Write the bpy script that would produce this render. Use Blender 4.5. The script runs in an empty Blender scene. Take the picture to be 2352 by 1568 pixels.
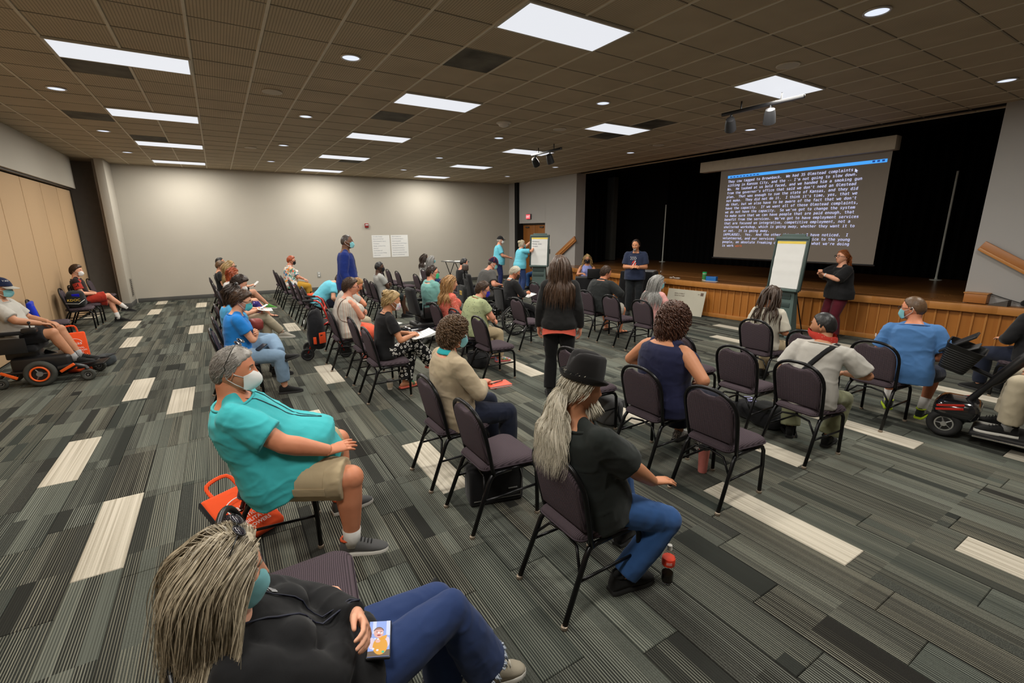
import bpy, bmesh, math, random
import numpy as np
from mathutils import Matrix, Vector
from mathutils.bvhtree import BVHTree
random.seed(7)
RN = np.random.RandomState(7)
sc = bpy.context.scene
COL = sc.collection
PI = math.pi
# --- camera, world, light, exposure
cam_d = bpy.data.cameras.new('camera')
cam_d.sensor_width = 36.0
cam_d.lens = 1064.69 / 2352 * 36.0
cam_d.clip_start = 0.05
cam = bpy.data.objects.new('camera', cam_d)
COL.objects.link(cam)
sc.camera = cam
def cam_axes(yaw, pitch, roll):
 f0 = np.array([math.sin(yaw), math.cos(yaw), 0]); r0 = np.array([math.cos(yaw), -math.sin(yaw), 0]); u0 = np.array([0, 0, 1.0])
 f = f0 * math.cos(pitch) - u0 * math.sin(pitch); u = u0 * math.cos(pitch) + f0 * math.sin(pitch)
 r = r0 * math.cos(roll) + u * math.sin(roll); u2 = u * math.cos(roll) - r0 * math.sin(roll)
 return r, u2, f
_r, _u, _f = cam_axes(0.55406, 0.23521, -0.006437)
cam.matrix_world = Matrix(((_r[0], _u[0], -_f[0], 0), (_r[1], _u[1], -_f[1], 0), (_r[2], _u[2], -_f[2], 2.0), (0, 0, 0, 1)))
wd = bpy.data.worlds.new('world')
sc.world = wd
wd.use_nodes = True
wd.node_tree.nodes['Background'].inputs[0].default_value = (0.9, 0.92, 1.0, 1)
wd.node_tree.nodes['Background'].inputs[1].default_value = 0.05
sc.view_settings.view_transform = 'Standard'
sc.view_settings.look = 'None'
sc.view_settings.gamma = 1.0
sc.view_settings.use_curve_mapping = False
sc.view_settings.exposure = 0.25
PANEL_W = 60.0
DOWN_W = 14.0
PANEL_COL = (1.0, 0.96, 0.88)
TILE = 0.6096
GX0, GY0, CEIL = -1.2146, 3.6387, 3.861
XL, XR, YB, YF = -3.0, 10.6, 17.3, -2.6
# --- mesh helpers
def unit(v):
 v = np.asarray(v, float)
 n = np.linalg.norm(v)
 return v / n if n > 1e-9 else np.array([1.0, 0, 0])
def rotz(a):
 c, s = math.cos(a), math.sin(a)
 return np.array([[c, -s, 0], [s, c, 0], [0, 0, 1.0]])
def roty(a):
 c, s = math.cos(a), math.sin(a)
 return np.array([[c, 0, s], [0, 1.0, 0], [-s, 0, c]])
def rotx(a):
 c, s = math.cos(a), math.sin(a)
 return np.array([[1.0, 0, 0], [0, c, -s], [0, s, c]])
def D(a):
 return a * PI / 180
def g_loft(rings, cap=True, close=True):
 rings = [np.asarray(r, float) for r in rings]
 n = len(rings[0]); V = np.concatenate(rings); F = []
 for i in range(len(rings) - 1):
  a, b = i * n, (i + 1) * n
  for j in range(n if close else n - 1):
   k = (j + 1) % n
   F.append((a + j, a + k, b + k, b + j))
 if cap:
  F.append(tuple(range(n - 1, -1, -1)))
  o = (len(rings) - 1) * n
  F.append(tuple(range(o, o + n)))
 return V, F
def g_tube(path, r, seg=8, cap=True, ref=None, round_cap=False):
 P = [np.asarray(p, float) for p in path]
 n = len(P)
 if not hasattr(r, '__len__'):
  r = [r] * n
 r = [(q, q) if not hasattr(q, '__len__') else q for q in r]
 if round_cap:
  t0 = unit(P[0] - P[1]); t1 = unit(P[-1] - P[-2])
  ra, rb = min(r[0]), min(r[-1])
  P = [P[0] + t0 * ra * .9, P[0] + t0 * ra * .6] + P + [P[-1] + t1 * rb * .6, P[-1] + t1 * rb * .9]
  r = [tuple(.4 * q for q in r[0]), tuple(.8 * q for q in r[0])] + r + [tuple(.8 * q for q in r[-1]), tuple(.4 * q for q in r[-1])]
  n = len(P)
 T = []
 for i in range(n):
  a = P[max(i - 1, 0)]; b = P[min(i + 1, n - 1)]
  T.append(unit(b - a))
 if ref is None:
  ref = np.array([0, 0, 1.0]) if abs(T[0][2]) < .9 else np.array([1.0, 0, 0])
 side = unit(np.cross(ref, T[0])) if np.linalg.norm(np.cross(ref, T[0])) > 1e-6 else unit(np.cross([0, 1, 0], T[0]))
 th = np.arange(seg) * 2 * PI / seg
 rings = []
 for i in range(n):
  side = unit(side - T[i] * (side @ T[i]))
  up = np.cross(T[i], side)
  rings.append(P[i] + np.outer(np.cos(th) * r[i][0], side) + np.outer(np.sin(th) * r[i][1], up))
 return g_loft(rings, cap)
def g_ell(c, r, rot=None, nu=12, nv=8):
 c = np.asarray(c, float)
 if not hasattr(r, '__len__'):
  r = (r, r, r)
 V = [[0, 0, -1]]
 for i in range(1, nv):
  e = -PI / 2 + PI * i / nv
  for j in range(nu):
   a = 2 * PI * j / nu
   V.append([math.cos(e) * math.cos(a), math.cos(e) * math.sin(a), math.sin(e)])
 V.append([0, 0, 1])
 V = np.array(V) * np.array(r)
 if rot is not None:
  V = V @ np.asarray(rot).T
 F = [(0, 1 + (j + 1) % nu, 1 + j) for j in range(nu)]
 for i in range(nv - 2):
  a, b = 1 + i * nu, 1 + (i + 1) * nu
  F += [(a + j, a + (j + 1) % nu, b + (j + 1) % nu, b + j) for j in range(nu)]
 a = 1 + (nv - 2) * nu
 F += [(a + j, a + (j + 1) % nu, len(V) - 1) for j in range(nu)]
 return V + c, F
_bc = {}
def g_box(c, s, rot=None, bev=0.0, seg=2):
 key = (tuple(round(q, 5) for q in s), round(bev, 5), seg)
 if key not in _bc:
  bm = bmesh.new()
  bmesh.ops.create_cube(bm, size=1.0)
  for v in bm.verts:
   v.co = Vector((v.co.x * s[0], v.co.y * s[1], v.co.z * s[2]))
  if bev > 0:
   bmesh.ops.bevel(bm, geom=list(bm.edges), offset=bev, segments=seg, affect='EDGES', profile=0.5)
  bm.verts.index_update()
  _bc[key] = (np.array([v.co[:] for v in bm.verts]), [tuple(v.index for v in f.verts) for f in bm.faces])
  bm.free()
 V, F = _bc[key]
 if rot is not None:
  V = V @ np.asarray(rot).T
 return V + np.asarray(c, float), F
def g_lathe(prof, seg=20, c=(0, 0, 0), rot=None):
 th = np.arange(seg) * 2 * PI / seg
 rings = [np.stack([np.cos(th) * r, np.sin(th) * r, np.full(seg, z)], 1) for r, z in prof]
 V, F = g_loft(rings)
 if rot is not None:
  V = V @ np.asarray(rot).T
 return V + np.asarray(c, float), F
def g_ring(c, R, r, axis='y', seg=32, tseg=8, flat=1.0, rot=None):
 rings = []
 for i in range(seg):
  a = 2 * PI * i / seg
  ce = np.array([math.cos(a), 0, math.sin(a)]); rr = []
  for j in range(tseg):
   b = 2 * PI * j / tseg
   rr.append(ce * (R + r * math.cos(b)) + np.array([0, r * flat * math.sin(b), 0]))
  rings.append(np.array(rr))
 rings.append(rings[0])
 V, F = g_loft(rings, cap=False)
 F = [f[::-1] for f in F]
 if rot is not None:
  V = V @ np.asarray(rot).T
 return V + np.asarray(c, float), F
def g_prism(poly, z0, z1, frame=None):
 """2-D outline (counter-clockwise) extruded; frame = (origin, ex, ey, ez)."""
 n = len(poly)
 V = np.array([[p[0], p[1], z0] for p in poly] + [[p[0], p[1], z1] for p in poly], float)
 F = [tuple(range(n - 1, -1, -1)), tuple(range(n, 2 * n))] + [(i, (i + 1) % n, n + (i + 1) % n, n + i) for i in range(n)]
 if frame is not None:
  o, ex, ey, ez = [np.asarray(q, float) for q in frame]
  V = o + V[:, :1] * ex + V[:, 1:2] * ey + V[:, 2:3] * ez
 return V, F
class MB:
 def __init__(s):
  s.V, s.F, s.M, s.n = [], [], [], 0
 def add(s, vf, m=0):
  V, F = vf
  s.V.append(np.asarray(V, float))
  s.F += [tuple(i + s.n for i in f) for f in F]
  s.M += [m] * len(F)
  s.n += len(V)
  return s
 def box(s, c, sz, rot=None, bev=0.0, m=0, seg=2): return s.add(g_box(c, sz, rot, bev, seg), m)
 def tube(s, p, r, seg=8, m=0, **k): return s.add(g_tube(p, r, seg, **k), m)
 def ell(s, c, r, rot=None, nu=12, nv=8, m=0): return s.add(g_ell(c, r, rot, nu, nv), m)
 def lathe(s, prof, seg=20, c=(0, 0, 0), rot=None, m=0): return s.add(g_lathe(prof, seg, c, rot), m)
 def ring(s, c, R, r, m=0, **k): return s.add(g_ring(c, R, r, **k), m)
 def prism(s, poly, z0, z1, frame=None, m=0): return s.add(g_prism(poly, z0, z1, frame), m)
 def arr(s):
  return np.concatenate(s.V), s.F
 def obj(s, name, mats, parent=None, angle=38, **k):
  return mesh_obj(name, np.concatenate(s.V), s.F, mats, parent, s.M, angle, **k)
def make_mesh(name, V, F, mats, M=None, angle=38):
 me = bpy.data.meshes.new(name)
 me.from_pydata(np.asarray(V, float).tolist(), [], [list(f) for f in F])
 if not isinstance(mats, (list, tuple)):
  mats = [mats]
 for m in mats:
  me.materials.append(m)
 n = len(me.polygons)
 if M is not None and len(mats) > 1:
  me.polygons.foreach_set('material_index', np.asarray(M, np.int32))
 if angle:
  me.polygons.foreach_set('use_smooth', np.ones(n, bool))
  if angle < 180:
   me.set_sharp_from_angle(angle=D(angle))
 me.update()
 return me
def link(name, me, parent=None):
 o = bpy.data.objects.new(name, me)
 COL.objects.link(o)
 if parent is not None:
  o.parent = parent
 return o
def mesh_obj(name, V, F, mats, parent=None, M=None, angle=38, label=None, kind=None):
 o = link(name, make_mesh(name, V, F, mats, M, angle), parent)
 if label: o['label'] = label
 if kind: o['kind'] = kind
 return o
def tag(o, label, cat, group=None):
 o['label'] = label; o['category'] = cat
 if group: o['group'] = group
 return o
def thing(name, label, cat, loc=(0, 0, 0), rz=0.0, group=None):
 o = bpy.data.objects.new(name, None)
 o.empty_display_size = .1
 COL.objects.link(o)
 o.location = loc; o.rotation_euler = (0, 0, rz)
 return tag(o, label, cat, group)
def structure(o):
 o['kind'] = 'structure'
 return o
def copy_tree(o, parent=None):
 c = o.copy(); COL.objects.link(c); c.parent = parent
 for ch in list(o.children):
  copy_tree(ch, c)
 return c
# --- materials
_mc = {}
def N(nt, typ, **k):
 n = nt.nodes.new(typ)
 for a, b in k.items():
  setattr(n, a, b)
 return n
def base_mat(name, rough=.6, metal=0.0, spec=.35):
 m = bpy.data.materials.new(name)
 m.use_nodes = True
 nt = m.node_tree
 b = nt.nodes['Principled BSDF']
 b.inputs['Roughness'].default_value = rough
 b.inputs['Metallic'].default_value = metal
 b.inputs['Specular IOR Level'].default_value = spec
 return m, nt, b
def mat(name, col, rough=.6, metal=0.0, spec=.35, var=.12, vscale=9.0, bump=0.0, bscale=300.0, emit=0.0, trans=0.0, coat=0.0, stretch=(1, 1, 1)):
 if name in _mc: return _mc[name]
 m, nt, b = base_mat(name, rough, metal, spec)
 tc = N(nt, 'ShaderNodeTexCoord')
 mp = N(nt, 'ShaderNodeMapping')
 mp.inputs['Scale'].default_value = stretch
 nt.links.new(tc.outputs['Object'], mp.inputs[0])
 nz = N(nt, 'ShaderNodeTexNoise')
 nz.inputs['Scale'].default_value = vscale; nz.inputs['Detail'].default_value = 3
 nt.links.new(mp.outputs[0], nz.inputs['Vector'])
 mx = N(nt, 'ShaderNodeMix', data_type='RGBA')
 c = list(col[:3])
 mx.inputs[6].default_value = [max(0, q * (1 - var)) for q in c] + [1]
 mx.inputs[7].default_value = [min(1, q * (1 + var)) for q in c] + [1]
 nt.links.new(nz.outputs['Fac'], mx.inputs[0])
 nt.links.new(mx.outputs[2], b.inputs['Base Color'])
 if bump:
  nb = N(nt, 'ShaderNodeTexNoise')
  nb.inputs['Scale'].default_value = bscale; nb.inputs['Detail'].default_value = 2
  nt.links.new(mp.outputs[0], nb.inputs['Vector'])
  bp = N(nt, 'ShaderNodeBump')
  bp.inputs['Strength'].default_value = bump; bp.inputs['Distance'].default_value = .004
  nt.links.new(nb.outputs['Fac'], bp.inputs['Height'])
  nt.links.new(bp.outputs[0], b.inputs['Normal'])
 if emit:
  b.inputs['Emission Color'].default_value = c + [1]
  b.inputs['Emission Strength'].default_value = emit
 if trans:
  b.inputs['Transmission Weight'].default_value = trans
 if coat:
  b.inputs['Coat Weight'].default_value = coat
 _mc[name] = m
 return m
def cloth(name, col, var=.10, fold=.16):
 """woven cloth: fine weave and soft creases as bump only"""
 if name in _mc: return _mc[name]
 m, nt, b = base_mat(name, .88, 0, .15)
 tc = N(nt, 'ShaderNodeTexCoord')
 n1 = N(nt, 'ShaderNodeTexNoise'); n1.inputs['Scale'].default_value = 5; n1.inputs['Detail'].default_value = 4
 n1.inputs['Distortion'].default_value = .6
 n2 = N(nt, 'ShaderNodeTexNoise'); n2.inputs['Scale'].default_value = 13; n2.inputs['Detail'].default_value = 1
 n2.inputs['Distortion'].default_value = .8
 n3 = N(nt, 'ShaderNodeTexNoise'); n3.inputs['Scale'].default_value = 600
 for q in (n1, n2, n3): nt.links.new(tc.outputs['Object'], q.inputs['Vector'])
 mx = N(nt, 'ShaderNodeMix', data_type='RGBA')
 mx.inputs[6].default_value = [q * (1 - var) for q in col[:3]] + [1]
 mx.inputs[7].default_value = [min(1, q * (1 + var)) for q in col[:3]] + [1]
 nt.links.new(n1.outputs['Fac'], mx.inputs[0])
 nt.links.new(mx.outputs[2], b.inputs['Base Color'])
 b1 = N(nt, 'ShaderNodeBump'); b1.inputs['Strength'].default_value = fold; b1.inputs['Distance'].default_value = .02
 nt.links.new(n2.outputs['Fac'], b1.inputs['Height'])
 b2 = N(nt, 'ShaderNodeBump'); b2.inputs['Strength'].default_value = .15; b2.inputs['Distance'].default_value = .002
 nt.links.new(n3.outputs['Fac'], b2.inputs['Height']); nt.links.new(b1.outputs[0], b2.inputs['Normal'])
 nt.links.new(b2.outputs[0], b.inputs['Normal'])
 b.inputs['Sheen Weight'].default_value = .1
 _mc[name] = m
 return m
def pattern_cloth(name, cols, kind, scale=20.0):
 """printed cloth: flat print made of voronoi cells, stripes or dots"""
 if name in _mc: return _mc[name]
 m, nt, b = base_mat(name, .85, 0, .2)
 tc = N(nt, 'ShaderNodeTexCoord')
 rp = N(nt, 'ShaderNodeValToRGB')
 rp.color_ramp.interpolation = 'CONSTANT'
 els = rp.color_ramp.elements
 k = len(cols)
 while len(els) < k: els.new(.5)
 for i, (pos, c) in enumerate(cols):
  els[i].position = pos; els[i].color = list(c) + [1]
 if kind == 'cells':
  vo = N(nt, 'ShaderNodeTexVoronoi'); vo.inputs['Scale'].default_value = scale
  nz = N(nt, 'ShaderNodeTexNoise'); nz.inputs['Scale'].default_value = scale * 1.2
  ad = N(nt, 'ShaderNodeMix', data_type='RGBA'); ad.inputs[0].default_value = .12
  nt.links.new(tc.outputs['Object'], nz.inputs['Vector'])
  nt.links.new(tc.outputs['Object'], ad.inputs[6]); nt.links.new(nz.outputs['Color'], ad.inputs[7])
  nt.links.new(ad.outputs[2], vo.inputs['Vector'])
  sp = N(nt, 'ShaderNodeSeparateColor')
  nt.links.new(vo.outputs['Color'], sp.inputs[0])
  nt.links.new(sp.outputs[0], rp.inputs[0])
 elif kind == 'dots':
  vo = N(nt, 'ShaderNodeTexVoronoi'); vo.inputs['Scale'].default_value = scale; vo.inputs['Randomness'].default_value = .6
  nt.links.new(tc.outputs['Object'], vo.inputs['Vector'])
  nt.links.new(vo.outputs['Distance'], rp.inputs[0])
 elif kind == 'stripes':
  gr = N(nt, 'ShaderNodeTexGradient', gradient_type='RADIAL')
  nz = N(nt, 'ShaderNodeTexNoise', noise_dimensions='1D'); nz.inputs['Scale'].default_value = scale * 3; nz.inputs['Detail'].default_value = 0
  nt.links.new(tc.outputs['Object'], gr.inputs[0]); nt.links.new(gr.outputs['Fac'], nz.inputs['W'])
  nt.links.new(nz.outputs['Fac'], rp.inputs[0])
 nt.links.new(rp.outputs[0], b.inputs['Base Color'])
 n2 = N(nt, 'ShaderNodeTexNoise'); n2.inputs['Scale'].default_value = 13; n2.inputs['Distortion'].default_value = .8
 nt.links.new(tc.outputs['Object'], n2.inputs['Vector'])
 b1 = N(nt, 'ShaderNodeBump'); b1.inputs['Strength'].default_value = .16; b1.inputs['Distance'].default_value = .02
 nt.links.new(n2.outputs['Fac'], b1.inputs['Height']); nt.links.new(b1.outputs[0], b.inputs['Normal'])
 _mc[name] = m
 return m
def emit_mat(name, col, strength):
 if name in _mc: return _mc[name]
 m, nt, b = base_mat(name, .5)
 b.inputs['Base Color'].default_value = [q * .04 for q in col] + [1]
 b.inputs['Emission Color'].default_value = list(col) + [1]
 b.inputs['Emission Strength'].default_value = strength
 _mc[name] = m
 return m
def wood(name, c1, c2, axis=2, scale=14.0, rough=.4, coat=.15):
 if name in _mc: return _mc[name]
 m, nt, b = base_mat(name, rough, 0, .4)
 tc = N(nt, 'ShaderNodeTexCoord'); mp = N(nt, 'ShaderNodeMapping')
 s = [1.0, 1.0, 1.0]; s[axis] = .07
 mp.inputs['Scale'].default_value = s
 oi = N(nt, 'ShaderNodeObjectInfo')
 ad = N(nt, 'ShaderNodeVectorMath', operation='ADD')
 sc_ = N(nt, 'ShaderNodeVectorMath', operation='SCALE'); sc_.inputs['Scale'].default_value = 13.0
 cb = N(nt, 'ShaderNodeCombineXYZ')
 for i in range(3): nt.links.new(oi.outputs['Random'], cb.inputs[i])
 nt.links.new(cb.outputs[0], sc_.inputs[0])
 nt.links.new(tc.outputs['Object'], mp.inputs[0])
 nt.links.new(mp.outputs[0], ad.inputs[0]); nt.links.new(sc_.outputs[0], ad.inputs[1])
 nz = N(nt, 'ShaderNodeTexNoise'); nz.inputs['Scale'].default_value = scale; nz.inputs['Detail'].default_value = 6
 nz.inputs['Distortion'].default_value = .5
 nt.links.new(ad.outputs[0], nz.inputs['Vector'])
 mx = N(nt, 'ShaderNodeMix', data_type='RGBA')
 mx.inputs[6].default_value = list(c1) + [1]; mx.inputs[7].default_value = list(c2) + [1]
 ma = N(nt, 'ShaderNodeMath', operation='MULTIPLY_ADD'); ma.inputs[1].default_value = .35; 
 nt.links.new(oi.outputs['Random'], ma.inputs[0]); 
 sb = N(nt, 'ShaderNodeMath', operation='SUBTRACT'); sb.inputs[1].default_value = .17
 nt.links.new(nz.outputs['Fac'], sb.inputs[0]); nt.links.new(sb.outputs[0], ma.inputs[2])
 nt.links.new(ma.outputs[0], mx.inputs[0])
 nt.links.new(mx.outputs[2], b.inputs['Base Color'])
 b.inputs['Coat Weight'].default_value = coat
 b.inputs['Coat Roughness'].default_value = .25
 _mc[name] = m
 return m
BLACK_METAL = mat('black_metal', (.012, .012, .013), .32, .6, .5)
BLACK_PLASTIC = mat('black_plastic', (.012, .012, .013), .38, 0, .5)
BLACK_CLOTH = cloth('black_cloth', (.011, .011, .012))
RUBBER = mat('rubber', (.02, .02, .02), .75, bump=.3, bscale=200)
CHROME = mat('chrome', (.6, .6, .6), .2, 1.0)
WHITE_PAPER = mat('white_paper', (.75, .75, .73), .7, var=.03)
OAK = wood('oak', (.34, .115, .018), (.50, .195, .038))
OAK_LIGHT = wood('oak_light', (.42, .16, .032), (.55, .24, .06))
OAK_H = wood('oak_lengthwise', (.30, .105, .02), (.46, .18, .045), axis=1)
# --- setting: floor with carpet planks
def carpet_mat(name, light=False):
 m, nt, b = base_mat(name, .95, 0, .1)
 geo = N(nt, 'ShaderNodeNewGeometry'); sp = N(nt, 'ShaderNodeSeparateXYZ')
 nt.links.new(geo.outputs['Position'], sp.inputs[0])
 oi = N(nt, 'ShaderNodeAttribute'); oi.attribute_name = 'rnd'
 def vec(sx, sy, sr):
  cb = N(nt, 'ShaderNodeCombineXYZ')
  for i, (src, k) in enumerate(((sp.outputs[0], sx), (sp.outputs[1], sy), (oi.outputs['Fac'], sr))):
   ma = N(nt, 'ShaderNodeMath', operation='MULTIPLY'); ma.inputs[1].default_value = k
   nt.links.new(src, ma.inputs[0]); nt.links.new(ma.outputs[0], cb.inputs[i])
  return cb.outputs[0]
 def noise(v, detail=0.0):
  n = N(nt, 'ShaderNodeTexNoise'); n.inputs['Scale'].default_value = 1.0; n.inputs['Detail'].default_value = detail
  nt.links.new(v, n.inputs['Vector'])
  return n.outputs['Fac']
 def math_(op, a, bb):
  n = N(nt, 'ShaderNodeMath', operation=op)
  for i, q in enumerate((a, bb)):
   if isinstance(q, (int, float)): n.inputs[i].default_value = q
   else: nt.links.new(q, n.inputs[i])
  return n.outputs[0]
 def ramp(src, els, inter='LINEAR'):
  r = N(nt, 'ShaderNodeValToRGB'); r.color_ramp.interpolation = inter
  e = r.color_ramp.elements
  while len(e) < len(els): e.new(.5)
  for i, (p, c) in enumerate(els): e[i].position = p; e[i].color = list(c) + [1]
  nt.links.new(src, r.inputs[0])
  return r.outputs[0]
 def white(v):
  n = N(nt, 'ShaderNodeTexWhiteNoise', noise_dimensions='3D'); nt.links.new(v, n.inputs['Vector'])
  return n.outputs['Value'], n.outputs['Color']
 def floor_vec(sx, sy, sr):
  n = N(nt, 'ShaderNodeVectorMath', operation='FLOOR'); nt.links.new(vec(sx, sy, sr), n.inputs[0])
  return n.outputs[0]
 def mixc(f, a, c):
  n = N(nt, 'ShaderNodeMix', data_type='RGBA')
  for k, q in ((0, f), (6, a), (7, c)):
   if isinstance(q, tuple): n.inputs[k].default_value = list(q) + [1]
   elif isinstance(q, float): n.inputs[k].default_value = q
   else: nt.links.new(q, n.inputs[k])
  return n.outputs[2]
 grain = noise(vec(330, 330, 3), 1)
 wob = noise(vec(11, .2, 77))
 ph = math_('ADD', math_('MULTIPLY', sp.outputs[0], 2 * PI / .0131), math_('MULTIPLY', wob, 9.0))
 ln = math_('MULTIPLY_ADD', math_('SINE', ph, 0), .5); nt.nodes[-1].inputs[2].default_value = .5
 jit = noise(vec(75, .8, 211))
 lf = ramp(math_('ADD', math_('MULTIPLY', ln, .7), math_('MULTIPLY', jit, .5)), [(.70, (0, 0, 0)), (.88, (1, 1, 1))])
 if light:
  a = math_('ADD', math_('MULTIPLY', jit, .7), math_('MULTIPLY', grain, .3))
  col = ramp(a, [(.30, (.36, .32, .25)), (.52, (.50, .455, .37)), (.7, (.58, .53, .44))])
  col = mixc(math_('MULTIPLY', lf, .35), col, (.66, .60, .50))
 else:
  v1, c1 = white(floor_vec(1 / .0833, 1.15, 9731.0)); v2, c2 = white(floor_vec(1 / .25, .0, 7919.0))
  sc1 = N(nt, 'ShaderNodeSeparateColor'); nt.links.new(c1, sc1.inputs[0])
  sc2 = N(nt, 'ShaderNodeSeparateColor'); nt.links.new(c2, sc2.inputs[0])
  tone = math_('ADD', math_('MULTIPLY', sc1.outputs[0], .55), math_('MULTIPLY', sc2.outputs[0], .45))
  tone = math_('ADD', tone, math_('MULTIPLY', math_('SUBTRACT', grain, .5), .55))
  base = ramp(tone, [(.26, (.017, .016, .0138)), (.52, (.033, .032, .028)), (.64, (.072, .073, .061)), (.82, (.125, .132, .110))])
  green = mixc(math_('MULTIPLY', sc2.outputs[1], .8), base, mixc(.5, base, (.075, .095, .082)))
  amt = ramp(sc1.outputs[2], [(.12, (0, 0, 0)), (.30, (.45, .45, .45)), (.9, (.85, .85, .85))])
  lc = mixc(sc2.outputs[2], (.28, .26, .195), (.235, .25, .21))
  col = mixc(math_('MULTIPLY', lf, amt), green, lc)
  dk = ramp(math_('ADD', math_('MULTIPLY', ln, .8), math_('MULTIPLY', jit, .3)), [(.22, (1, 1, 1)), (.36, (0, 0, 0))])
  col = mixc(math_('MULTIPLY', dk, .55), col, (.018, .017, .015))
 nt.links.new(col, b.inputs['Base Color'])
 bp = N(nt, 'ShaderNodeBump'); bp.inputs['Strength'].default_value = .35; bp.inputs['Distance'].default_value = .003
 nt.links.new(grain, bp.inputs['Height']); nt.links.new(bp.outputs[0], b.inputs['Normal'])
 _mc[name] = m
 return m
CARPET = carpet_mat('carpet_dark')
CARPET_L = carpet_mat('carpet_light', True)
FX0, FX1, FY0, FY1 = -4.2, 10.75, -2.75, 17.4
floor = structure(mesh_obj('floor', *g_box(((FX0 + FX1) / 2, (FY0 + FY1) / 2, -.12), (FX1 - FX0, FY1 - FY0, .22)), mat('subfloor', (.05, .05, .045), .9), angle=0))
PW, PL = .25, 1.0
pale = [(-1.38, 5.39), (-.75, 3.85), (-1.06, 7.54), (1.21, 6.87), (1.45, 3.55), (3.13, 1.50), (5.38, 1.90), (7.57, 1.63), (3.77, .20), (5.95, .42),
  (3.75, 5.65), (8.83, 5.51), (7.84, 4.87), (4.12, 2.30), (-1.65, 11.02), (-2.0, 13.16), (-1.60, 14.8), (-.73, 11.74), (-.70, 16.2), (-1.65, 16.9),
  (2.13, 2.27), (-.52, 6.52), (.71, 4.97), (1.23, 11.0), (-2.9, 15.3), (8.6, 14.24), (10.2, 16.4), (3.5, 3.45), (9.02, 4.02), (7.57, .64)]
cols = {}
for x, y in pale:
 cols.setdefault(round((x - PW / 2) / PW), []).append(y)
planks = []
for c in range(int(FX0 / PW), int(FX1 / PW)):
 off = RN.rand()
 ys = cols.get(c, [])
 if ys: off = (ys[0] - .5) % 1.0
 k0 = math.floor(FY0 - off)
 lightk = [round(y - .5 - off) for y in ys]
 for k in range(k0, int(FY1) + 1):
  a, bb = max(off + k, FY0), min(off + k + PL, FY1)
  if bb - a < .03: continue
  planks.append((c * PW, a, bb, k in lightk))
def screen_of(p):
 d = np.asarray(p, float) - np.array([0, 0, 2.0])
 q = np.array([_r @ d, _u @ d, _f @ d])
 return q
def seen_size(x, y, z, area):
 q = screen_of((x, y, z))
 if q[2] < .25: return 0.0
 u, v = q[0] / q[2] * 1064.69, q[1] / q[2] * 1064.69
 if abs(u) > 1290 or abs(v) > 880: return 0.0
 return area * abs(z - 2.0) / q[2] ** 3
planks.sort(key=lambda t: -seen_size(t[0] + PW / 2, (t[1] + t[2]) / 2, 0, (t[2] - t[1]) * PW))
variants = {}
def plank_geo(x, a, b):
 g = .0012
 w, l = PW - 2 * g, (b - a) - 2 * g
 t, c = .0, .004
 V = np.array([[-w / 2, -l / 2, -.012], [w / 2, -l / 2, -.012], [w / 2, l / 2, -.012], [-w / 2, l / 2, -.012],
     [-w / 2, -l / 2, -c], [w / 2, -l / 2, -c], [w / 2, l / 2, -c], [-w / 2, l / 2, -c],
     [-w / 2 + c, -l / 2 + c, t], [w / 2 - c, -l / 2 + c, t], [w / 2 - c, l / 2 - c, t], [-w / 2 + c, l / 2 - c, t]])
 F = [(8, 9, 10, 11)]
 for o in (0, 4):
  F += [(o + i, o + (i + 1) % 4, o + 4 + (i + 1) % 4, o + 4 + i) for i in range(4)]
 return V, F
def set_rnd(me, vals):
 at = me.attributes.new('rnd', 'FLOAT', 'FACE')
 at.data.foreach_set('value', np.asarray(vals, np.float32))
rest = [MB(), MB()]; rest_v = [[], []]
for i, (x, a, b, lt) in enumerate(planks):
 full = abs(b - a - PL) < 1e-3
 if i < 296 and full:
  key = (lt, RN.randint(6 if lt else 40))
  if key not in variants:
   V, F = plank_geo(x, 0, PL)
   me = make_mesh('carpet_plank', V, F, CARPET_L if lt else CARPET, angle=0)
   set_rnd(me, [RN.rand()] * len(F)); variants[key] = me
  o = link('carpet_plank', variants[key], floor)
  o.location = (x + PW / 2, (a + b) / 2, .0)
 else:
  V, F = plank_geo(x, a, b)
  q = int(lt); rest[q].add((V + [x + PW / 2, (a + b) / 2, 0], F)); rest_v[q] += [RN.rand()] * len(F)
mb = MB(); mm = []
for q in (0, 1):
 if rest[q].n:
  V, F = rest[q].arr(); mb.add((V, F), q)
o = mb.obj('carpet_planks_beyond', [CARPET, CARPET_L], floor, angle=0)
o['kind'] = 'stuff'
set_rnd(o.data, rest_v[0] + rest_v[1])
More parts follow.
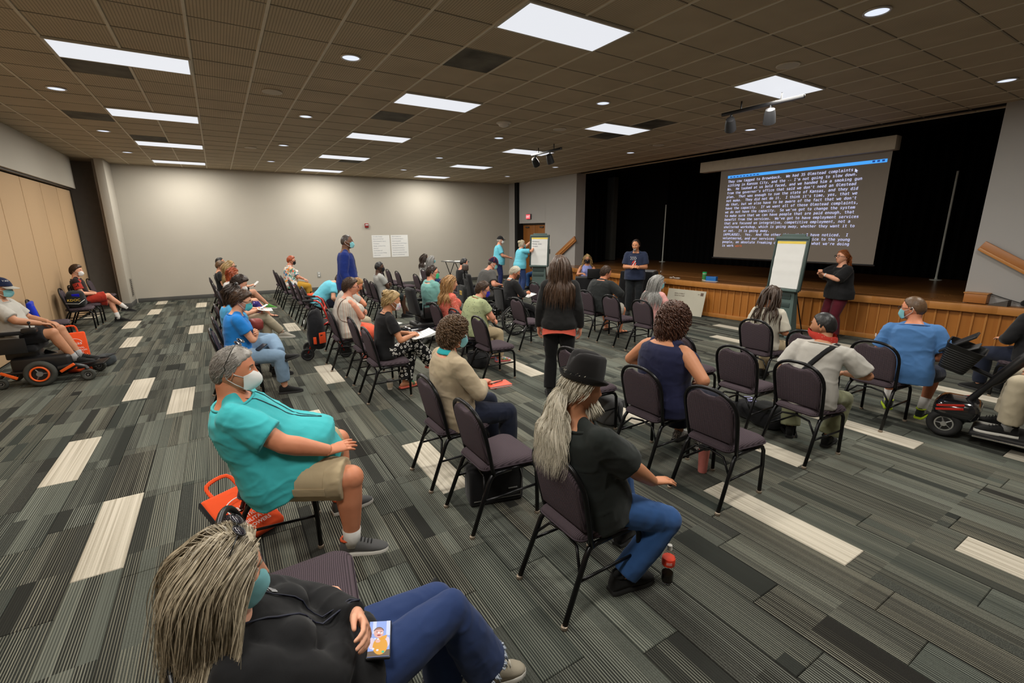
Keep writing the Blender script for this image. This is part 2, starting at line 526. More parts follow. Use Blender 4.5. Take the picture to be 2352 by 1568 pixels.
# --- ceiling: tiles, grid bars, lights
def ceil_tile_mat(name, col, ribs=True):
 m, nt, b = base_mat(name, .75, 0, .2)
 geo = N(nt, 'ShaderNodeNewGeometry'); sp = N(nt, 'ShaderNodeSeparateXYZ')
 nt.links.new(geo.outputs['Position'], sp.inputs[0])
 s = N(nt, 'ShaderNodeMath', operation='MULTIPLY'); s.inputs[1].default_value = 2 * PI / .0254 * .5
 nt.links.new(sp.outputs[0], s.inputs[0])
 si = N(nt, 'ShaderNodeMath', operation='SINE'); nt.links.new(s.outputs[0], si.inputs[0])
 rp = N(nt, 'ShaderNodeValToRGB')
 e = rp.color_ramp.elements
 e[0].position = .15; e[1].position = .55
 e[0].color = [q * (.55 if ribs else .95) for q in col] + [1]; e[1].color = list(col) + [1]
 ab = N(nt, 'ShaderNodeMath', operation='ABSOLUTE'); nt.links.new(si.outputs[0], ab.inputs[0])
 nt.links.new(ab.outputs[0], rp.inputs[0])
 nz = N(nt, 'ShaderNodeTexNoise'); nz.inputs['Scale'].default_value = 2.2; nz.inputs['Detail'].default_value = 4
 nt.links.new(geo.outputs['Position'], nz.inputs['Vector'])
 r2 = N(nt, 'ShaderNodeValToRGB'); r2.color_ramp.elements[0].position = .3; r2.color_ramp.elements[1].position = .7
 r2.color_ramp.elements[0].color = (.88, .88, .88, 1) if ribs else (.25, .25, .25, 1)
 nt.links.new(nz.outputs['Fac'], r2.inputs[0])
 mx = N(nt, 'ShaderNodeMix', data_type='RGBA', blend_type='MULTIPLY'); mx.inputs[0].default_value = 1
 nt.links.new(rp.outputs[0], mx.inputs[6]); nt.links.new(r2.outputs[0], mx.inputs[7])
 nt.links.new(mx.outputs[2], b.inputs['Base Color'])
 _mc[name] = m
 return m
CT = ceil_tile_mat('ceiling_tile', (.50, .41, .29))
CTD = ceil_tile_mat('ceiling_vent_tile', (.16, .15, .125), False)
CBAR = mat('ceiling_bar', (.62, .56, .45), .6)
ceiling = structure(mesh_obj('ceiling', *g_box(((FX0 + 10.75) / 2, (FY0 + FY1) / 2, CEIL + .13), (10.75 - FX0, FY1 - FY0, .2)), mat('plenum', (.06, .055, .045), .9), angle=0))
kx0, kx1 = math.floor((XL - .2 - GX0) / TILE), math.ceil((XR + .1 - GX0) / TILE)
ky0, ky1 = math.floor((FY0 - GY0) / TILE), math.ceil((YB + .1 - GY0) / TILE)
lights = [(c * 6, r * 5) for c in range(3) for r in range(-1, 5)]
lit = {(c + d, r) for c, r in lights for d in (0, 1)}
vents = {(6, 2), (6, 2 + 5), (0, 6), (13, 4), (-1, 11), (13, 6), (7, 16), (0, 14)}
tiles = []
for i in range(kx0, kx1):
 for j in range(ky0, ky1):
  if (i, j) in lit: continue
  tiles.append((i, j))
tiles.sort(key=lambda t: -seen_size(GX0 + (t[0] + .5) * TILE, GY0 + (t[1] + .5) * TILE, CEIL, TILE * TILE))
def tile_geo():
 g, t, c = .006, .0, .006
 w = TILE - 2 * g
 V = np.array([[sx * w / 2, sy * w / 2, .02] for sx, sy in ((-1, -1), (1, -1), (1, 1), (-1, 1))] +
     [[sx * (w / 2), sy * (w / 2), c] for sx, sy in ((-1, -1), (1, -1), (1, 1), (-1, 1))] +
     [[sx * (w / 2 - c), sy * (w / 2 - c), t] for sx, sy in ((-1, -1), (1, -1), (1, 1), (-1, 1))])
 F = [(11, 10, 9, 8)]
 for o in (0, 4):
  F += [(o + i, o + 4 + i, o + 4 + (i + 1) % 4, o + (i + 1) % 4) for i in range(4)]
 return V, F
tg = tile_geo()
tm = make_mesh('ceiling_tile', *tg, CT, angle=0); tmd = make_mesh('vent_tile', *tg, CTD, angle=0)
mb = MB()
for n, (i, j) in enumerate(tiles):
 x, y = GX0 + (i + .5) * TILE, GY0 + (j + .5) * TILE
 if (i, j) in vents:
  o = link('vent_tile', tmd, ceiling); o.location = (x, y, CEIL)
 elif n < 296:
  o = link('ceiling_tile', tm, ceiling); o.location = (x, y, CEIL + RN.rand() * .003)
 else:
  mb.add((tg[0] + [x, y, CEIL], tg[1]))
mb.obj('ceiling_tiles_beyond', CT, ceiling, angle=0)['kind'] = 'stuff'
barm = make_mesh('grid_bar', *g_box((0, 0, 0), (.026, YB - FY0, .014)), CBAR, angle=0)
for i in range(kx0, kx1 + 1):
 o = link('grid_bar', barm, ceiling); o.location = (GX0 + i * TILE, (YB + FY0) / 2, CEIL + .002)
xbar = make_mesh('cross_bar', *g_box((0, 0, 0), (XR - XL + .2, .011, .01)), mat('ceiling_cross_bar', (.30, .26, .20), .7), angle=0)
for j in range(ky0, ky1 + 1):
 o = link('cross_bar', xbar, ceiling); o.location = ((XR + XL) / 2, GY0 + j * TILE, CEIL + .003)
DIFF = emit_mat('panel_diffuser', (.93, .95, 1.0), .72)
col_name = ['left-hand', 'middle', 'stage-side']
def area(name, loc, sx, sy, w, colr, parent=None):
 l = bpy.data.lights.new(name, 'AREA'); l.shape = 'RECTANGLE'; l.size = sx; l.size_y = sy; l.energy = w; l.color = colr
 o = bpy.data.objects.new(name, l); COL.objects.link(o); o.location = loc
 if parent: o.parent = parent
 return o
FRAME_L = mat('light_frame', (.55, .52, .45), .5)
dm = make_mesh('diffuser', *g_box((0, 0, -.012), (2 * TILE - .05, TILE - .05, .012)), DIFF, angle=0)
mb = MB()
for sx, sy, cx, cy in ((2 * TILE - .01, .022, 0, TILE / 2 - .016), (2 * TILE - .01, .022, 0, -TILE / 2 + .016), (.022, TILE - .05, TILE - .016, 0), (.022, TILE - .05, -TILE + .016, 0)):
 mb.box((cx, cy, -.004), (sx, sy, .03))
fm = make_mesh('frame', *mb.arr(), FRAME_L, angle=0)
row_words = {-1: 'behind the first row of seats', 0: 'nearest the camera', 1: 'second from the camera', 2: 'third from the camera', 3: 'fourth from the camera', 4: 'next to the far wall'}
for c in range(3):
 for r in range(-1, 5):
  x, y = GX0 + (c * 6 + 1) * TILE, GY0 + (r * 5 + .5) * TILE
  rr = {(1, 3): 'next to last before the far wall'}.get((c, r), row_words[r])
  t = thing('ceiling_light', 'white fluorescent ceiling panel, %s row, %s' % (col_name[c], row_words[r]), 'light', (x, y, CEIL), 0, 'fluorescent ceiling panels')
  link('diffuser', dm, t); link('frame', fm, t)
  area('panel_lamp', (0, 0, -.022), 2 * TILE - .06, TILE - .06, PANEL_W, PANEL_COL, t)
DL = emit_mat('downlight_lens', (.80, .86, 1.0), .85)
lens = make_mesh('lens', *g_lathe([(.088, .0), (.088, -.006), (.06, -.010), (.001, -.011)], 24), DL, angle=0)
rim = make_mesh('rim', *g_ring((0, 0, -.004), .098, .011, seg=28, tseg=6, rot=rotx(PI / 2)), mat('downlight_rim', (.6, .58, .55), .3, .5), angle=180)
for cx, nm in ((-1.55, 'left-hand'), (1.5, 'middle left'), (5.2, 'middle right'), (8.98, 'stage-side')):
 for k, cy in enumerate((-.4, 2.25, 5.75, 8.87, 11.95, 14.75)):
  if k == 0: continue
  t = thing('downlight', 'round recessed downlight, %s line, %s' % (nm, ['', 'nearest the camera', 'second from the camera', 'third from the camera', 'fourth from the camera', 'beside the far wall'][k]), 'light', (cx, cy, CEIL - .002), 0, 'round downlights')
  link('lens', lens, t); link('rim', rim, t)
  l = bpy.data.lights.new('downlight_lamp', 'SPOT'); l.energy = DOWN_W * (3.0 if k == 5 else 1.0); l.spot_size = D(105); l.spot_blend = .7; l.shadow_soft_size = .08
  l.color = (1.0, .86, .62) if k == 5 else (.85, .9, 1.0)
  o = bpy.data.objects.new('downlight_lamp', l); COL.objects.link(o); o.parent = t; o.location = (0, 0, -.03)
spk = make_mesh('grille', *g_lathe([(.115, 0), (.115, -.008), (.10, -.012), (.001, -.014)], 24), mat('speaker_white', (.50, .45, .37), .6, bump=.3), angle=40)
srim = make_mesh('rim', *g_ring((0, 0, -.004), .118, .010, seg=28, tseg=6, rot=rotx(PI / 2)), mat('speaker_rim', (.6, .55, .46), .5), angle=180)
for (x, y), w in {(.89, 7.61): 'left of the middle light row, nearer one', (.9, 12.62): 'left of the middle light row, farther one', (5.93, 3.41): 'near the stage-side panel by the track light', (5.77, 7.56): 'before the second stage-side panel', (5.79, 12.55): 'before the last stage-side panels', (8.77, 7.81): 'above the stage edge'}.items():
 t = thing('ceiling_speaker', 'round beige ceiling speaker %s' % w, 'speaker', (x, y, CEIL - .002))
 link('grille', spk, t); link('rim', srim, t)
t = thing('smoke_detector', 'domed white smoke detector between middle and stage-side lights', 'detector', (4.57, 7.62, CEIL))
MB().lathe([(.13, 0), (.13, -.02), (.10, -.03)], 24).obj('base', mat('detector_white', (.6, .57, .5), .5), t)
MB().lathe([(.10, -.028), (.085, -.06), (.03, -.085), (.002, -.088)], 24).obj('dome', mat('detector_dome', (.55, .50, .43), .4), t)
# --- walls
WALL = mat('wall_paint', (.46, .425, .365), .8, var=.03, vscale=2, bump=.12, bscale=220)
WALL_G = mat('wall_paint_grey', (.40, .385, .37), .8, var=.03, vscale=2, bump=.12, bscale=220)
WALL_D = mat('pillar_paint', (.30, .26, .22), .8, var=.03, vscale=2)
BASEB = mat('rubber_base', (.09, .09, .085), .6)
BLACK_MAT = mat('stage_black', (.006, .006, .007), .9)
def wall(name, c, s, m):
 return structure(mesh_obj(name, *g_box(c, s), m, angle=0))
Z1 = CEIL + .05
wall('wall_far', ((XL + XR) / 2, YB + .1, Z1 / 2), (XR - XL + 1.0, .2, Z1), WALL)
wall('wall_behind', (3.6, YF - .1, Z1 / 2), (15, .2, Z1), mat('wall_paint_dark', (.16, .14, .12), .8))
rw = wall('wall_right', (XR + .2, 17.0, Z1 / 2), (.4, .75, Z1), WALL_G)
for c, s in (((XR + .2, (12.9 + 14.7) / 2, Z1 / 2), (.4, 1.8, Z1)), ((XR + .2, 15.66, (Z1 + 2.27) / 2), (.4, 1.93, Z1 - 2.27)), ((XR + .2, (2.6 + YF) / 2, Z1 / 2), (.4, 2.6 - YF, Z1))):
 mesh_obj('wall_section', *g_box(c, s), WALL_G, rw, angle=0)
lw = wall('wall_left', (XL - .16, (YF + 16.42) / 2, (3.1 + Z1) / 2), (.5, 16.42 - YF, Z1 - 3.1), WALL)
mesh_obj('pillar', *g_box((-2.34, 16.8, Z1 / 2), (.19, 1.0, Z1), bev=.02), WALL, lw)
POCK_SHADE = mat('pocket_shade', (.20, .17, .14), .9)  # shade inside the partition pocket, put into the wall colour
mesh_obj('wall_section', *g_box((-2.95, 17.25, Z1 / 2), (1.1, .1, Z1)), POCK_SHADE, lw, angle=0)
mesh_obj('wall_section', *g_box((-2.47, 16.85, Z1 / 2), (.07, .78, Z1)), POCK_SHADE, lw, angle=0)
mesh_obj('wall_section', *g_box((-3.45, 16.9, Z1 / 2), (.6, 1.2, Z1)), POCK_SHADE, lw, angle=0)
track = mesh_obj('partition_track', *g_box((-3.07, (YF + 16.42) / 2, 3.10), (.22, 16.42 - YF, .06)), mat('track_dark', (.05, .04, .035), .5), lw, angle=0)
PART = mat('partition_cloth', (.50, .335, .19), .85, var=.05, vscale=60, bump=.2, bscale=500)
pp = structure(mesh_obj('wall_partition', *g_box((-3.14, (YF + 16.42) / 2, 1.53), (.06, 16.42 - YF, 3.06)), mat('partition_core', (.02, .016, .012), .8), angle=0))
pm = make_mesh('partition_panel', *g_box((0, 0, 0), (.06, 1.195, 3.02), bev=.012), PART)
y = 16.40 - .6
while y > YF:
 o = link('partition_panel', pm, pp); o.location = (-3.06, y, 1.54)
 y -= 1.225
for nm, c, s in (('baseboard_far', ((XL + XR) / 2 + .4, YB - .008, .06), (XR - XL - .8, .016, .12)), ('baseboard_right', (XR - .008, 13.75, .06), (.016, 1.7, .12)), ('baseboard_left', (-2.242, 16.8, .06), (.016, .98, .12))):
 structure(mesh_obj(nm, *g_box(c, s, bev=.004), BASEB))
mb = MB().box((-2.34, 16.292, .06), (.19, .016, .12), bev=.004)
mb.obj('baseboard_section', BASEB, bpy.data.objects['baseboard_left'])
DOORW = wood('door_wood', (.24, .085, .018), (.36, .14, .035))
dr = structure(bpy.data.objects.new('door_1', None)); COL.objects.link(dr); dr.location = (XR + .22, 15.66, 0)
DF = mat('door_frame_paint', (.05, .045, .04), .5)
mb = MB().box((0, -.94, 1.13), (.12, .06, 2.26)).box((0, .94, 1.13), (.12, .06, 2.26)).box((0, 0, 2.24), (.12, 1.94, .06))
mb.obj('door_frame', DF, dr, angle=0)
for s in (-1, 1):
 leaf = mesh_obj('door_leaf', *g_box((0, s * .455, 1.1), (.045, .9, 2.2), bev=.004), DOORW, dr)
 MB().tube([(-.03, s * .10, 1.0), (-.08, s * .10, 1.0), (-.08, s * .10, 1.0), (-.08, s * .7, 1.0), (-.03, s * .7, 1.0)], .014).obj('push_bar', mat('push_bar_metal', (.25, .25, .25), .35, .9), leaf)
 MB().box((-.05, s * .5, 2.12), (.06, .22, .05), bev=.006).obj('door_closer', mat('closer_metal', (.12, .11, .10), .4, .6), leaf)
MB().box((.06, 0, 1.1), (.02, 1.9, 2.26)).obj('door_backing', BLACK_MAT, dr, angle=0)
# --- stage
SZ = .78
apron = [(10.40, .2), (10.32, 2.1), (10.08, 3.7), (9.80, 5.4), (9.58, 7.2), (9.52, 9.0), (9.66, 11.0), (9.95, 12.6), (10.15, 13.3)]
def smooth_poly(P, k=8):
 P = [np.array(p, float) for p in P]; out = []
 for i in range(len(P) - 1):
  p0 = P[max(i - 1, 0)]; p1 = P[i]; p2 = P[i + 1]; p3 = P[min(i + 2, len(P) - 1)]
  for j in range(k):
   t = j / k
   out.append(.5 * (2 * p1 + (p2 - p0) * t + (2 * p0 - 5 * p1 + 4 * p2 - p3) * t * t + (3 * p1 - p0 - 3 * p2 + p3) * t ** 3))
 out.append(P[-1])
 return out
ap = smooth_poly(apron)
seg = np.array([0] + [np.linalg.norm(ap[i + 1] - ap[i]) for i in range(len(ap) - 1)]); cum = np.cumsum(seg)
def along(s):
 i = min(max(int(np.searchsorted(cum, s)) - 1, 0), len(ap) - 2)
 t = (s - cum[i]) / seg[i + 1]
 p = ap[i] * (1 - t) + ap[i + 1] * t
 d = unit(ap[i + 1] - ap[i])
 return p, math.atan2(d[1], d[0])
STF = wood('stage_floor', (.20, .080, .022), (.33, .14, .04), axis=1, scale=9, rough=.28, coat=.35)
poly = [(p[0] + .0, p[1]) for p in ap] + [(10.6, 13.3), (10.6, 12.9), (15.2, 16.5), (15.2, -.8), (10.6, -.8), (10.6, .2)]
V, F = g_prism(poly[::-1], SZ - .06, SZ)
stage = structure(mesh_obj('floor_stage', V, [f[::-1] for f in F] if False else F, STF, angle=0))
for k in range(12):
 for q in range(5):
  x0 = 10.45 + k * .09
  o = mesh_obj('stage_board', *g_box((x0 + .045, 1.3 + q * 2.4 + (k % 3) * .5, SZ + .001), (.086, 2.38, .006), bev=.0015, seg=1), STF, stage, angle=0)
V, F = g_prism([(p[0] + .06, p[1]) for p in ap] + [(10.6, 13.3), (11.5, 10), (11.5, 2), (10.6, .2)], 0, SZ - .06)
sf = structure(mesh_obj('wall_stage_front', V, F, mat('stage_core', (.10, .04, .012), .7), angle=0))
mb = MB(); lip = MB(); kick = MB()
for i in range(0, len(ap) - 1, 2):
 a, b = ap[i], ap[min(i + 2, len(ap) - 1)]
 c = (a + b) / 2; L = np.linalg.norm(b - a); r = rotz(math.atan2(*(b - a)[::-1]))
 mesh_obj('stage_nosing', *g_box((c[0], c[1], SZ - .055), (L + .012, .11, .125), r, bev=.008), OAK_LIGHT, sf)
 mesh_obj('kick_board', *g_box((c[0] + .02, c[1], .045), (L + .006, .06, .09), r, bev=.004), OAK_LIGHT, sf)
pw = .155
pmesh = make_mesh('front_panel', *g_box((0, 0, 0), (pw - .004, .02, SZ - .12 - .09), bev=.002, seg=1), OAK)
bmesh_ = make_mesh('batten', *g_box((0, 0, 0), (.028, .03, SZ - .12 - .075), bev=.004, seg=1), OAK_LIGHT)
n = int(cum[-1] / pw)
for i in range(n):
 p, a = along((i + .5) * pw)
 o = link('front_panel', pmesh, sf); o.location = (p[0] + .045, p[1], .09 + (SZ - .21) / 2); o.rotation_euler = (0, 0, a)
 p, a = along(i * pw)
 o = link('batten', bmesh_, sf); o.location = (p[0] + .028, p[1], .09 + (SZ - .21) / 2); o.rotation_euler = (0, 0, a)
sh = structure(mesh_obj('wall_stage_back', *g_box((15.35, 8, 3), (.2, 19, 6.2)), BLACK_MAT, angle=0))
for nm, c, s in (('wall_stage_left', (13, 16.6, 3), (5, .2, 6.2)), ('wall_stage_right', (13.2, -.9, 3), (4.6, .2, 6.2)), ('ceiling_stage', (13.1, 8, 5.6), (4.7, 18, .1))):
 structure(mesh_obj(nm, *g_box(c, s), BLACK_MAT, angle=0))
structure(mesh_obj('trim_proscenium', *g_box((XR + .12, 7.75, CEIL + .9), (.2, 10.3, 1.8)), BLACK_MAT, angle=0))
structure(mesh_obj('wall_stage_brick', *g_box((13.6, 15.2, 2.4), (.2, 2.2, 3.2)), mat('grey_block', (.08, .08, .07), .9), angle=0))
CURT = mat('stage_curtain', (.0045, .0045, .005), .95, 0, .05)
def curtain(label, x0, y0, x1, y1, z0, z1, amp=.06, wl=.22):
 L = math.hypot(x1 - x0, y1 - y0); n = max(8, int(L / wl * 8))
 d = np.array([(x1 - x0) / L, (y1 - y0) / L]); nn = np.array([-d[1], d[0]])
 bot, top = [], []
 for i in range(n + 1):
  s = i / n * L
  w = amp * math.sin(2 * PI * s / wl + 1.3 * math.sin(s * 2.1)) + amp * .4 * math.sin(2 * PI * s / wl * .37)
  p = np.array([x0, y0]) + d * s + nn * w
  bot.append((p[0], p[1], z0)); top.append((p[0] * 1, p[1], z1))
 off = np.array([nn[0] * .012, nn[1] * .012, 0])
 rings = [np.array(bot), np.array(top)]
 ring0 = np.concatenate([rings[0], rings[0][::-1] + off]); ring1 = np.concatenate([rings[1], rings[1][::-1] + off])
 V, F = g_loft([ring0, ring1])
 tag(mesh_obj('stage_curtain', V, F, CURT, angle=60), label, 'curtain')
curtain('black back curtain across the rear of the stage', 14.9, 0, 14.9, 12.6, SZ + .02, 5.4)
curtain('black side curtain on the far side of the stage behind the pillar', 11.25, 13.2, 12.9, 13.9, SZ + .02, 4.9)
curtain('black side curtain beside the camera-side stage wall', 11.3, 1.2, 12.6, .6, SZ + .02, 5.4)
curtain('short black border curtain hung along the top of the stage opening', 11.9, 1.9, 11.9, 12.9, 3.9, 5.5, .05, .3)
POLE = mat('pole_white', (.75, .78, .72), .35)
for x, y, z, w in ((14.5, 4.12, 3.25, 'to the stage-side of the projection screen'), (14.55, 12.4, 2.9, 'behind the presenter in navy'), (12.2, 14.0, 3.4, 'by the pillar left of the stage')):
 t = thing('stage_pole', 'thin white upright pole on the dark stage %s' % w, 'pole', (x, y, SZ))
 MB().tube([(0, 0, .01), (0, 0, z - SZ)], .022, 10).obj('pole', POLE, t)
 MB().lathe([(.12, 0), (.12, .012), (.03, .02), (.026, .06)], 16).obj('base', POLE, t)
# --- projection screen with captions
SXX = 11.0
ps = thing('projection_screen', 'large pull-down projection screen showing white live captions above the stage', 'screen', (SXX, 5.95, 0))
CASE = mat('screen_case', (.42, .36, .28), .6)
mesh_obj('screen_case', *g_box((.0, .21, 3.545), (.22, 4.2, .25), bev=.012), CASE, ps)
SCR = mat('screen_cloth', (.20, .17, .14), .85, var=.03, emit=.05)
mesh_obj('screen_sheet', *g_box((.06, 0, 2.36), (.008, 3.60, 2.14)), SCR, ps, angle=0)
mesh_obj('bottom_bar', *g_tube([(.06, -1.83, 1.27), (.06, 1.83, 1.27)], .022, 10), BLACK_METAL, ps)
BLUE = emit_mat('title_bar_light', (.06, .36, .95), .9)
CAP = emit_mat('caption_light', (.62, .66, 1.0), .95)
CAPO = emit_mat('caption_orange_light', (.62, .13, .04), .8)
mesh_obj('title_bar', *g_box((.052, -.075, 3.255), (.004, 3.33, .062)), BLUE, ps, angle=0)
fnt = None
try:
 fnt = bpy.data.fonts.load(bpy.utils.system_resource('DATAFILES', path='fonts') + '/DejaVuSansMono.woff2')
except Exception:
 fnt = None
def text_obj(name, body, size, m, parent, loc, rot, depth=.0008, font='mono', align='LEFT', shear=0, track=1.0):
 cu = bpy.data.curves.new(name, 'FONT')
 cu.body = body; cu.size = size; cu.extrude = depth; cu.align_x = align; cu.shear = shear; cu.space_character = track
 if font == 'mono' and fnt: cu.font = fnt
 cu.resolution_u = 2
 cu.materials.append(m)
 o = bpy.data.objects.new(name, cu); COL.objects.link(o); o.parent = parent
 o.location = loc; o.rotation_euler = rot
 return o
RTXT = (PI / 2, 0, -PI / 2)
caps = ["They cow tagged to Brownback.  We had 35 Olmstead complaints", "sitting in Kansas City, and the -- I'm not going to slow down.",
  "No.  He looked at us bold faced, and we handed him a smoking gun", "from the governor's office that said we don't need an Olmstead",
  "plan.  That was enough to sue the state of Kansas, and they did", "not make.  They did not do it.  I think it's time, yes, that we",
  "do that, but we also have to be aware of the fact that we don't", "have the capacity.  If we want all of those Olmstead complaints,",
  "we do not have the capacity.  So we've got to change the system", "to make sure that we can have people that are paid enough, that",
  "benefit from the services.  We've got to have employment services", "that are focused on integrative, competitive employment, not a",
  "sheltered workshop, which is going away, whether they want it to", "or not.  It is going away.", "(APPLAUSE).  Yes.  And the other thing that I have noticed.  I",
  "volunteered, and our services are doing disservice to the young", "people, an absolute freaking disgrace, because what we're doing", "is work"]
for i, s in enumerate(caps):
 text_obj('caption_line', s, .1072, CAP, ps, (.05, 1.575, 3.118 - i * .0915), RTXT, shear=.06)
text_obj('caption_word', 'work', .1072, CAPO, ps, (.05, 1.575 - 8 * .0456, 3.118 - 17 * .0915), RTXT, shear=.08)
mb = MB()
for yy in (-1.52, -1.60, -1.68):
 mb.box((.049, yy, 3.26), (.003, .045, .035))
mb.obj('window_buttons', emit_mat('button_light', (.02, .08, .4), .5), ps, angle=0)
mb = MB()
for k in range(9): mb.box((.049, 1.5 - k * .085, 3.25), (.003, .055, .022))
mb.obj('title_lettering', emit_mat('button_light', (.02, .08, .4), .5), ps, angle=0)
MB().prism([(0, 0), (.0, -.07), (.02, -.052), (.033, -.078), (.043, -.072), (.032, -.047), (.053, -.045)][::-1], 0, .003, ((.048, -1.22, 3.16), (0, -1, 0), (0, 0, 1), (-1, 0, 0))).obj('mouse_pointer', CAP, ps, angle=0)
t = thing('handrail', 'oak handrail board sloping down the wall beside the pillar', 'handrail', (XR - .06, 13.35, 1.38))
r = rotx(math.atan2(-.62, 1.0) if True else 0)
mesh_obj('rail', *g_box((0, 0, 0), (.045, 1.25, .20), r, bev=.008), OAK_H, t)
mesh_obj('rail_cap', *g_box((-.03, .02, -.03), (.03, 1.25, .06), r, bev=.008), OAK_LIGHT, t)
t = thing('handrail', 'oak handrail board on the grey wall at the camera-side end of the stage', 'handrail', (XR - .06, 1.95, 1.38))
r = rotx(math.atan2(.36, .6))
mesh_obj('rail', *g_box((0, 0, 0), (.045, 1.3, .16), r, bev=.008), OAK_H, t)
mesh_obj('rail_cap', *g_box((-.03, .02, -.05), (.03, 1.3, .05), r, bev=.008), OAK_LIGHT, t)
t = thing('exit_sign', 'lit red EXIT sign over the double door', 'sign', (XR - .04, 15.75, 2.52))
mesh_obj('housing', *g_box((0.0, 0, 0), (.07, .30, .20), bev=.01), mat('sign_grey', (.15, .12, .12), .5), t)
mesh_obj('lit_face', *g_box((-.037, 0, 0), (.006, .28, .18)), emit_mat('exit_red', (.95, .10, .12), .8), t, angle=0)
text_obj('lettering', 'EXIT', .13, emit_mat('exit_white', (1, .85, .85), .95), t, (-.042, .125, -.045), RTXT, font=None, track=.95)
for i, (x, lines) in enumerate(((5.08, ['Accessible, Disability', 'Resource for the Deaf', 'HCBS Medicaid for Anyone', 'Competency', 'Message - priority of Care', 'Advocacy !', 'Guardianship costs', 'Public Community Trainings', 'Lobby families']),
        (5.78, ['School Website laws', 'Lack of Decision Support', 'Isolation/segregation', 'Accountability of HCBS Managers', 'SPM (Long Term Service)', 'Decreasing families/Systems', 'Transportation/accessibility', 'Need more assistance and Help', 'Ramps for schools/housing']))):
 t = thing('wall_poster', ['left', 'right'][i] + ' of two white handwritten chart sheets taped to the far wall', 'poster', (x, YB - .004, 1.46), 0, 'handwritten chart sheets')
 mesh_obj('sheet', *g_box((0, 0, 0), (.655, .003, .80)), WHITE_PAPER, t, angle=0)
 for k, s in enumerate(lines):
  text_obj('handwriting', s, .043, mat('marker_ink_pale', (.30, .32, .38), .6), t, (-.29, -.003, .335 - k * .083), (PI / 2, 0, 0), font=None, shear=.2, track=.98)
t = thing('fire_alarm', 'small red fire alarm with dark strobe on far wall above the posters', 'alarm', (4.60, YB - .03, 2.20))
mesh_obj('body', *g_box((0, 0, 0), (.13, .05, .15), bev=.008), mat('alarm_red', (.25, .02, .02), .4), t)
mesh_obj('strobe', *g_box((0, -.03, .02), (.10, .02, .05), bev=.006), mat('strobe_lens', (.5, .45, .45), .2), t)
t = thing('wall_outlet', 'grey socket plate on the far wall left of the standing man in blue', 'outlet', (2.84, YB - .006, .55))
mesh_obj('plate', *g_box((0, 0, 0), (.11, .012, .19), bev=.003), mat('outlet_grey', (.35, .35, .33), .4), t)
mb = MB()
for z in (-.04, .04): mb.box((0, -.008, z), (.05, .006, .05), bev=.002)
mb.obj('sockets', mat('socket_white', (.7, .7, .68), .4), t)
t = thing('air_grille', 'dark wall grille low on the corner pillar', 'grille', (-2.243, 16.85, .50))
mesh_obj('frame', *g_box((0, 0, 0), (.02, .26, .50), bev=.004), mat('grille_paint', (.20, .18, .15), .5), t)
mb = MB()
for k in range(9): mb.box((.012, 0, -.2 + k * .05), (.012, .2, .02))
mb.obj('louvres', mat('grille_dark', (.05, .045, .04), .6), t, angle=0)
for y, z, s, lab, c in ((14.45, 1.52, (.012, .24, .24), 'clear square thermostat guard on the wall right of the door', (.55, .53, .5)), (14.62, 1.20, (.03, .10, .20), 'dark switch plate on the wall right of the door', (.06, .06, .06)), (14.38, 1.22, (.03, .05, .17), 'narrow key switch plate beside the dark switch plate', (.09, .085, .08))):
 t = thing('wall_plate', lab, 'switch', (XR - s[0] / 2, y, z))
 mesh_obj('plate', *g_box((0, 0, 0), s, bev=.004), mat('plate_%d' % int(c[0] * 100), c, .35), t)
 mesh_obj('knob', *g_box((-s[0] / 2 - .012, 0, 0), (.025, s[1] * .4, s[2] * .35), bev=.004), mat('plate_knob', (.25, .24, .23), .4), t)
for (x, y0, y1), w in (((6.95, 4.95, 3.72), 'by the nearest stage-side light panel'), ((6.62, 9.75, 8.60), 'farther down the hall over the presenter')):
 t = thing('track_light', 'black ceiling track with two spotlight heads %s' % w, 'light', (x, (y0 + y1) / 2, CEIL - .0), 0)
 mesh_obj('track', *g_box((0, 0, -.13), (.04, y0 - y1, .045), bev=.004), BLACK_METAL, t)
 MB().tube([(0, .3, 0), (0, .3, -.12)], .01).tube([(0, -.3, 0), (0, -.3, -.12)], .01).obj('stem', BLACK_METAL, t)
 for k, yy in enumerate((.37 * (y0 - y1), -.13 * (y0 - y1))):
  h = MB(); rr = rotz(.5) @ roty(D(-50 + 15 * k))
  h.tube([(0, yy, -.15), (0, yy, -.22)], .018)
  h.ring((0, yy, -.27), .075, .008, seg=16, tseg=6, rot=rotz(.5))
  h.obj('yoke', BLACK_METAL, t)
  h = MB().lathe([(.02, .11), (.06, .09), (.075, .02), (.085, -.10), (.07, -.10), (.06, -.04), (.001, -.03)], 20, (0, yy, -.29), rr)
  h.obj('lamp_head', mat('spot_head', (.022, .022, .024), .45), t)
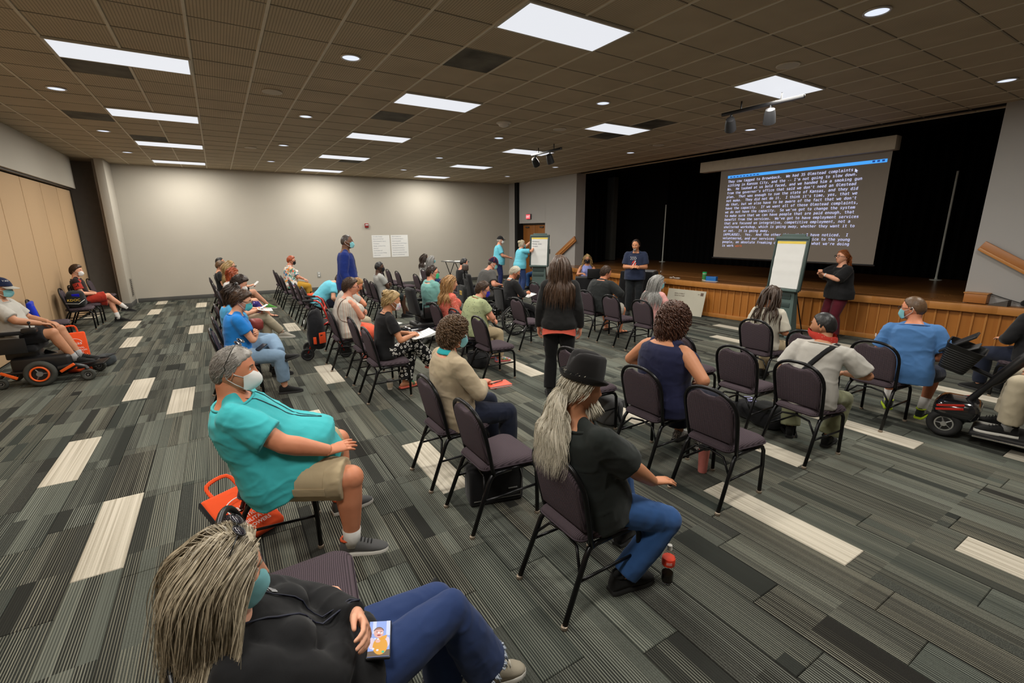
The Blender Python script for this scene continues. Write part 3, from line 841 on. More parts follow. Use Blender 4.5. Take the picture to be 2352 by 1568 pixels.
# --- banquet chairs
def chair_fabric():
 m, nt, b = base_mat('chair_fabric', .9, 0, .15)
 tc = N(nt, 'ShaderNodeTexCoord')
 sp = N(nt, 'ShaderNodeSeparateXYZ'); nt.links.new(tc.outputs['Object'], sp.inputs[0])
 def m2(op, a, bb=0.0):
  n = N(nt, 'ShaderNodeMath', operation=op)
  for i, q in enumerate((a, bb)):
   if isinstance(q, (int, float)): n.inputs[i].default_value = q
   else: nt.links.new(q, n.inputs[i])
  return n.outputs[0]
 u = m2('ADD', sp.outputs[0], sp.outputs[2])
 k = 2 * PI / .017
 a = m2('SINE', m2('MULTIPLY', m2('ADD', u, sp.outputs[1]), k))
 c = m2('SINE', m2('MULTIPLY', m2('SUBTRACT', u, sp.outputs[1]), k))
 w = m2('MULTIPLY', a, c)
 rp = N(nt, 'ShaderNodeValToRGB')
 e = rp.color_ramp.elements
 e[0].position = .2; e[0].color = (.026, .020, .023, 1)
 e[1].position = .75; e[1].color = (.108, .080, .094, 1)
 nt.links.new(m2('MULTIPLY_ADD', w, .5), rp.inputs[0])
 mm = rp.inputs[0].links[0].from_node; mm.inputs[2].default_value = .5
 nt.links.new(rp.outputs[0], b.inputs['Base Color'])
 bp = N(nt, 'ShaderNodeBump'); bp.inputs['Strength'].default_value = .5; bp.inputs['Distance'].default_value = .003
 nt.links.new(mm.outputs[0], bp.inputs['Height']); nt.links.new(bp.outputs[0], b.inputs['Normal'])
 return m
FAB = chair_fabric()
PIPING = mat('chair_piping', (.05, .035, .045), .7)
GLIDE = mat('chair_glide', (.30, .24, .18), .4, .4)
def seat_geo():
 rings = []
 def outline(gr, z):
  pts = []
  hw0, hw1, x0, x1, rf, rb = .175 + gr, .222 + gr, -.155 - gr, .275 + gr, .075, .05
  for (cx, cy, r, a0) in ((x1 - rf, hw1 - rf, rf, 0), (x0 + rb, hw0 - rb, rb, 90), (x0 + rb, -hw0 + rb, rb, 180), (x1 - rf, -hw1 + rf, rf, 270)):
   for k in range(7):
    a = D(a0 + 15 * k); pts.append((cx + r * math.cos(a), cy + r * math.sin(a), z))
  return np.array(pts)
 for gr, z in ((-.02, .418), (-.002, .424), (.004, .440), (.002, .458), (-.012, .472), (-.035, .480)):
  rings.append(outline(gr, z))
 c = rings[-1].mean(0)
 for k, z in ((.7, .4845), (.4, .4865), (.12, .487)):
  rings.append((outline(-.035, z) - [c[0], c[1], 0]) * [k, k, 1] + [c[0], c[1], 0])
 return g_loft(rings)
def back_pt(h, y, dx=0.0):
 """point on the leaning back plane: h = height"""
 return np.array([-.095 - .105 * ((h - .42) / .47) ** 1.15 * 1.0 + dx if h > .42 else -.095 + dx, y, h])
def back_outline(gr, notch=False):
 pts = []
 W2 = .205 + gr
 hb, ht, hm = .475 - gr, .872 + gr, .70
 n = 16
 pts.append((hb, W2 * .93)); pts.append((.56, W2 * .965))
 for k in range(n + 1):
  a = PI * k / n
  cy = W2 * np.sign(math.cos(a)) * abs(math.cos(a)) ** .85
  ch = hm + (ht - hm) * abs(math.sin(a)) ** .8
  if notch and abs(cy) < .085:
   ch -= .034 * math.cos(cy / .085 * PI / 2) ** .5
  pts.append((ch, cy))
 pts.append((.56, -W2 * .965)); pts.append((hb, -W2 * .93))
 return pts
def backrest_geo():
 rings = []
 for gr, dx in ((-.022, -.026), (-.006, -.022), (.0, -.012), (.0, .010), (-.006, .022), (-.022, .028)):
  rings.append(np.array([back_pt(h, y, dx) for h, y in back_outline(gr - .012, True)]))
 return g_loft(rings)
def build_chair():
 t = thing('banquet_chair', 'x', 'chair', (0, 0, 0), 0, 'banquet chairs')
 s = mesh_obj('seat', *seat_geo(), FAB, t, angle=50)
 V, F = seat_geo()
 ring = [np.array([p[0], p[1], .4405]) for p in V[28 * 2:28 * 3]]
 pp_ = [r * [1.012, 1.012, 1] for r in ring]; pp_ += [pp_[0], pp_[1]]
 mesh_obj('piping', *g_tube(pp_, .0045, 5), PIPING, s, angle=180)
 mesh_obj('backrest', *backrest_geo(), FAB, t, angle=50)
 pts = [back_pt(h, y) for h, y in back_outline(.012)]
 pts = [np.array([-.085, pts[0][1] * .98, .40])] + pts + [np.array([-.085, pts[-1][1] * .98, .40])]
 mesh_obj('back_frame', *g_tube(pts, .0145, 8), BLACK_METAL, t, angle=180)
 for sy in (1, -1):
  f = [(.265, sy * .205, .012), (.262, sy * .205, .25), (.255, sy * .203, .36), (.235, sy * .20, .395), (.20, sy * .198, .408), (.05, sy * .195, .410)]
  b = [(.05, sy * .195, .410), (-.06, sy * .193, .408), (-.10, sy * .195, .395), (-.125, sy * .20, .36), (-.265, sy * .213, .012)]
  for path, gx, gy in ((f, .265, .205), (b, -.267, .213)):
   o = mesh_obj('leg', *g_tube(path, .0150, 8), BLACK_METAL, t, angle=180)
   mesh_obj('foot_glide', *g_lathe([(.010, .022), (.018, .018), (.020, .006), (.018, .0), (.001, 0)][::-1], 10, (gx, sy * gy, 0)), GLIDE, o)
  mesh_obj('stretcher', *g_tube([(.26, sy * .204, .235), (-.175, sy * .206, .235)], .009, 6), BLACK_METAL, t, angle=180)
 mesh_obj('cross_bar', *g_tube([(-.165, .205, .27), (-.12, .12, .37), (-.11, 0, .385), (-.12, -.12, .37), (-.165, -.205, .27)], .009, 6), BLACK_METAL, t, angle=180)
 return t
CH0 = build_chair()
ch_used = [False]
OFF = .19
def chair(x, y, rz, label, group=None):
 c = copy_tree(CH0) if ch_used[0] else CH0
 ch_used[0] = True
 c.location = (x, y, 0); c.rotation_euler = (0, 0, D(rz)); c['label'] = label
 if group: c['group'] = group
 return c
chair_list = [
 (.06, 1.97, -8, 'empty chair with bare seat between grey-blonde person and large person in turquoise'),
 (-.06, 1.44, 0, 'chair under the grey-blonde person in black hoodie'),
 (.08, 3.13, -7, 'chair under the large person in turquoise T-shirt and cargo shorts'),
 (-.02, 6.45, 0, 'chair under the person in bright blue T-shirt with raised foot'),
 (.0, 7.35, 2, 'chair under the person with brown cross-body bag'),
 (.02, 8.7, 0, 'chair under the person in coral polo with papers'),
 (.05, 11.0, 0, 'chair under the red-haired person in purple patterned skirt'),
 (-.02, 12.4, 0, 'chair under the blonde person in black holding a white booklet'),
 (-.10, 14.0, 0, 'chair under the person in black T-shirt by the far wall'),
 (.0, 14.75, 0, 'chair under the person half hidden behind the person, by the far wall'),
 (1.50, 15.65, 0, 'empty chair farthest of the six in the row before the floral shirt'),
 (1.48, 14.57, 0, 'chair under the red-haired person in floral shirt'),
 (1.48, 13.55, 0, 'empty chair just on the camera side of the floral shirt'),
 (1.52, 12.24, 0, 'empty chair second on the camera side of the floral shirt'),
 (1.54, 11.31, 0, 'empty chair before the bending person in turquoise'),
 (1.56, 10.50, 0, 'chair under the bending person in turquoise, orange bag beside it'),
 (1.45, 7.16, 0, 'chair under the person in striped sleeveless shirt'),
 (1.60, 8.45, 0, 'chair under the person with the microphone'),
 (1.56, 6.31, 0, 'empty chair between striped person and person with hair clip'),
 (1.54, 5.52, 0, 'chair under the person with hair clip and patterned mask'),
 (3.10, 12.17, 0, 'empty chair farthest of two left of the person in black mask'),
 (3.11, 11.45, 0, 'empty chair directly left of the person in black mask'),
 (3.05, 10.69, 0, 'chair under the person in grey T-shirt and black mask'),
 (4.42, 14.7, 0, 'lilac-seated chair farthest of three beside the posters'),
 (4.42, 13.95, 0, 'lilac-seated chair in the middle of three beside the posters'),
 (4.43, 13.1, 0, 'lilac-seated chair nearest of three beside the posters'),
 (5.72, 14.5, 4, 'chair under the dark-haired person in white shirt'),
 (5.32, 13.35, 4, 'chair under the person with long straight grey hair'),
 (5.18, 10.9, 0, 'chair under the balding dark-haired person in black'),
 (4.54, 11.9, 0, 'empty chair before the long-grey-haired person'),
 (2.99, 6.88, 0, 'chair under the strawberry-blonde person in coral'),
 (3.01, 6.18, 0, 'chair under the person in green printed shirt'),
 (3.01, 5.43, 0, 'empty chair right of the person in green printed shirt'),
 (6.14, 10.58, 0, 'empty chair behind the person in black jacket, toward the standing helpers'),
 (4.37, 6.62, 0, 'empty chair beside the big spoked wheel of the wheelchair'),
 (6.0, 8.45, 0, 'empty lilac-seated chair beyond the wheelchair, before the green easel'),
 (5.91, 5.97, 0, 'empty chair right of the person in black shirt'),
 (5.99, 6.72, 0, 'chair under the person in black shirt and grey shorts'),
 (5.91, 5.25, 0, 'chair under the person with long grey hair in pink'),
 (2.97, 3.42, 0, 'empty chair partly hidden by the black hat'),
 (3.05, 2.60, 0, 'chair under the person in navy sleeveless dress'),
 (5.83, 3.27, 0, 'chair under the person with dreadlocks'),
 (4.37, 3.28, 0, 'empty chair right of the person in navy, back hidden by her'),
 (4.36, 2.58, 0, 'empty chair behind the black backpack'),
 (3.07, 1.95, 0, 'empty chair nearest the long pale carpet plank'),
 (4.30, 1.95, -4, 'chair under the person with red bandana'),
 (5.66, 2.57, 0, 'empty chair beyond the person with red bandana'),
 (5.71, 1.93, -3, 'chair under the person in blue T-shirt and glasses'),
 (1.44, 3.33, 0, 'chair under the person in tan cardigan'),
 (1.46, 2.66, 0, 'empty chair between tan cardigan and black hat'),
 (1.53, 1.76, 0, 'chair under the person with black hat and long grey hair'),
 (-2.74, 11.2, 8, 'empty chair by the partition next to the power wheelchair'),
 (-2.72, 13.1, 4, 'chair by the partition holding a black bag'),
 (-2.70, 13.74, 3, 'chair by the partition under the young person in red and black'),
 (-2.70, 15.5, 0, 'empty chair by the partition beyond the young person in red'),
 (9.08, 10.48, 232, 'chair under the person at the small table with black cloth'),
 (9.35, 13.45, 200, 'chair under the dark-haired person behind the green easel'),
 (7.80, 1.15, 60, 'chair at the edge of the scene under the person in black'),
]
for a in chair_list:
 chair(*a)
# --- people: shapes
def vnoise(P, seed=0):
 P = np.asarray(P) + seed * 17.37
 i = np.floor(P).astype(np.int64); f = P - i
 f = f * f * (3 - 2 * f)
 def h(a, b, c):
  n = (a * 374761393 + b * 668265263 + c * 1274126177) & 0xffffffff
  n = ((n ^ (n >> 13)) * 1274126177) & 0xffffffff
  return ((n ^ (n >> 16)) & 0xffff) / 32767.5 - 1
 r = 0
 for dx in (0, 1):
  for dy in (0, 1):
   for dz in (0, 1):
    w = (f[:, 0] if dx else 1 - f[:, 0]) * (f[:, 1] if dy else 1 - f[:, 1]) * (f[:, 2] if dz else 1 - f[:, 2])
    r = r + w * h(i[:, 0] + dx, i[:, 1] + dy, i[:, 2] + dz)
 return r
def eval_remesh(jobs):
 """jobs: list of (V, F, voxel). One depsgraph pass; returns lists of (V, F)."""
 objs = []
 for V, F, vox in jobs:
  me = bpy.data.meshes.new('tmp'); me.from_pydata(np.asarray(V).tolist(), [], [list(f) for f in F])
  o = bpy.data.objects.new('tmp', me); COL.objects.link(o)
  m = o.modifiers.new('r', 'REMESH'); m.mode = 'VOXEL'; m.voxel_size = vox
  objs.append(o)
 dg = bpy.context.evaluated_depsgraph_get(); dg.update()
 out = []
 for o in objs:
  ev = o.evaluated_get(dg); me = ev.to_mesh()
  n = len(me.vertices); co = np.empty(n * 3); me.vertices.foreach_get('co', co); co = co.reshape(-1, 3)
  ls = np.empty(len(me.loops), np.int32); me.loops.foreach_get('vertex_index', ls)
  lt = np.empty(len(me.polygons), np.int32); me.polygons.foreach_get('loop_total', lt)
  e = np.empty(len(me.edges) * 2, np.int32); me.edges.foreach_get('vertices', e)
  out.append((co, ls, lt, e.reshape(-1, 2)))
  ev.to_mesh_clear()
 for o in objs:
  me = o.data; bpy.data.objects.remove(o); bpy.data.meshes.remove(me)
 return out
def smooth(co, e, it=3, k=.5):
 n = len(co)
 deg = np.bincount(e.ravel(), minlength=n).astype(float)[:, None]; deg[deg == 0] = 1
 for _ in range(it):
  acc = np.zeros_like(co)
  for a in range(3):
   acc[:, a] = np.bincount(e[:, 0], co[e[:, 1], a], n) + np.bincount(e[:, 1], co[e[:, 0], a], n)
  co = co + k * (acc / deg - co)
 return co
def normals(co, ls, lt):
 st = np.concatenate([[0], np.cumsum(lt)[:-1]])
 q = lt == 4
 s = st[q]
 a, b, c, d = (co[ls[s + i]] for i in range(4))
 fn = np.cross(c - a, d - b)
 n = np.zeros_like(co)
 for i in range(4):
  for k in range(3):
   n[:, k] += np.bincount(ls[s + i], fn[:, k], len(co))
 return n / (np.linalg.norm(n, axis=1, keepdims=True) + 1e-12)
def raw_mesh(name, co, ls, lt, mats, attrs=None):
 me = bpy.data.meshes.new(name)
 me.vertices.add(len(co)); me.loops.add(len(ls)); me.polygons.add(len(lt))
 me.vertices.foreach_set('co', np.asarray(co, np.float32).ravel())
 me.loops.foreach_set('vertex_index', np.asarray(ls, np.int32))
 st = np.concatenate([[0], np.cumsum(lt)[:-1]]).astype(np.int32)
 me.polygons.foreach_set('loop_start', st)
 me.polygons.foreach_set('loop_total', np.asarray(lt, np.int32))
 me.polygons.foreach_set('use_smooth', np.ones(len(lt), bool))
 for m in mats: me.materials.append(m)
 if attrs:
  for k, v in attrs.items():
   a = me.attributes.new(k, 'FLOAT', 'POINT'); a.data.foreach_set('value', np.asarray(v, np.float32))
 me.update(calc_edges=True)
 me.validate()
 return me
def flat_faces(F):
 return np.array([i for f in F for i in f], np.int32), np.array([len(f) for f in F], np.int32)
# --- head
def sstep(a, b, x):
 t = np.clip((x - a) / (b - a), 0, 1)
 return t * t * (3 - 2 * t)
def head_surface(d, fem=0.0, fat=0.0):
 """unit directions (x forward, y left, z up) -> points of the head about its centre"""
 x, y, z = d[:, 0], d[:, 1], d[:, 2]
 a = np.where(x > 0, .096, .103)
 P = np.stack([x * a, y * .077, z * np.where(z > 0, .118, .122)], 1)
 X, Y, Z = P[:, 0].copy(), P[:, 1].copy(), P[:, 2].copy()
 low = sstep(.0, -.115, Z)
 Y *= 1 - low * (.30 - .22 * fat + .05 * fem)
 X = np.where(X < 0, X * (1 - .45 * sstep(-.02, -.11, Z)), X)
 X += low * .012 * (X > 0)
 Y *= 1 + .03 * np.exp(-((Z + .02) / .04) ** 2)
 front = sstep(.02, .07, X)
 X = np.where(X > .07, .07 + (X - .07) * .75, X) + .004 * front
 g = lambda q, s: np.exp(-(q / s) ** 2)
 nose = np.clip((.03 - Z) / .055, 0, 1) * (Z > -.03) + np.clip((Z + .043) / .013, 0, 1) * (Z <= -.03)
 X += front * .027 * nose * g(Y, .0115 + .006 * np.clip((.01 - Z) / .04, 0, 1))
 X -= front * .010 * g(np.abs(Y) - .031, .014) * g(Z - .012, .012)
 X += front * .0055 * g(Z - .034, .010) * g(np.abs(Y) - .026, .024)
 X += front * .006 * g(Y, .022) * (g(Z + .060, .0065) + 1.15 * g(Z + .073, .007))
 X -= front * .004 * g(Y, .024) * g(Z + .0665, .003)
 X += front * .008 * g(Y, .022) * g(Z + .103, .016)
 X += front * .004 * g(np.abs(Y) - .046, .018) * g(Z + .02, .018)
 return np.stack([X, Y, Z], 1)
def dir_grid(nu, nv):
 """denser towards the face"""
 a = np.linspace(-PI, PI, nu, endpoint=False)
 a = a - .38 * np.sin(a)
 e = -PI / 2 + PI * (np.arange(1, nv)) / nv
 A, E_ = np.meshgrid(a, e)
 d = np.stack([np.cos(E_) * np.cos(A), np.cos(E_) * np.sin(A), np.sin(E_)], -1).reshape(-1, 3)
 return np.concatenate([[[0, 0, -1.0]], d, [[0, 0, 1.0]]])
def grid_faces(nu, nv):
 F = [(0, 1 + (j + 1) % nu, 1 + j) for j in range(nu)]
 for i in range(nv - 2):
  a, b = 1 + i * nu, 1 + (i + 1) * nu
  F += [(a + j, a + (j + 1) % nu, b + (j + 1) % nu, b + j) for j in range(nu)]
 a = 1 + (nv - 2) * nu
 F += [(a + j, a + (j + 1) % nu, (nv - 1) * nu + 1) for j in range(nu)]
 return F
def ear_geo(sy):
 V, F = g_ell((0, 0, 0), (.019, .007, .033), None, 14, 10)
 V[:, 0] -= .006 * (V[:, 2] < 0) * (V[:, 2] / -.033)
 V[:, 0] *= 1 - .25 * (V[:, 2] < 0)
 hollow = np.exp(-((V[:, 0] - .002) / .009) ** 2 - (V[:, 2] / .018) ** 2)
 V[:, 1] = np.where(V[:, 1] > 0, V[:, 1] - .006 * hollow, V[:, 1])
 V = V @ rotz(D(28)).T
 V = V * [1, sy, 1]
 F = [f[::-1] for f in F] if sy < 0 else F
 return V + [-.006, sy * .078, -.008], F
HEADRES = {0: (72, 60), 1: (48, 40), 2: (34, 28)}
def az_el(d):
 return np.degrees(np.abs(np.arctan2(d[:, 1], d[:, 0]))), np.degrees(np.arcsin(np.clip(d[:, 2], -1, 1)))
def hairline(az, style, recede=0.0):
 short = np.interp(az, [0, 35, 60, 75, 88, 96, 104, 112, 125, 180], [40 + recede, 38 + recede * 1.6, 27 + recede, 14, -8, -10, 4, -6, -30, -38])
 if style in ('long', 'bob', 'curly', 'dreads'):
  return np.interp(az, [0, 25, 45, 65, 85, 110, 180], [46, 40, 24, 2, -22, -42, -45])
 return short
def hair_cap(style, thick, tier, recede=0.0, seed=0, fem=0, rough=.5, edge=9.0):
 nu, nv = HEADRES[tier]
 nu, nv = int(nu * 1.15), int(nv * 1.15)
 a = np.linspace(-PI, PI, nu, endpoint=False); e = -PI / 2 + PI * np.arange(1, nv) / nv
 A, E_ = np.meshgrid(a, e)
 d = np.stack([np.cos(E_) * np.cos(A), np.cos(E_) * np.sin(A), np.sin(E_)], -1).reshape(-1, 3)
 d = np.concatenate([[[0, 0, -1.0]], d, [[0, 0, 1.0]]])
 F = grid_faces(nu, nv)
 P = head_surface(d, fem)
 az, el = az_el(d)
 hl = hairline(az, style, recede) + 3.5 * vnoise(d * 9, seed)
 w = sstep(-2, edge, el - hl)
 inside = el - hl > -4
 nrm = d / np.array([.096, .077, .118]); nrm /= np.linalg.norm(nrm, axis=1, keepdims=True)
 n1 = vnoise(d * np.array([7, 7, 9]), seed + 1); n2 = vnoise(d * 24, seed + 2); n3 = vnoise(d * 48, seed + 5)
 t = thick * (.55 + .45 * sstep(-20, 60, el)) * w * (1 + rough * (.5 * n1 + .35 * n2 + .2 * n3)) - .0025 * (1 - w)
 P = P + nrm * t[:, None]
 F = [f for f in F if all(inside[i] for i in f)]
 return P, F
def strands(n, style, length, tier, H, R, cols, spread=.03, wave=.0, r=.005, backbias=.0, seed=0, keep=None, nodes=11, part=.0, tie=None, lift=.012, fem=0, fine=False):
 """hair strands grown from the scalp, sliding over head and shoulders under gravity; H = head centre, R = head rotation (person frame)"""
 rs = np.random.RandomState(seed + 11)
 d = []
 while len(d) < n:
  q = rs.randn(3); q /= np.linalg.norm(q)
  az, el = az_el(q[None])
  if el[0] > hairline(az, style)[0] + 1 and el[0] > -45: d.append(q)
 d = np.array(d)
 root = head_surface(d, fem) * 1.0
 nl = d / np.array([.096, .077, .118]); nl /= np.linalg.norm(nl, axis=1, keepdims=True)
 P = root @ R.T + H
 nw = nl @ R.T
 paths = [P.copy()]
 L = length * (.75 + .35 * rs.rand(n))
 step = (L / (nodes - 1))[:, None]
 v = nw * .5 + np.array([0, 0, -.3])
 back = R @ np.array([-1.0, 0, 0]); left = R @ np.array([0, 1.0, 0])
 nc = 46
 cd = rs.randn(nc, 3); cd /= np.linalg.norm(cd, axis=1, keepdims=True)
 clump = np.argmax(d @ cd.T + .10 * rs.randn(n, nc), axis=1)
 ph = rs.rand(n) * 2.2; csd = rs.randn(nc, 3); sd = (.32 * csd[clump] + .55 * rs.randn(n, 3)) if fine else (.7 * csd[clump] + .3 * rs.randn(n, 3))
 cph = rs.rand(nc) * 6.28
 layer = lift * (.3 + .7 * rs.rand(n)) * (.9 + .2 * np.sin(clump * 2.4) ** 2)
 for k in range(1, nodes):
  loc = (P - H) @ R
  top = sstep(.0, .09, loc[:, 2])[:, None]
  fr = sstep(-.01, .05, loc[:, 0])[:, None]
  sgn = np.sign(loc[:, 1:2] - part * .02)
  g = np.array([0, 0, -1.0]) * (1 - .35 * top) + back * (.55 * top + .5 * fr + backbias) + left * sgn * (.55 * fr + .25 * top)
  v = v * .5 + g * .7 + sd * spread * .45
  v /= np.linalg.norm(v, axis=1, keepdims=True)
  Q = P + v * step
  q = (Q - H) @ R
  s = q / np.array([.100, .084, .122])
  rr = np.linalg.norm(s, axis=1)
  lim = 1 + layer / .09
  fix = rr < lim
  q[fix] = (s[fix] / rr[fix, None] * lim[fix, None]) * np.array([.100, .084, .122])
  face = (q[:, 0] > .035) & (q[:, 2] < .06)
  q[face, 1] = np.where(q[face, 1] >= 0, 1, -1) * np.maximum(np.abs(q[face, 1]), .072)
  Q = q @ R.T + H
  if keep is not None: Q = keep(Q, layer)
  P = Q
  W = P.copy()
  if wave:
   tt = k / (nodes - 1)
   c = cph[clump]
   W += (left[None] * np.sin(c + tt * 7 + ph * .25)[:, None] + back[None] * np.cos(c + tt * 6 + ph * .25)[:, None]) * wave * sstep(.05, .6, np.array([tt]))
  paths.append(W)
 paths = np.array(paths)
 return ribbons(paths, r, rs, .12, H - np.array([.02, 0, .03]) if fine else None)
def ribbons(paths, r, rs, taper=.15, flat=None):
 """flat-oval tubes (or, with flat = a centre, thin hair ribbons facing outwards) along many paths at once"""
 k, n = paths.shape[:2]
 T = np.gradient(paths, axis=0); T /= np.linalg.norm(T, axis=2, keepdims=True) + 1e-9
 if flat is not None:
  o = paths - np.array([flat[0], flat[1], 0]) * np.array([1, 1, 0]); o[:, :, 2] = (paths[:, :, 2] - flat[2]) * (paths[:, :, 2] > flat[2])
  o = o + .5 * rs.randn(n, 3)[None] * np.linalg.norm(o, axis=2, keepdims=True)
  S = np.cross(T, o); S /= np.linalg.norm(S, axis=2, keepdims=True) + 1e-9
  t = np.linspace(0, 1, k)
  rad = r * (.6 + .8 * rs.rand(n))[None, :] * (1 - (1 - taper) * sstep(.6, 1, t))[:, None]
  V = np.stack([paths - S * rad[:, :, None], paths + S * rad[:, :, None]], 2)
  idx = np.arange(k * n * 2).reshape(k, n, 2)
  q = np.stack([idx[:-1, :, 0], idx[:-1, :, 1], idx[1:, :, 1], idx[1:, :, 0]], -1).reshape(-1, 4)
  return V.reshape(-1, 3), q, np.repeat(rs.rand(n)[None, :, None], 2, 2).repeat(k, 0).reshape(-1)
 ref = rs.randn(n, 3); ref /= np.linalg.norm(ref, axis=1, keepdims=True)
 S = np.cross(T, ref[None]); S /= np.linalg.norm(S, axis=2, keepdims=True) + 1e-9
 U = np.cross(T, S)
 t = np.linspace(0, 1, k)
 rad = r * (.6 + .8 * rs.rand(n))[None, :] * ((.55 + .45 * sstep(0, .2, t)) * (1 - (1 - taper) * sstep(.6, 1, t)))[:, None]
 V = []
 for a in range(4):
  th = a * PI / 2
  V.append(paths + S * (rad * math.cos(th))[:, :, None] + U * (.6 * rad * math.sin(th))[:, :, None])
 V = np.stack(V, 2)
 idx = np.arange(k * n * 4).reshape(k, n, 4)
 q = []
 for a in range(4):
  b = (a + 1) % 4
  q.append(np.stack([idx[:-1, :, a], idx[:-1, :, b], idx[1:, :, b], idx[1:, :, a]], -1).reshape(-1, 4))
 q = np.concatenate(q)
 e1 = idx[-1][:, ::1]; e0 = idx[0][:, ::-1]
 q = np.concatenate([q, e1, e0])
 var = np.repeat(rs.rand(n)[None, :, None], 4, 2).repeat(k, 0).reshape(-1)
 return V.reshape(-1, 3), q, var
def hair_mat(name, c1, c2, rough=.42):
 if name in _mc: return _mc[name]
 m, nt, b = base_mat(name, rough, 0, .45)
 at = N(nt, 'ShaderNodeAttribute'); at.attribute_name = 'strand'
 tc = N(nt, 'ShaderNodeTexCoord'); mp = N(nt, 'ShaderNodeMapping'); mp.inputs['Scale'].default_value = (60, 60, 36)
 nt.links.new(tc.outputs['Object'], mp.inputs[0])
 nz = N(nt, 'ShaderNodeTexNoise'); nz.inputs['Scale'].default_value = 1; nz.inputs['Detail'].default_value = 2
 nt.links.new(mp.outputs[0], nz.inputs['Vector'])
 av = N(nt, 'ShaderNodeMath', operation='MULTIPLY_ADD'); av.inputs[1].default_value = .55; 
 nt.links.new(at.outputs['Fac'], av.inputs[0])
 sb = N(nt, 'ShaderNodeMath', operation='MULTIPLY_ADD'); sb.inputs[1].default_value = .7; sb.inputs[2].default_value = -.1
 nt.links.new(nz.outputs['Fac'], sb.inputs[0]); nt.links.new(sb.outputs[0], av.inputs[2])
 mx = N(nt, 'ShaderNodeMix', data_type='RGBA')
 mx.inputs[6].default_value = list(c1) + [1]; mx.inputs[7].default_value = list(c2) + [1]
 nt.links.new(av.outputs[0], mx.inputs[0]); nt.links.new(mx.outputs[2], b.inputs['Base Color'])
 bp = N(nt, 'ShaderNodeBump'); bp.inputs['Strength'].default_value = .6; bp.inputs['Distance'].default_value = .004
 nt.links.new(nz.outputs['Fac'], bp.inputs['Height']); nt.links.new(bp.outputs[0], b.inputs['Normal'])
 _mc[name] = m
 return m
HAIR = {
 'greyblonde': ((.17, .135, .085), (.54, .46, .33)), 'grey': ((.20, .185, .165), (.44, .41, .37)), 'silver': ((.42, .38, .29), (.74, .69, .57)),
 'brown': ((.022, .011, .006), (.085, .042, .020)), 'darkbrown': ((.010, .006, .004), (.045, .022, .012)), 'black': ((.006, .006, .006), (.02, .018, .018)),
 'red': ((.16, .040, .008), (.38, .12, .028)), 'brightred': ((.20, .030, .008), (.42, .085, .022)), 'blonde': ((.20, .12, .04), (.55, .38, .17)), 'strawberry': ((.20, .095, .03), (.48, .27, .10)),
 'lightbrown': ((.055, .030, .014), (.16, .09, .045)), 'platinum': ((.40, .33, .21), (.75, .67, .5)), 'auburn': ((.030, .011, .007), (.12, .05, .028)), 'longgrey': ((.08, .078, .072), (.40, .39, .37)),
 'dread': ((.018, .010, .006), (.075, .042, .024)), 'stubble': ((.03, .024, .02), (.07, .055, .045)),
}
SKIN = {'fair': (.72, .36, .23), 'pink': (.70, .31, .20), 'tan': (.54, .235, .12), 'brown': (.15, .065, .033), 'olive': (.46, .215, .115), 'dark': (.075, .033, .018), 'ruddy': (.63, .245, .13)}
def skin_mat(k):
 name = 'skin_' + k
 if name in _mc: return _mc[name]
 c = SKIN[k]
 m, nt, b = base_mat(name, .52, 0, .4)
 at = N(nt, 'ShaderNodeAttribute'); at.attribute_name = 'lip'
 tc = N(nt, 'ShaderNodeTexCoord')
 nz = N(nt, 'ShaderNodeTexNoise'); nz.inputs['Scale'].default_value = 14; nz.inputs['Detail'].default_value = 4
 nt.links.new(tc.outputs['Object'], nz.inputs['Vector'])
 mx = N(nt, 'ShaderNodeMix', data_type='RGBA')
 mx.inputs[6].default_value = [c[0] * .93, c[1] * .84, c[2] * .80, 1]; mx.inputs[7].default_value = [min(1, c[0] * 1.05), c[1] * 1.12, c[2] * 1.15, 1]
 nt.links.new(nz.outputs['Fac'], mx.inputs[0])
 m2 = N(nt, 'ShaderNodeMix', data_type='RGBA')
 m2.inputs[7].default_value = [c[0] * .72, c[1] * .42, c[2] * .45, 1]
 nt.links.new(at.outputs['Fac'], m2.inputs[0]); nt.links.new(mx.outputs[2], m2.inputs[6])
 nt.links.new(m2.outputs[2], b.inputs['Base Color'])
 b.inputs['Subsurface Weight'].default_value = 0.0
 n2 = N(nt, 'ShaderNodeTexNoise'); n2.inputs['Scale'].default_value = 260
 nt.links.new(tc.outputs['Object'], n2.inputs['Vector'])
 bp = N(nt, 'ShaderNodeBump'); bp.inputs['Strength'].default_value = .12; bp.inputs['Distance'].default_value = .002
 nt.links.new(n2.outputs['Fac'], bp.inputs['Height']); nt.links.new(bp.outputs[0], b.inputs['Normal'])
 _mc[name] = m
 return m
EYE = mat('eye_white', (.70, .68, .65), .15, var=.02)
IRIS = mat('eye_iris', (.035, .02, .012), .1)
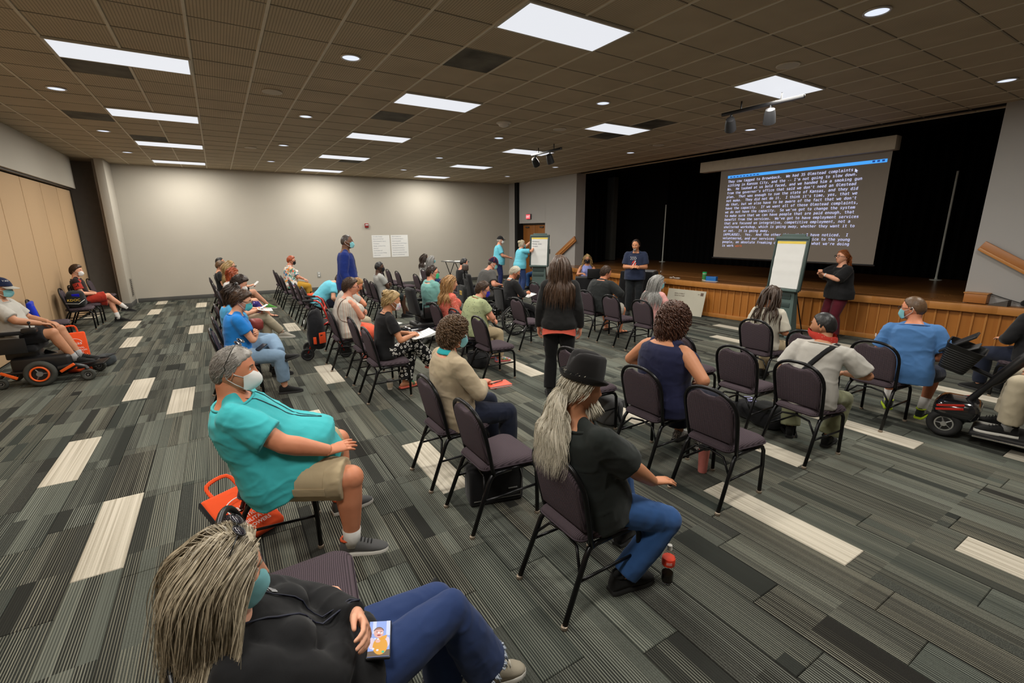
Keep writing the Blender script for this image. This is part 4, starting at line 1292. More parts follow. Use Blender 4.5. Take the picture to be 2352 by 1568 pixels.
# --- hands (right hand: x along the fingers, y towards the thumb, z back of the hand)
def hand_geo(curl, thumb_in=.5, spread=.06):
 mb = MB()
 mb.tube([(-.03, 0, 0), (0, 0, 0), (.03, .002, 0), (.062, .002, .001), (.088, .0, .0)], [(.026, .020), (.028, .019), (.036, .018), (.042, .015), (.039, .012)], 14, ref=np.array([0, 0, 1.0]))
 for i, (by, bx, L, r) in enumerate(((.030, .086, .074, .0092), (.0105, .090, .082, .0095), (-.0095, .088, .076, .0090), (-.028, .080, .060, .0080))):
  c = curl[i] if hasattr(curl, '__len__') else curl
  p = np.array([bx - .012, by, .0]); a = D(4); yaw = spread * (1.5 - i)
  path = [p]; rad = [r * 1.12]
  for k, (f, ca) in enumerate(((.46, .55), (.30, .95), (.24, .65))):
   a += c * ca
   dv = np.array([math.cos(a) * math.cos(yaw), math.cos(a) * math.sin(yaw), -math.sin(a)])
   p = p + dv * (L * f + (.012 if k == 0 else 0)); path.append(p); rad.append(r * (1.0, .92, .78)[k])
  mb.tube(path, rad, 9, round_cap=True, ref=np.array([0, 1.0, 0]))
 t = thumb_in
 p = np.array([.012, .022, -.006]); path = [p]; rad = [.017]
 for k, (L, dv) in enumerate(((.036, (.72, .62 - .3 * t, -.25 - .2 * t)), (.032, (.88, .35 - .6 * t, -.2 - .35 * t)), (.025, (.95, .1 - .6 * t, -.15 - .4 * t)))):
  p = p + unit(dv) * L; path.append(p); rad.append((.0135, .0108, .0085)[k])
 mb.tube(path, rad, 9, round_cap=True, ref=np.array([0, 0, 1.0]))
 return mb.arr()
HAND_POSES = {'relax': (.55, .4, .05), 'flat': ((.16, .18, .2, .24), .25, .08), 'grip': (1.25, .8, .03), 'pen': ((.85, .95, 1.15, 1.25), .9, .02), 'lap': (.75, .5, .03), 'fist': (1.42, .95, .02)}
_hk = list(HAND_POSES)
HANDS = {}
for k, (co, ls, lt, e) in zip(_hk, eval_remesh([hand_geo(*HAND_POSES[k]) + (.0042,) for k in _hk])):
 HANDS[k] = (smooth(co, e, 1, .35), ls, lt)
for _k in ('relax', 'flat', 'grip', 'pen', 'lap', 'fist'):
 pass
def ik(a, b, l1, l2, pole):
 a, b = np.asarray(a, float), np.asarray(b, float)
 d = b - a; L = np.linalg.norm(d)
 if L > (l1 + l2) * .995:
  b = a + d / L * (l1 + l2) * .995; d = b - a; L = np.linalg.norm(d)
 u = d / L
 c = np.clip((l1 * l1 + L * L - l2 * l2) / (2 * l1 * L), -1, 1)
 p = np.asarray(pole, float); p = p - u * (p @ u); p = unit(p)
 return a + u * (l1 * c) + p * (l1 * math.sqrt(max(0, 1 - c * c))), b
TORSO = [(-.115, .095, .055, .075), (-.075, .150, .090, .112), (0, .172, .112, .125), (.09, .160, .112, .108), (.18, .152, .110, .100), (.28, .166, .114, .108), (.37, .180, .114, .115), (.43, .176, .098, .108), (.47, .140, .078, .092), (.50, .092, .062, .075), (.53, .062, .054, .062), (.565, .054, .052, .058), (.60, .052, .050, .056)]
FEM = {0: .98, .09: .90, .18: .90, .28: .90, .37: .88, .43: .86, .47: .86}
class Person:
 pass
PEOPLE = []
def person(label, pos, h, sit=True, tier=1, s=1.0, g=1.0, belly=0.0, fem=0, skin='fair', lean=-8, hunch=6, tilt=0, twist=0, head=(0, 8, 0), arms=None, legs=None, top=None, bot=None, shoes=None, hair=None, mask=None, extra=None, seat=.468, px=None, fat=None, expr=None, glasses=None, beard=None, arm_g=None, leg_g=None, shw=None):
 if px is None: px = .02 + .08 * (g - 1) if sit else -.03
 p = Person(); p.__dict__.update(locals())
 p.root = thing('person', label, 'person', (pos[0], pos[1], 0), D(h), 'people in the hall')
 if arms is None: p.arms = ('thigh', 'thigh') if sit else ('side', 'side')
 if legs is None: p.legs = ('sit', 'sit') if sit else ('stand', 'stand')
 p.ag = (arm_g if arm_g else .5 + .5 * g) * (1 - .10 * fem); p.lg = leg_g if leg_g else .45 + .55 * g
 p.fat = fat if fat is not None else max(0, (g - 1.05) * 2)
 vox = {0: .0092, 1: .0125, 2: .016}[tier]
 p.vox = vox
 # --- skeleton in the person's own frame
 hz = (seat + .082 * (.6 + .4 * g)) if sit else .925 * s
 P0 = np.array([px, 0, hz])
 p.P0 = P0
 nt_ = 31; ts = np.linspace(-.12, .62, 75)
 spine = {}; frames = {}
 pos_, dt = P0.copy(), ts[1] - ts[0]
 i0 = int(np.argmin(np.abs(ts)))
 def ang(t): return D(lean + hunch * 2.0 * np.clip(t, 0, .6) / .5 * 1.0)
 def upv(t):
  a = ang(t) if t > 0 or not sit else D(lean)
  b = D(tilt) * np.clip(t / .3, 0, 1)
  return unit([math.sin(a), -math.sin(b), math.cos(a) * math.cos(b)])
 C = [None] * len(ts)
 C[i0] = P0
 for i in range(i0 + 1, len(ts)): C[i] = C[i - 1] + upv(ts[i]) * dt * s
 for i in range(i0 - 1, -1, -1): C[i] = C[i + 1] - upv(ts[i]) * dt * s
 C = np.array(C)
 def at(t): return np.array([np.interp(t, ts, C[:, k]) for k in range(3)])
 def frame(t):
  u = upv(t); tw = D(twist) * np.clip(t / .4, 0, 1)
  l = rotz(tw) @ np.array([0, 1.0, 0]); l = unit(l - u * (l @ u)); f = np.cross(l, u)
  return f, l, u
 p.at, p.frame = at, frame
 sw = (shw if shw else (.178 - .018 * fem)) * s * (.86 + .14 * g)
 f, l, u = frame(.44)
 sh = {sd: at(.445) + l * (k * sw) + f * .0 for sd, k in (('L', 1), ('R', -1))}
 neck = at(.56)
 yaw, pit, rol = (D(q) for q in head)
 Rh = rotz(yaw + D(twist)) @ roty(pit) @ rotx(rol)
 hs = (.97 if fem else 1.0) * (.5 + .5 * s) * (1 + .05 * min(p.fat, 1))
 H = neck + np.array([.012, 0, .0]) @ np.eye(3) + Rh @ np.array([.018, 0, .098]) * hs
 p.H, p.Rh, p.hs = H, Rh, hs
 body = MB(); p.topm = MB(); p.botm = MB()
 def ring(t, w, df, db, grow=0.0, exp=2.3):
  f, l, u = frame(t); c = at(t)
  th = np.arange(28) * 2 * PI / 28
  cs, sn = np.cos(th), np.sin(th)
  e = 2 / exp
  xx = np.sign(cs) * np.abs(cs) ** e; yy = np.sign(sn) * np.abs(sn) ** e
  dep = np.where(cs > 0, df + grow, db + grow)
  return c + np.outer(xx * dep, f) + np.outer(yy * (w + grow), l)
 def torso_dims(t):
  T = np.array(TORSO)
  w, df, db = (np.interp(t, T[:, 0], T[:, k]) for k in (1, 2, 3))
  k = 1.0
  if fem: k = np.interp(t, list(FEM), list(FEM.values()))
  gg = 1 + (g - 1) * np.interp(t, [-.1, .05, .3, .45, .5], [1.0, 1.1, .95, .6, .25])
  w, df, db = w * k * s * gg, df * s * gg, db * s * (1 + (gg - 1) * .7)
  df += belly * math.exp(-((t - .085) / .16) ** 2)
  if fem: df += .024 * fem * math.exp(-((t - .315) / .06) ** 2)
  return w, df, db
 p.ring, p.tdims = ring, torso_dims
 body.add(g_loft([ring(t, *torso_dims(t)) for t, *_ in TORSO]))
 if fem:
  for k in (1, -1):
   f, l, u = frame(.315)
   w, df, db = torso_dims(.315)
   body.ell(at(.315) + f * (df - .035) + l * (k * .075 * g), (.055 * g, .062 * g, .062 * g))
 for sd in 'LR':
  body.tube([at(.53), at(.472) * .45 + sh[sd] * .55, sh[sd]], [.034 * s, .042 * s, .048 * s * p.ag], 10)
  body.ell(sh[sd] - np.array([0, 0, .006]), .054 * s * p.ag)
 p.sh = sh
 body.tube([at(.50), at(.56), H + Rh @ np.array([-.022, 0, -.045])], [.062 * s * (.6 + .4 * g), .056 * s * (.65 + .35 * g), .058 * hs], 14)
 # --- arms
 l1, l2 = .285 * s, .255 * s
 p.wr, p.el, p.hand = {}, {}, {}
 for sd, k in (('L', 1), ('R', -1)):
  a = arms[0 if sd == 'L' else 1] if arms else p.arms[0]
  pole = np.array([-.5, k * .8, -.6]); pose = 'relax'; back = np.array([0, 0, 1.0]); hd = None
  hp = P0
  if isinstance(a, str):
   n_ = a
   if n_ == 'thigh': tg = hp + [.30, k * .14, .115 * p.lg + .02]; pose = 'flat'
   elif n_ == 'knee': tg = hp + [.38, k * .15, .11]; pose = 'lap'
   elif n_ == 'lap': tg = hp + [.20 + belly * .8, k * .075, .14]; pose = 'lap'; back = np.array([.3, 0, 1]); hd = np.array([.4, -k * 1.0, -.1])
   elif n_ == 'cross': tg = at(.24) + [.20 + belly + (g - 1) * .12, -k * .06, (.02 if k > 0 else -.03)]; pose = 'relax'; pole = np.array([.1, k, -.7]); hd = np.array([.1, -k * 1.0, .05]); back = np.array([1, 0, .1])
   elif n_ == 'hold': tg = hp + [.33, k * .09, .20]; pose = 'grip'; hd = np.array([.8, -k * .6, .1]); back = np.array([.1, k, .6])
   elif n_ == 'side': tg = sh[sd] + [.05, k * .09, -.52 * s]; pole = np.array([-1, k * .3, 0]); back = np.array([.1, k, 0]); hd = np.array([.12, 0, -1])
   elif n_ == 'front': tg = at(.16) + [.20 + belly, k * .04, .02]; pose = 'lap'; hd = np.array([.35, -k * .9, .1]); back = np.array([.6, 0, .6])
   elif n_ == 'rest': tg = hp + [.25, k * .26, .17]; pose = 'flat'
  else:
   tg = np.array(a[0], float)
   if len(a) > 1 and a[1] is not None: pole = np.array(a[1], float)
   if len(a) > 2: pose = a[2]
   if len(a) > 3 and a[3] is not None: hd = np.array(a[3], float)
   if len(a) > 4 and a[4] is not None: back = np.array(a[4], float)
  E_, Wp = ik(sh[sd], tg, l1, l2, pole)
  p.wr[sd], p.el[sd] = Wp, E_
  ag = p.ag * s
  body.tube([sh[sd], sh[sd] * .6 + E_ * .4, E_], [.054 * ag, .052 * ag, .042 * ag], 12)
  body.ell(E_, .043 * ag, nu=10, nv=8)
  body.tube([E_, E_ * .72 + Wp * .28, Wp], [.043 * ag, .045 * ag, .029 * (.5 + .5 * p.ag) * s], 12)
  x = unit(hd if hd is not None else Wp - E_)
  z = unit(back - x * (back @ x)); y = np.cross(z, x)
  p.hand[sd] = (pose, np.array([x, y, z]).T)
 # --- legs
 l1, l2 = .43 * s, .415 * s
 p.an, p.kn, p.hip, p.fd = {}, {}, {}, {}
 for i, (sd, k) in enumerate((('L', 1), ('R', -1))):
  a = p.legs[i]
  hip = P0 + [0.0, k * .092 * s * (.7 + .3 * g), -.012]
  fd = np.array([1, k * .18, 0]); pole = np.array([.35, k * .15, 1.0])
  if isinstance(a, str):
   if a == 'sit': tg = np.array([px + .44 * s, k * .13, .085])
   elif a == 'wide': tg = np.array([px + .44 * s, k * .22, .085]); pole = np.array([.3, k * .45, 1])
   elif a == 'tuck': tg = np.array([px + .27 * s, k * .12, .095])
   elif a == 'out': tg = np.array([px + .62 * s, k * .13, .085])
   elif a == 'stand': tg = np.array([.01, k * .105 * (.6 + .4 * g), .085]); pole = np.array([1, 0, 0])
   elif a == 'over': tg = np.array([px + .66 * s, -k * .13, .30]); pole = np.array([.1, k * .05, 1]); fd = np.array([1, -k * .25, -.15]); hip = hip + [0, 0, .03]
   elif a == 'figure4': tg = np.array([px + .40 * s, -k * .20, .53]); pole = np.array([.5, k * 1.2, .25]); fd = np.array([.45, -k * .9, .12]); hip = hip + [0, 0, .02]
  else:
   tg = np.array(a[0], float)
   if len(a) > 1 and a[1] is not None: pole = np.array(a[1], float)
   if len(a) > 2 and a[2] is not None: fd = np.array(a[2], float)
  K, An = ik(hip, tg, l1, l2, pole)
  p.hip[sd], p.kn[sd], p.an[sd], p.fd[sd] = hip, K, An, unit(fd)
  lg = p.lg * s
  body.tube([hip, hip * .5 + K * .5, K], [.092 * lg, .080 * lg, .060 * lg], 14)
  body.ell(K + (K - (hip + An) / 2) * .02, .059 * lg, nu=12, nv=8)
  dn = unit(An - K); bk = unit(-(unit(K - hip) + .001)) 
  mid = K * .68 + An * .32 + unit((hip + An) / 2 - K) * .012
  body.tube([K, mid, K * .3 + An * .7, An], [.054 * lg, .058 * lg, .043 * lg, .036 * s * (.6 + .4 * p.lg)], 12)
  x = p.fd[sd]; 
  cl = shoes and shoes.get('kind') in ('sneaker', 'slip'); fs = .62 if cl else 1.0
  toe = An + x * .175 * s * (.8 if cl else 1) + np.array([0, 0, -.055 * s])
  heel = An - x * .045 * s + np.array([0, 0, -.045 * s])
  side = unit(np.cross([0, 0, 1], x)) 
  body.tube([heel, An + [0, 0, -.035], An + x * .08 * s + np.array([0, 0, -.048]), toe], [(.030 * fs, .032 * fs), (.036 * fs, .040 * fs), (.042 * fs, .028 * fs), (.036 * fs, .015 * fs)], 10, round_cap=True, ref=np.array([0, 0, 1.0]))
 p.body = body
 # --- garments
 if top:
  hem = top.get('hem', -.07); gr = top.get('grow', .014) ; nk = top.get('neck', .475)
  tt = sorted(set([hem] + [t for t, *_ in TORSO if hem + .02 < t < nk - .01] + [.045, .135, .23, nk]))
  loose = top.get('loose', .0)
  R_ = []
  for t in tt:
   w, df, db = torso_dims(max(t, -.02) if t < 0 else t)
   if t < .02: w, df, db = (max(q, z) for q, z in zip((w, df, db), torso_dims(.02)))
   fl = loose * sstep(.40, .05, np.array([t]))[0]
   R_.append(ring(t, w, df, db, gr + fl))
  p.topm.add(g_loft(R_))
  if fem:
   for k in (1, -1):
    f, l, u = frame(.315); w, df, db = torso_dims(.315)
    p.topm.ell(at(.315) + f * (df - .038) + l * (k * .075 * g), (.07 * g, .072 * g, .074 * g))
  slv = top.get('sl', 'short')
  for sd in 'LR':
   S_, E_, Wp = sh[sd], p.el[sd], p.wr[sd]; ag = p.ag * s
   f, l, u = frame(.44); k = 1 if sd == 'L' else -1
   if slv == 'none':
    p.topm.tube([at(.50) + l * (k * .045 * s), at(.478) * .5 + S_ * .5, at(.44) * .28 + S_ * .72 - l * (k * .008)], [.040 * s, .058 * s * (.7 + .3 * g), .062 * ag], 12)
    continue
   p.topm.tube([at(.515), at(.474) * .45 + S_ * .55, S_], [.044 * s * (.7 + .3 * g), .056 * s * (.8 + .2 * g), .062 * ag], 12)
   p.topm.ell(S_ - np.array([0, 0, .002]), .066 * ag)
   lz = top.get('slv_grow', .022)
   if slv == 'short':
    q = top.get('slen', .62)
    p.topm.tube([S_, S_ * .6 + E_ * .4, S_ * (1 - q) + E_ * q], [.060 * ag + lz * .5, .054 * ag + lz, .050 * ag + lz * 1.25], 14)
   else:
    q = {'long': .93, 'three': .5}.get(slv, .93)
    p.topm.tube([S_, S_ * .5 + E_ * .5, E_], [.060 * ag + lz * .5, .052 * ag + lz * .8, .044 * ag + lz * .8], 14)
    p.topm.ell(E_, .044 * ag + lz * .8, nu=12, nv=8)
    p.topm.tube([E_, E_ * (1 - q * .4) + Wp * q * .4, E_ * (1 - q) + Wp * q], [.044 * ag + lz * .8, .046 * ag + lz * .7, .031 * ag + lz * .7], 14)
 if bot:
  kind = bot['kind']; gr = bot.get('grow', .010)
  if kind in ('pants', 'shorts', 'jeans'):
   T_ = [-.115, -.075, 0, .05, .09]
   p.botm.add(g_loft([ring(t, *torso_dims(t), gr) for t in T_]))
   for sd in 'LR':
    hip, K, An = p.hip[sd], p.kn[sd], p.an[sd]; lg = p.lg * s
    fl = bot.get('flare', .012)
    if kind == 'shorts':
     q = bot.get('len', .92)
     p.botm.tube([hip, hip * .5 + K * .5, hip * (1 - q) + K * q], [.094 * lg + gr, .084 * lg + gr + fl * .5, .068 * lg + gr + fl * 1.3], 16)
    else:
     q = bot.get('len', .95)
     p.botm.tube([hip, hip * .5 + K * .5, K], [.094 * lg + gr, .083 * lg + gr, .064 * lg + gr], 16)
     p.botm.ell(K, .063 * lg + gr, nu=14, nv=10)
     e_ = K * (1 - q) + An * q
     p.botm.tube([K, K * .65 + An * .35, e_], [.060 * lg + gr, .060 * lg + gr + fl * .4, .046 * s + gr + fl], 16)
  elif kind == 'skirt':
   p.botm.add(g_loft([ring(t, *torso_dims(t), gr) for t in (-.115, -.075, 0, .05, .09)]))
   lg = p.lg * s
   hm = (p.hip['L'] + p.hip['R']) / 2; km = (p.kn['L'] + p.kn['R']) / 2; am = (p.an['L'] + p.an['R']) / 2
   kw = np.linalg.norm(p.kn['L'] - p.kn['R']) / 2 + .075 * lg
   q = bot.get('len', .5)
   em = km * (1 - q) + am * q; aw = np.linalg.norm(p.an['L'] - p.an['R']) / 2 + .08
   p.botm.tube([hm, hm * .5 + km * .5, km], [(.19 * g * s, .11 * lg), (.185 * g, .10 * lg), (kw, .085 * lg)], 20, ref=np.array([0, 0, 1.0]) if sit else np.array([-1.0, 0, 0]))
   p.botm.ell(km, (.085 * lg, kw, .085 * lg), nu=16, nv=10)
   p.botm.tube([km, em], [(kw, .09 * lg), (kw * (1 - q) + aw * q + .02, .10 * lg)], 20, ref=np.array([-1.0, 0, 0]))
 PEOPLE.append(p)
 return p
def eye_parts(p, eye_z=.012):
 for k in (1, -1):
  c = p.H + p.Rh @ (np.array([.071, k * .031, eye_z]) * p.hs)
  e = mesh_obj('eye', *g_ell(c, .0125 * p.hs, None, 10, 8), EYE, p.root, angle=180)
  mesh_obj('iris', *g_ell(p.H + p.Rh @ (np.array([.0795, k * .031, eye_z - .001]) * p.hs), np.array([.004, .0058, .0058]) * p.hs, p.Rh, 10, 6), IRIS, e, angle=180)
def on_head(p, V):
 return (np.asarray(V) * p.hs) @ p.Rh.T + p.H
def mask_mat(k):
 if k in ('floralmask',):
  return pattern_cloth('mask_floral', [(0, (.75, .72, .70)), (.55, (.8, .15, .22)), (.7, (.05, .25, .6)), (.85, (.75, .72, .7))], 'cells', 60)
 c = {'blue': (.22, .52, .56), 'white': (.76, .76, .74), 'black': (.012, .012, .013), 'green': (.05, .55, .25), 'royal': (.03, .03, .40), 'teal': (.10, .48, .52), 'grey': (.55, .56, .54), 'brown': (.05, .03, .02)}[k]
 return cloth('mask_' + k, c, fold=.15)
def add_mask(p, kind):
 n95 = kind in ('n95',)
 m = mask_mat('white' if n95 else kind)
 na, ne = 19, 13
 rows = []
 for i in range(ne):
  t = i / (ne - 1)
  row = []
  for j in range(na):
   s = -1 + 2 * j / (na - 1)
   a = s * D(80); hi, lo = 50 - 22 * abs(s) ** 1.5, -58 + 22 * abs(s) ** 1.5
   e = D(hi + (lo - hi) * t)
   bulge = 1 + (.14 * math.exp(-(s / .5) ** 2) * math.cos((t - .5) * PI) if n95 else .02 * math.sin(t * 5 * PI) * math.cos(a))
   x = .040 + .083 * math.cos(e) * math.cos(a) * bulge; y = .069 * (1 - .10 * t) * math.sin(a) * (.9 + .1 * math.cos(e)); z = -.055 + .070 * math.sin(e) + .004
   row.append((x, y, z))
  rows.append(row)
 rows = np.array(rows)
 Vf = on_head(p, rows.reshape(-1, 3)); inner = on_head(p, (rows * np.array([.965, .965, 1.0])).reshape(-1, 3))
 V = np.concatenate([Vf, inner]); o = ne * na; F = []
 for i in range(ne - 1):
  for j in range(na - 1):
   a = i * na + j
   F.append((a, a + na, a + na + 1, a + 1)); F.append((o + a, o + a + 1, o + a + na + 1, o + a + na))
 edge = [(0, j) for j in range(na)] + [(i, na - 1) for i in range(1, ne)] + [(ne - 1, j) for j in range(na - 2, -1, -1)] + [(i, 0) for i in range(ne - 2, 0, -1)]
 ei = [i * na + j for i, j in edge]
 for a, b in zip(ei, ei[1:] + ei[:1]): F.append((a, b, o + b, o + a))
 mo = mesh_obj('face_mask', V, F, m, p.root, angle=60)
 for k, j in ((-1, 0), (1, na - 1)):
  top, bot = rows[1][j], rows[ne - 2][j]
  ear = np.array([-.022, k * .086, .012]); eb = np.array([-.022, k * .084, -.03])
  mesh_obj('ear_loop', *g_tube(on_head(p, [top, (top + ear) / 2 + [0, k * .006, 0], ear + [0, 0, .01], ear + [-.008, 0, -.012], eb, (eb + bot) / 2 + [0, k * .008, 0], bot]), .0022 * max(1, p.tier * .9), 5), m if kind in ('black', 'royal', 'brown') else mask_mat('white'), mo, angle=180)
def add_glasses(p, col=(.02, .015, .012), onhead=False):
 dz = 0
 m = mat('glasses_frame_%d' % int(col[0] * 1000), col, .25)
 mb = MB(); r = .0022 * (1 + .5 * p.tier)
 T = lambda P: on_head(p, (np.asarray(P) @ roty(D(-62)).T * 1.06 + [-.022, 0, .05]) if onhead else P)
 for k in (1, -1):
  ring = [(.108 - .012 * abs(math.sin(a)) * 0, k * .033 + .025 * math.cos(a), .008 + .018 * math.sin(a)) for a in np.linspace(0, 2 * PI, 17)]
  mb.tube(T(ring), r, 5)
  mb.tube(T([(.106, k * .058, .014), (.07, k * .079, .012), (-.01, k * .087, .004), (-.03, k * .085, -.012)]), r, 5)
 mb.tube(T([(.109, .009, .012), (.111, 0, .014), (.109, -.009, .012)]), r, 5)
 o = mb.obj('glasses' if not onhead else 'sunglasses', m, p.root, angle=180)
 if onhead:
  lb = MB()
  for k in (1, -1):
   lb.add((T(g_ell((.107, k * .033, .008), (.004, .023, .017))[0]), g_ell((0, 0, 0), 1)[1]))
  lb.obj('lens', mat('dark_lens', (.015, .013, .02), .08), o, angle=180)
 return o
def tufts(p, thick, n, style, seed, length=.045, r=.0035, recede=0):
 rs = np.random.RandomState(seed)
 d = []
 while len(d) < n:
  q = rs.randn(3); q /= np.linalg.norm(q)
  az, el = az_el(q[None])
  if el[0] > hairline(az, style, recede)[0] + 3: d.append(q)
 d = np.array(d)
 nl = d / np.array([.096, .077, .118]); nl /= np.linalg.norm(nl, axis=1, keepdims=True)
 root = head_surface(d) + nl * thick * .45
 flow = np.array([-.55, 0, -.45]) + d * np.array([0, .5, 0]); flow = flow - nl * (flow * nl).sum(1, keepdims=True)
 front = sstep(.5, .9, d[:, 0] * .7 + d[:, 2] * .5)[:, None]
 flow = flow * (1 - front) + front * (np.array([-.2, .8, .1]))
 flow /= np.linalg.norm(flow, axis=1, keepdims=True) + 1e-9
 flow += rs.randn(n, 3) * .12
 paths = [root + flow * length * t + nl * (thick * .42 * math.sin(min(1, t * 1.1) * PI * .85) + .001) for t in (0, .3, .6, 1.0)]
 paths = np.array([on_head(p, q) for q in paths])
 return ribbons(paths, r * p.hs, rs)
def build_hair(p, h, seed):
 m = hair_mat('hair_' + h['c'], *HAIR[h['c']])
 st = h['style']
 cap_style = {'short': 'short', 'buzz': 'short', 'bun': 'short', 'pony': 'short', 'side': 'short'}.get(st, 'long')
 thick = h.get('thick', {'short': .024, 'buzz': .006, 'long': .016, 'curly': .030, 'dreads': .014, 'bun': .016, 'pony': .014, 'bob': .022, 'balding': .012}.get(st, .02))
 if st == 'none': return
 P, F = hair_cap('short' if cap_style == 'short' else 'long', thick, p.tier, h.get('recede', 0), seed, p.fem, h.get('rough', {'buzz': .12, 'short': .22, 'bun': .25, 'pony': .25}.get(st, .5)))
 Vs = [on_head(p, P)]; ls, lt = flat_faces(F); LS = [ls]; LT = [lt]; var = [.5 + .35 * vnoise(P * 60, seed)]
 off = len(P)
 def addq(V, q, v):
  nonlocal off
  Vs.append(V); LS.append((q + off).ravel().astype(np.int32)); LT.append(np.full(len(q), 4, np.int32)); var.append(v); off += len(V)
 def addvf(V, F_, v=.5):
  nonlocal off
  l_, t_ = flat_faces(F_)
  Vs.append(V); LS.append(l_ + off); LT.append(t_); var.append(np.full(len(V), v)); off += len(V)
 dens = {0: 1.0, 1: .45, 2: .22}[p.tier]
 ragain = {0: 1.0, 1: 1.45, 2: 2.1}[p.tier]
 rs = np.random.RandomState(seed + 3)
 cs = [p.at(t) for t in (.05, .2, .35, .45)]
 f, l, u = p.frame(.35)
 def keep(Q, layer):
  out = Q.copy()
  t = np.clip((Q[:, 2] - p.at(.0)[2]) / max(.05, p.at(.46)[2] - p.at(0)[2]), 0, 1.06) * .46
  C = np.array([p.at(q) for q in np.linspace(0, .5, 21)]); ti = np.clip((t / .5 * 20), 0, 20)
  i0 = np.floor(ti).astype(int).clip(0, 19); fr = (ti - i0)[:, None]
  c = C[i0] * (1 - fr) + C[i0 + 1] * fr
  dd = Q - c
  x = dd @ f; y = dd @ l
  hw = np.interp(t, [0, .3, .42, .47, .5], [.17, .18, .17, .12, .06]) * p.g ** .5 + .02 + layer
  hd = np.interp(t, [0, .3, .42, .47, .5], [.13, .125, .11, .085, .06]) + .022 + layer + (p.belly * .5 * (x > 0))
  rr = np.sqrt((x / hd) ** 2 + (y / hw) ** 2)
  k = np.where((rr < 1) & (t < .485), 1 / np.maximum(rr, .2), 1)
  out = out + np.outer(x * (k - 1), f) + np.outer(y * (k - 1), l)
  return out
 if st in ('long', 'bob'):
  L = h.get('len', .3)
  kw = dict(tier=p.tier, H=p.H, R=p.Rh, cols=None, back=0)
  def grow(n_, Lk, sp_, r_, seed_, lift_, nodes_, wv_, fine=False):
   return strands(n_, 'long', L * Lk, p.tier, p.H, p.Rh, None, sp_, wv_, r_, h.get('back', .12), seed_, keep if L > .2 else None, nodes_, lift=lift_, fem=p.fem, fine=fine)
  sp_, lf, wv = h.get('spread', .10), h.get('lift', .014), h.get('wave', .010)
  nm = {0: 190, 1: 130, 2: 90}[p.tier]
  V, q, v = grow(nm, .95, sp_ * .5, .017, seed, lf * .30, 11, wv * .6)
  addq(V, q, .15 + .4 * v)
  nf = int(h.get('n', 2600) * {0: 1.0, 1: .6, 2: .25}[p.tier])
  V, q, v = grow(nf, 1.0, sp_, {0: .0012, 1: .0032, 2: .006}[p.tier], seed, lf, 14 if p.tier == 0 else 10, wv, True)
  addq(V, q, v)
 elif st == 'curly':
  n = int(900 * max(dens, .5)); L = h.get('len', .12)
  d = []
  while len(d) < n:
   q = rs.randn(3); q /= np.linalg.norm(q); az, el = az_el(q[None])
   if el[0] > hairline(az, 'long')[0] + 2: d.append(q)
  d = np.array(d); nl = d / np.array([.096, .077, .118]); nl /= np.linalg.norm(nl, axis=1, keepdims=True)
  root = head_surface(d, p.fem) + nl * thick * .35
  k = 12; t = np.linspace(0, 1, k)[:, None, None]
  down = np.array([-.15, 0, -1.0]); tang = down - nl * (nl @ down)[:, None]; tang /= np.linalg.norm(tang, axis=1, keepdims=True) + 1e-6
  bi = np.cross(nl, tang)
  rad = h.get('cr', .011); ph = rs.rand(n)[None, :, None] * 6.28; turns = 2 * PI * h.get('turns', 1.6)
  low = (1 - sstep(-.5, .6, d[:, 2]))[None, :, None]
  path = root[None] + tang[None] * t * L * (.35 + .65 * low) + nl[None] * (rad + .012 * np.sin(t * PI)) + rad * (nl[None] * np.cos(turns * t + ph) + bi[None] * np.sin(turns * t + ph))
  path = np.array([on_head(p, q) for q in path])
  addq(*ribbons(path, .0042 * p.hs * (1 + .25 * p.tier), rs, .5))
 elif st == 'dreads':
  V, q, v = strands(85, 'long', h.get('len', .34), p.tier, p.H, p.Rh, None, .06, .010, .0115, .15, seed, keep, 11, lift=.012)
  addq(V, q, v)
 elif st in ('bun', 'pony'):
  n = int(260 * max(dens, .35))
  V, q, v = tufts(p, thick, n * 2, 'short', seed, .07, .0018 * ragain)
  addq(V, q, v)
  c = np.array(h.get('at', (-.10, 0, .06)))
  if st == 'bun':
   rB = h.get('rb', .045)
   V, F_ = g_ell(c, (rB, rB * 1.1, rB), None, 20, 14)
   V += (V - c) / rB * .006 * vnoise((V - c) * 90, seed)[:, None]
   addvf(on_head(p, V), F_)
   k = 10; m_ = int(60 * max(dens, .4)); ph = rs.rand(m_) * 6.28; ax = rs.randn(m_, 3); ax /= np.linalg.norm(ax, axis=1, keepdims=True)
   s1 = np.cross(ax, [0, 0, 1.0]); s1 /= np.linalg.norm(s1, axis=1, keepdims=True) + 1e-6; s2 = np.cross(ax, s1)
   tt = np.linspace(0, 2.2, k)
   path = np.array([on_head(p, c + rB * 1.03 * (s1 * np.cos(ph + a)[:, None] + s2 * np.sin(ph + a)[:, None])) for a in tt])
   addq(*ribbons(path, .004 * ragain, rs))
  else:
   L = h.get('len', .3); k = 14
   base = on_head(p, c[None])[0]
   back = p.Rh @ np.array([-1.0, 0, .1]); left = p.Rh @ np.array([0, 1.0, 0])
   nc = 26; csd = rs.randn(nc, 3); cph = rs.rand(nc) * 6.28; sp = h.get('spread', .10); wv = h.get('wave', .01)
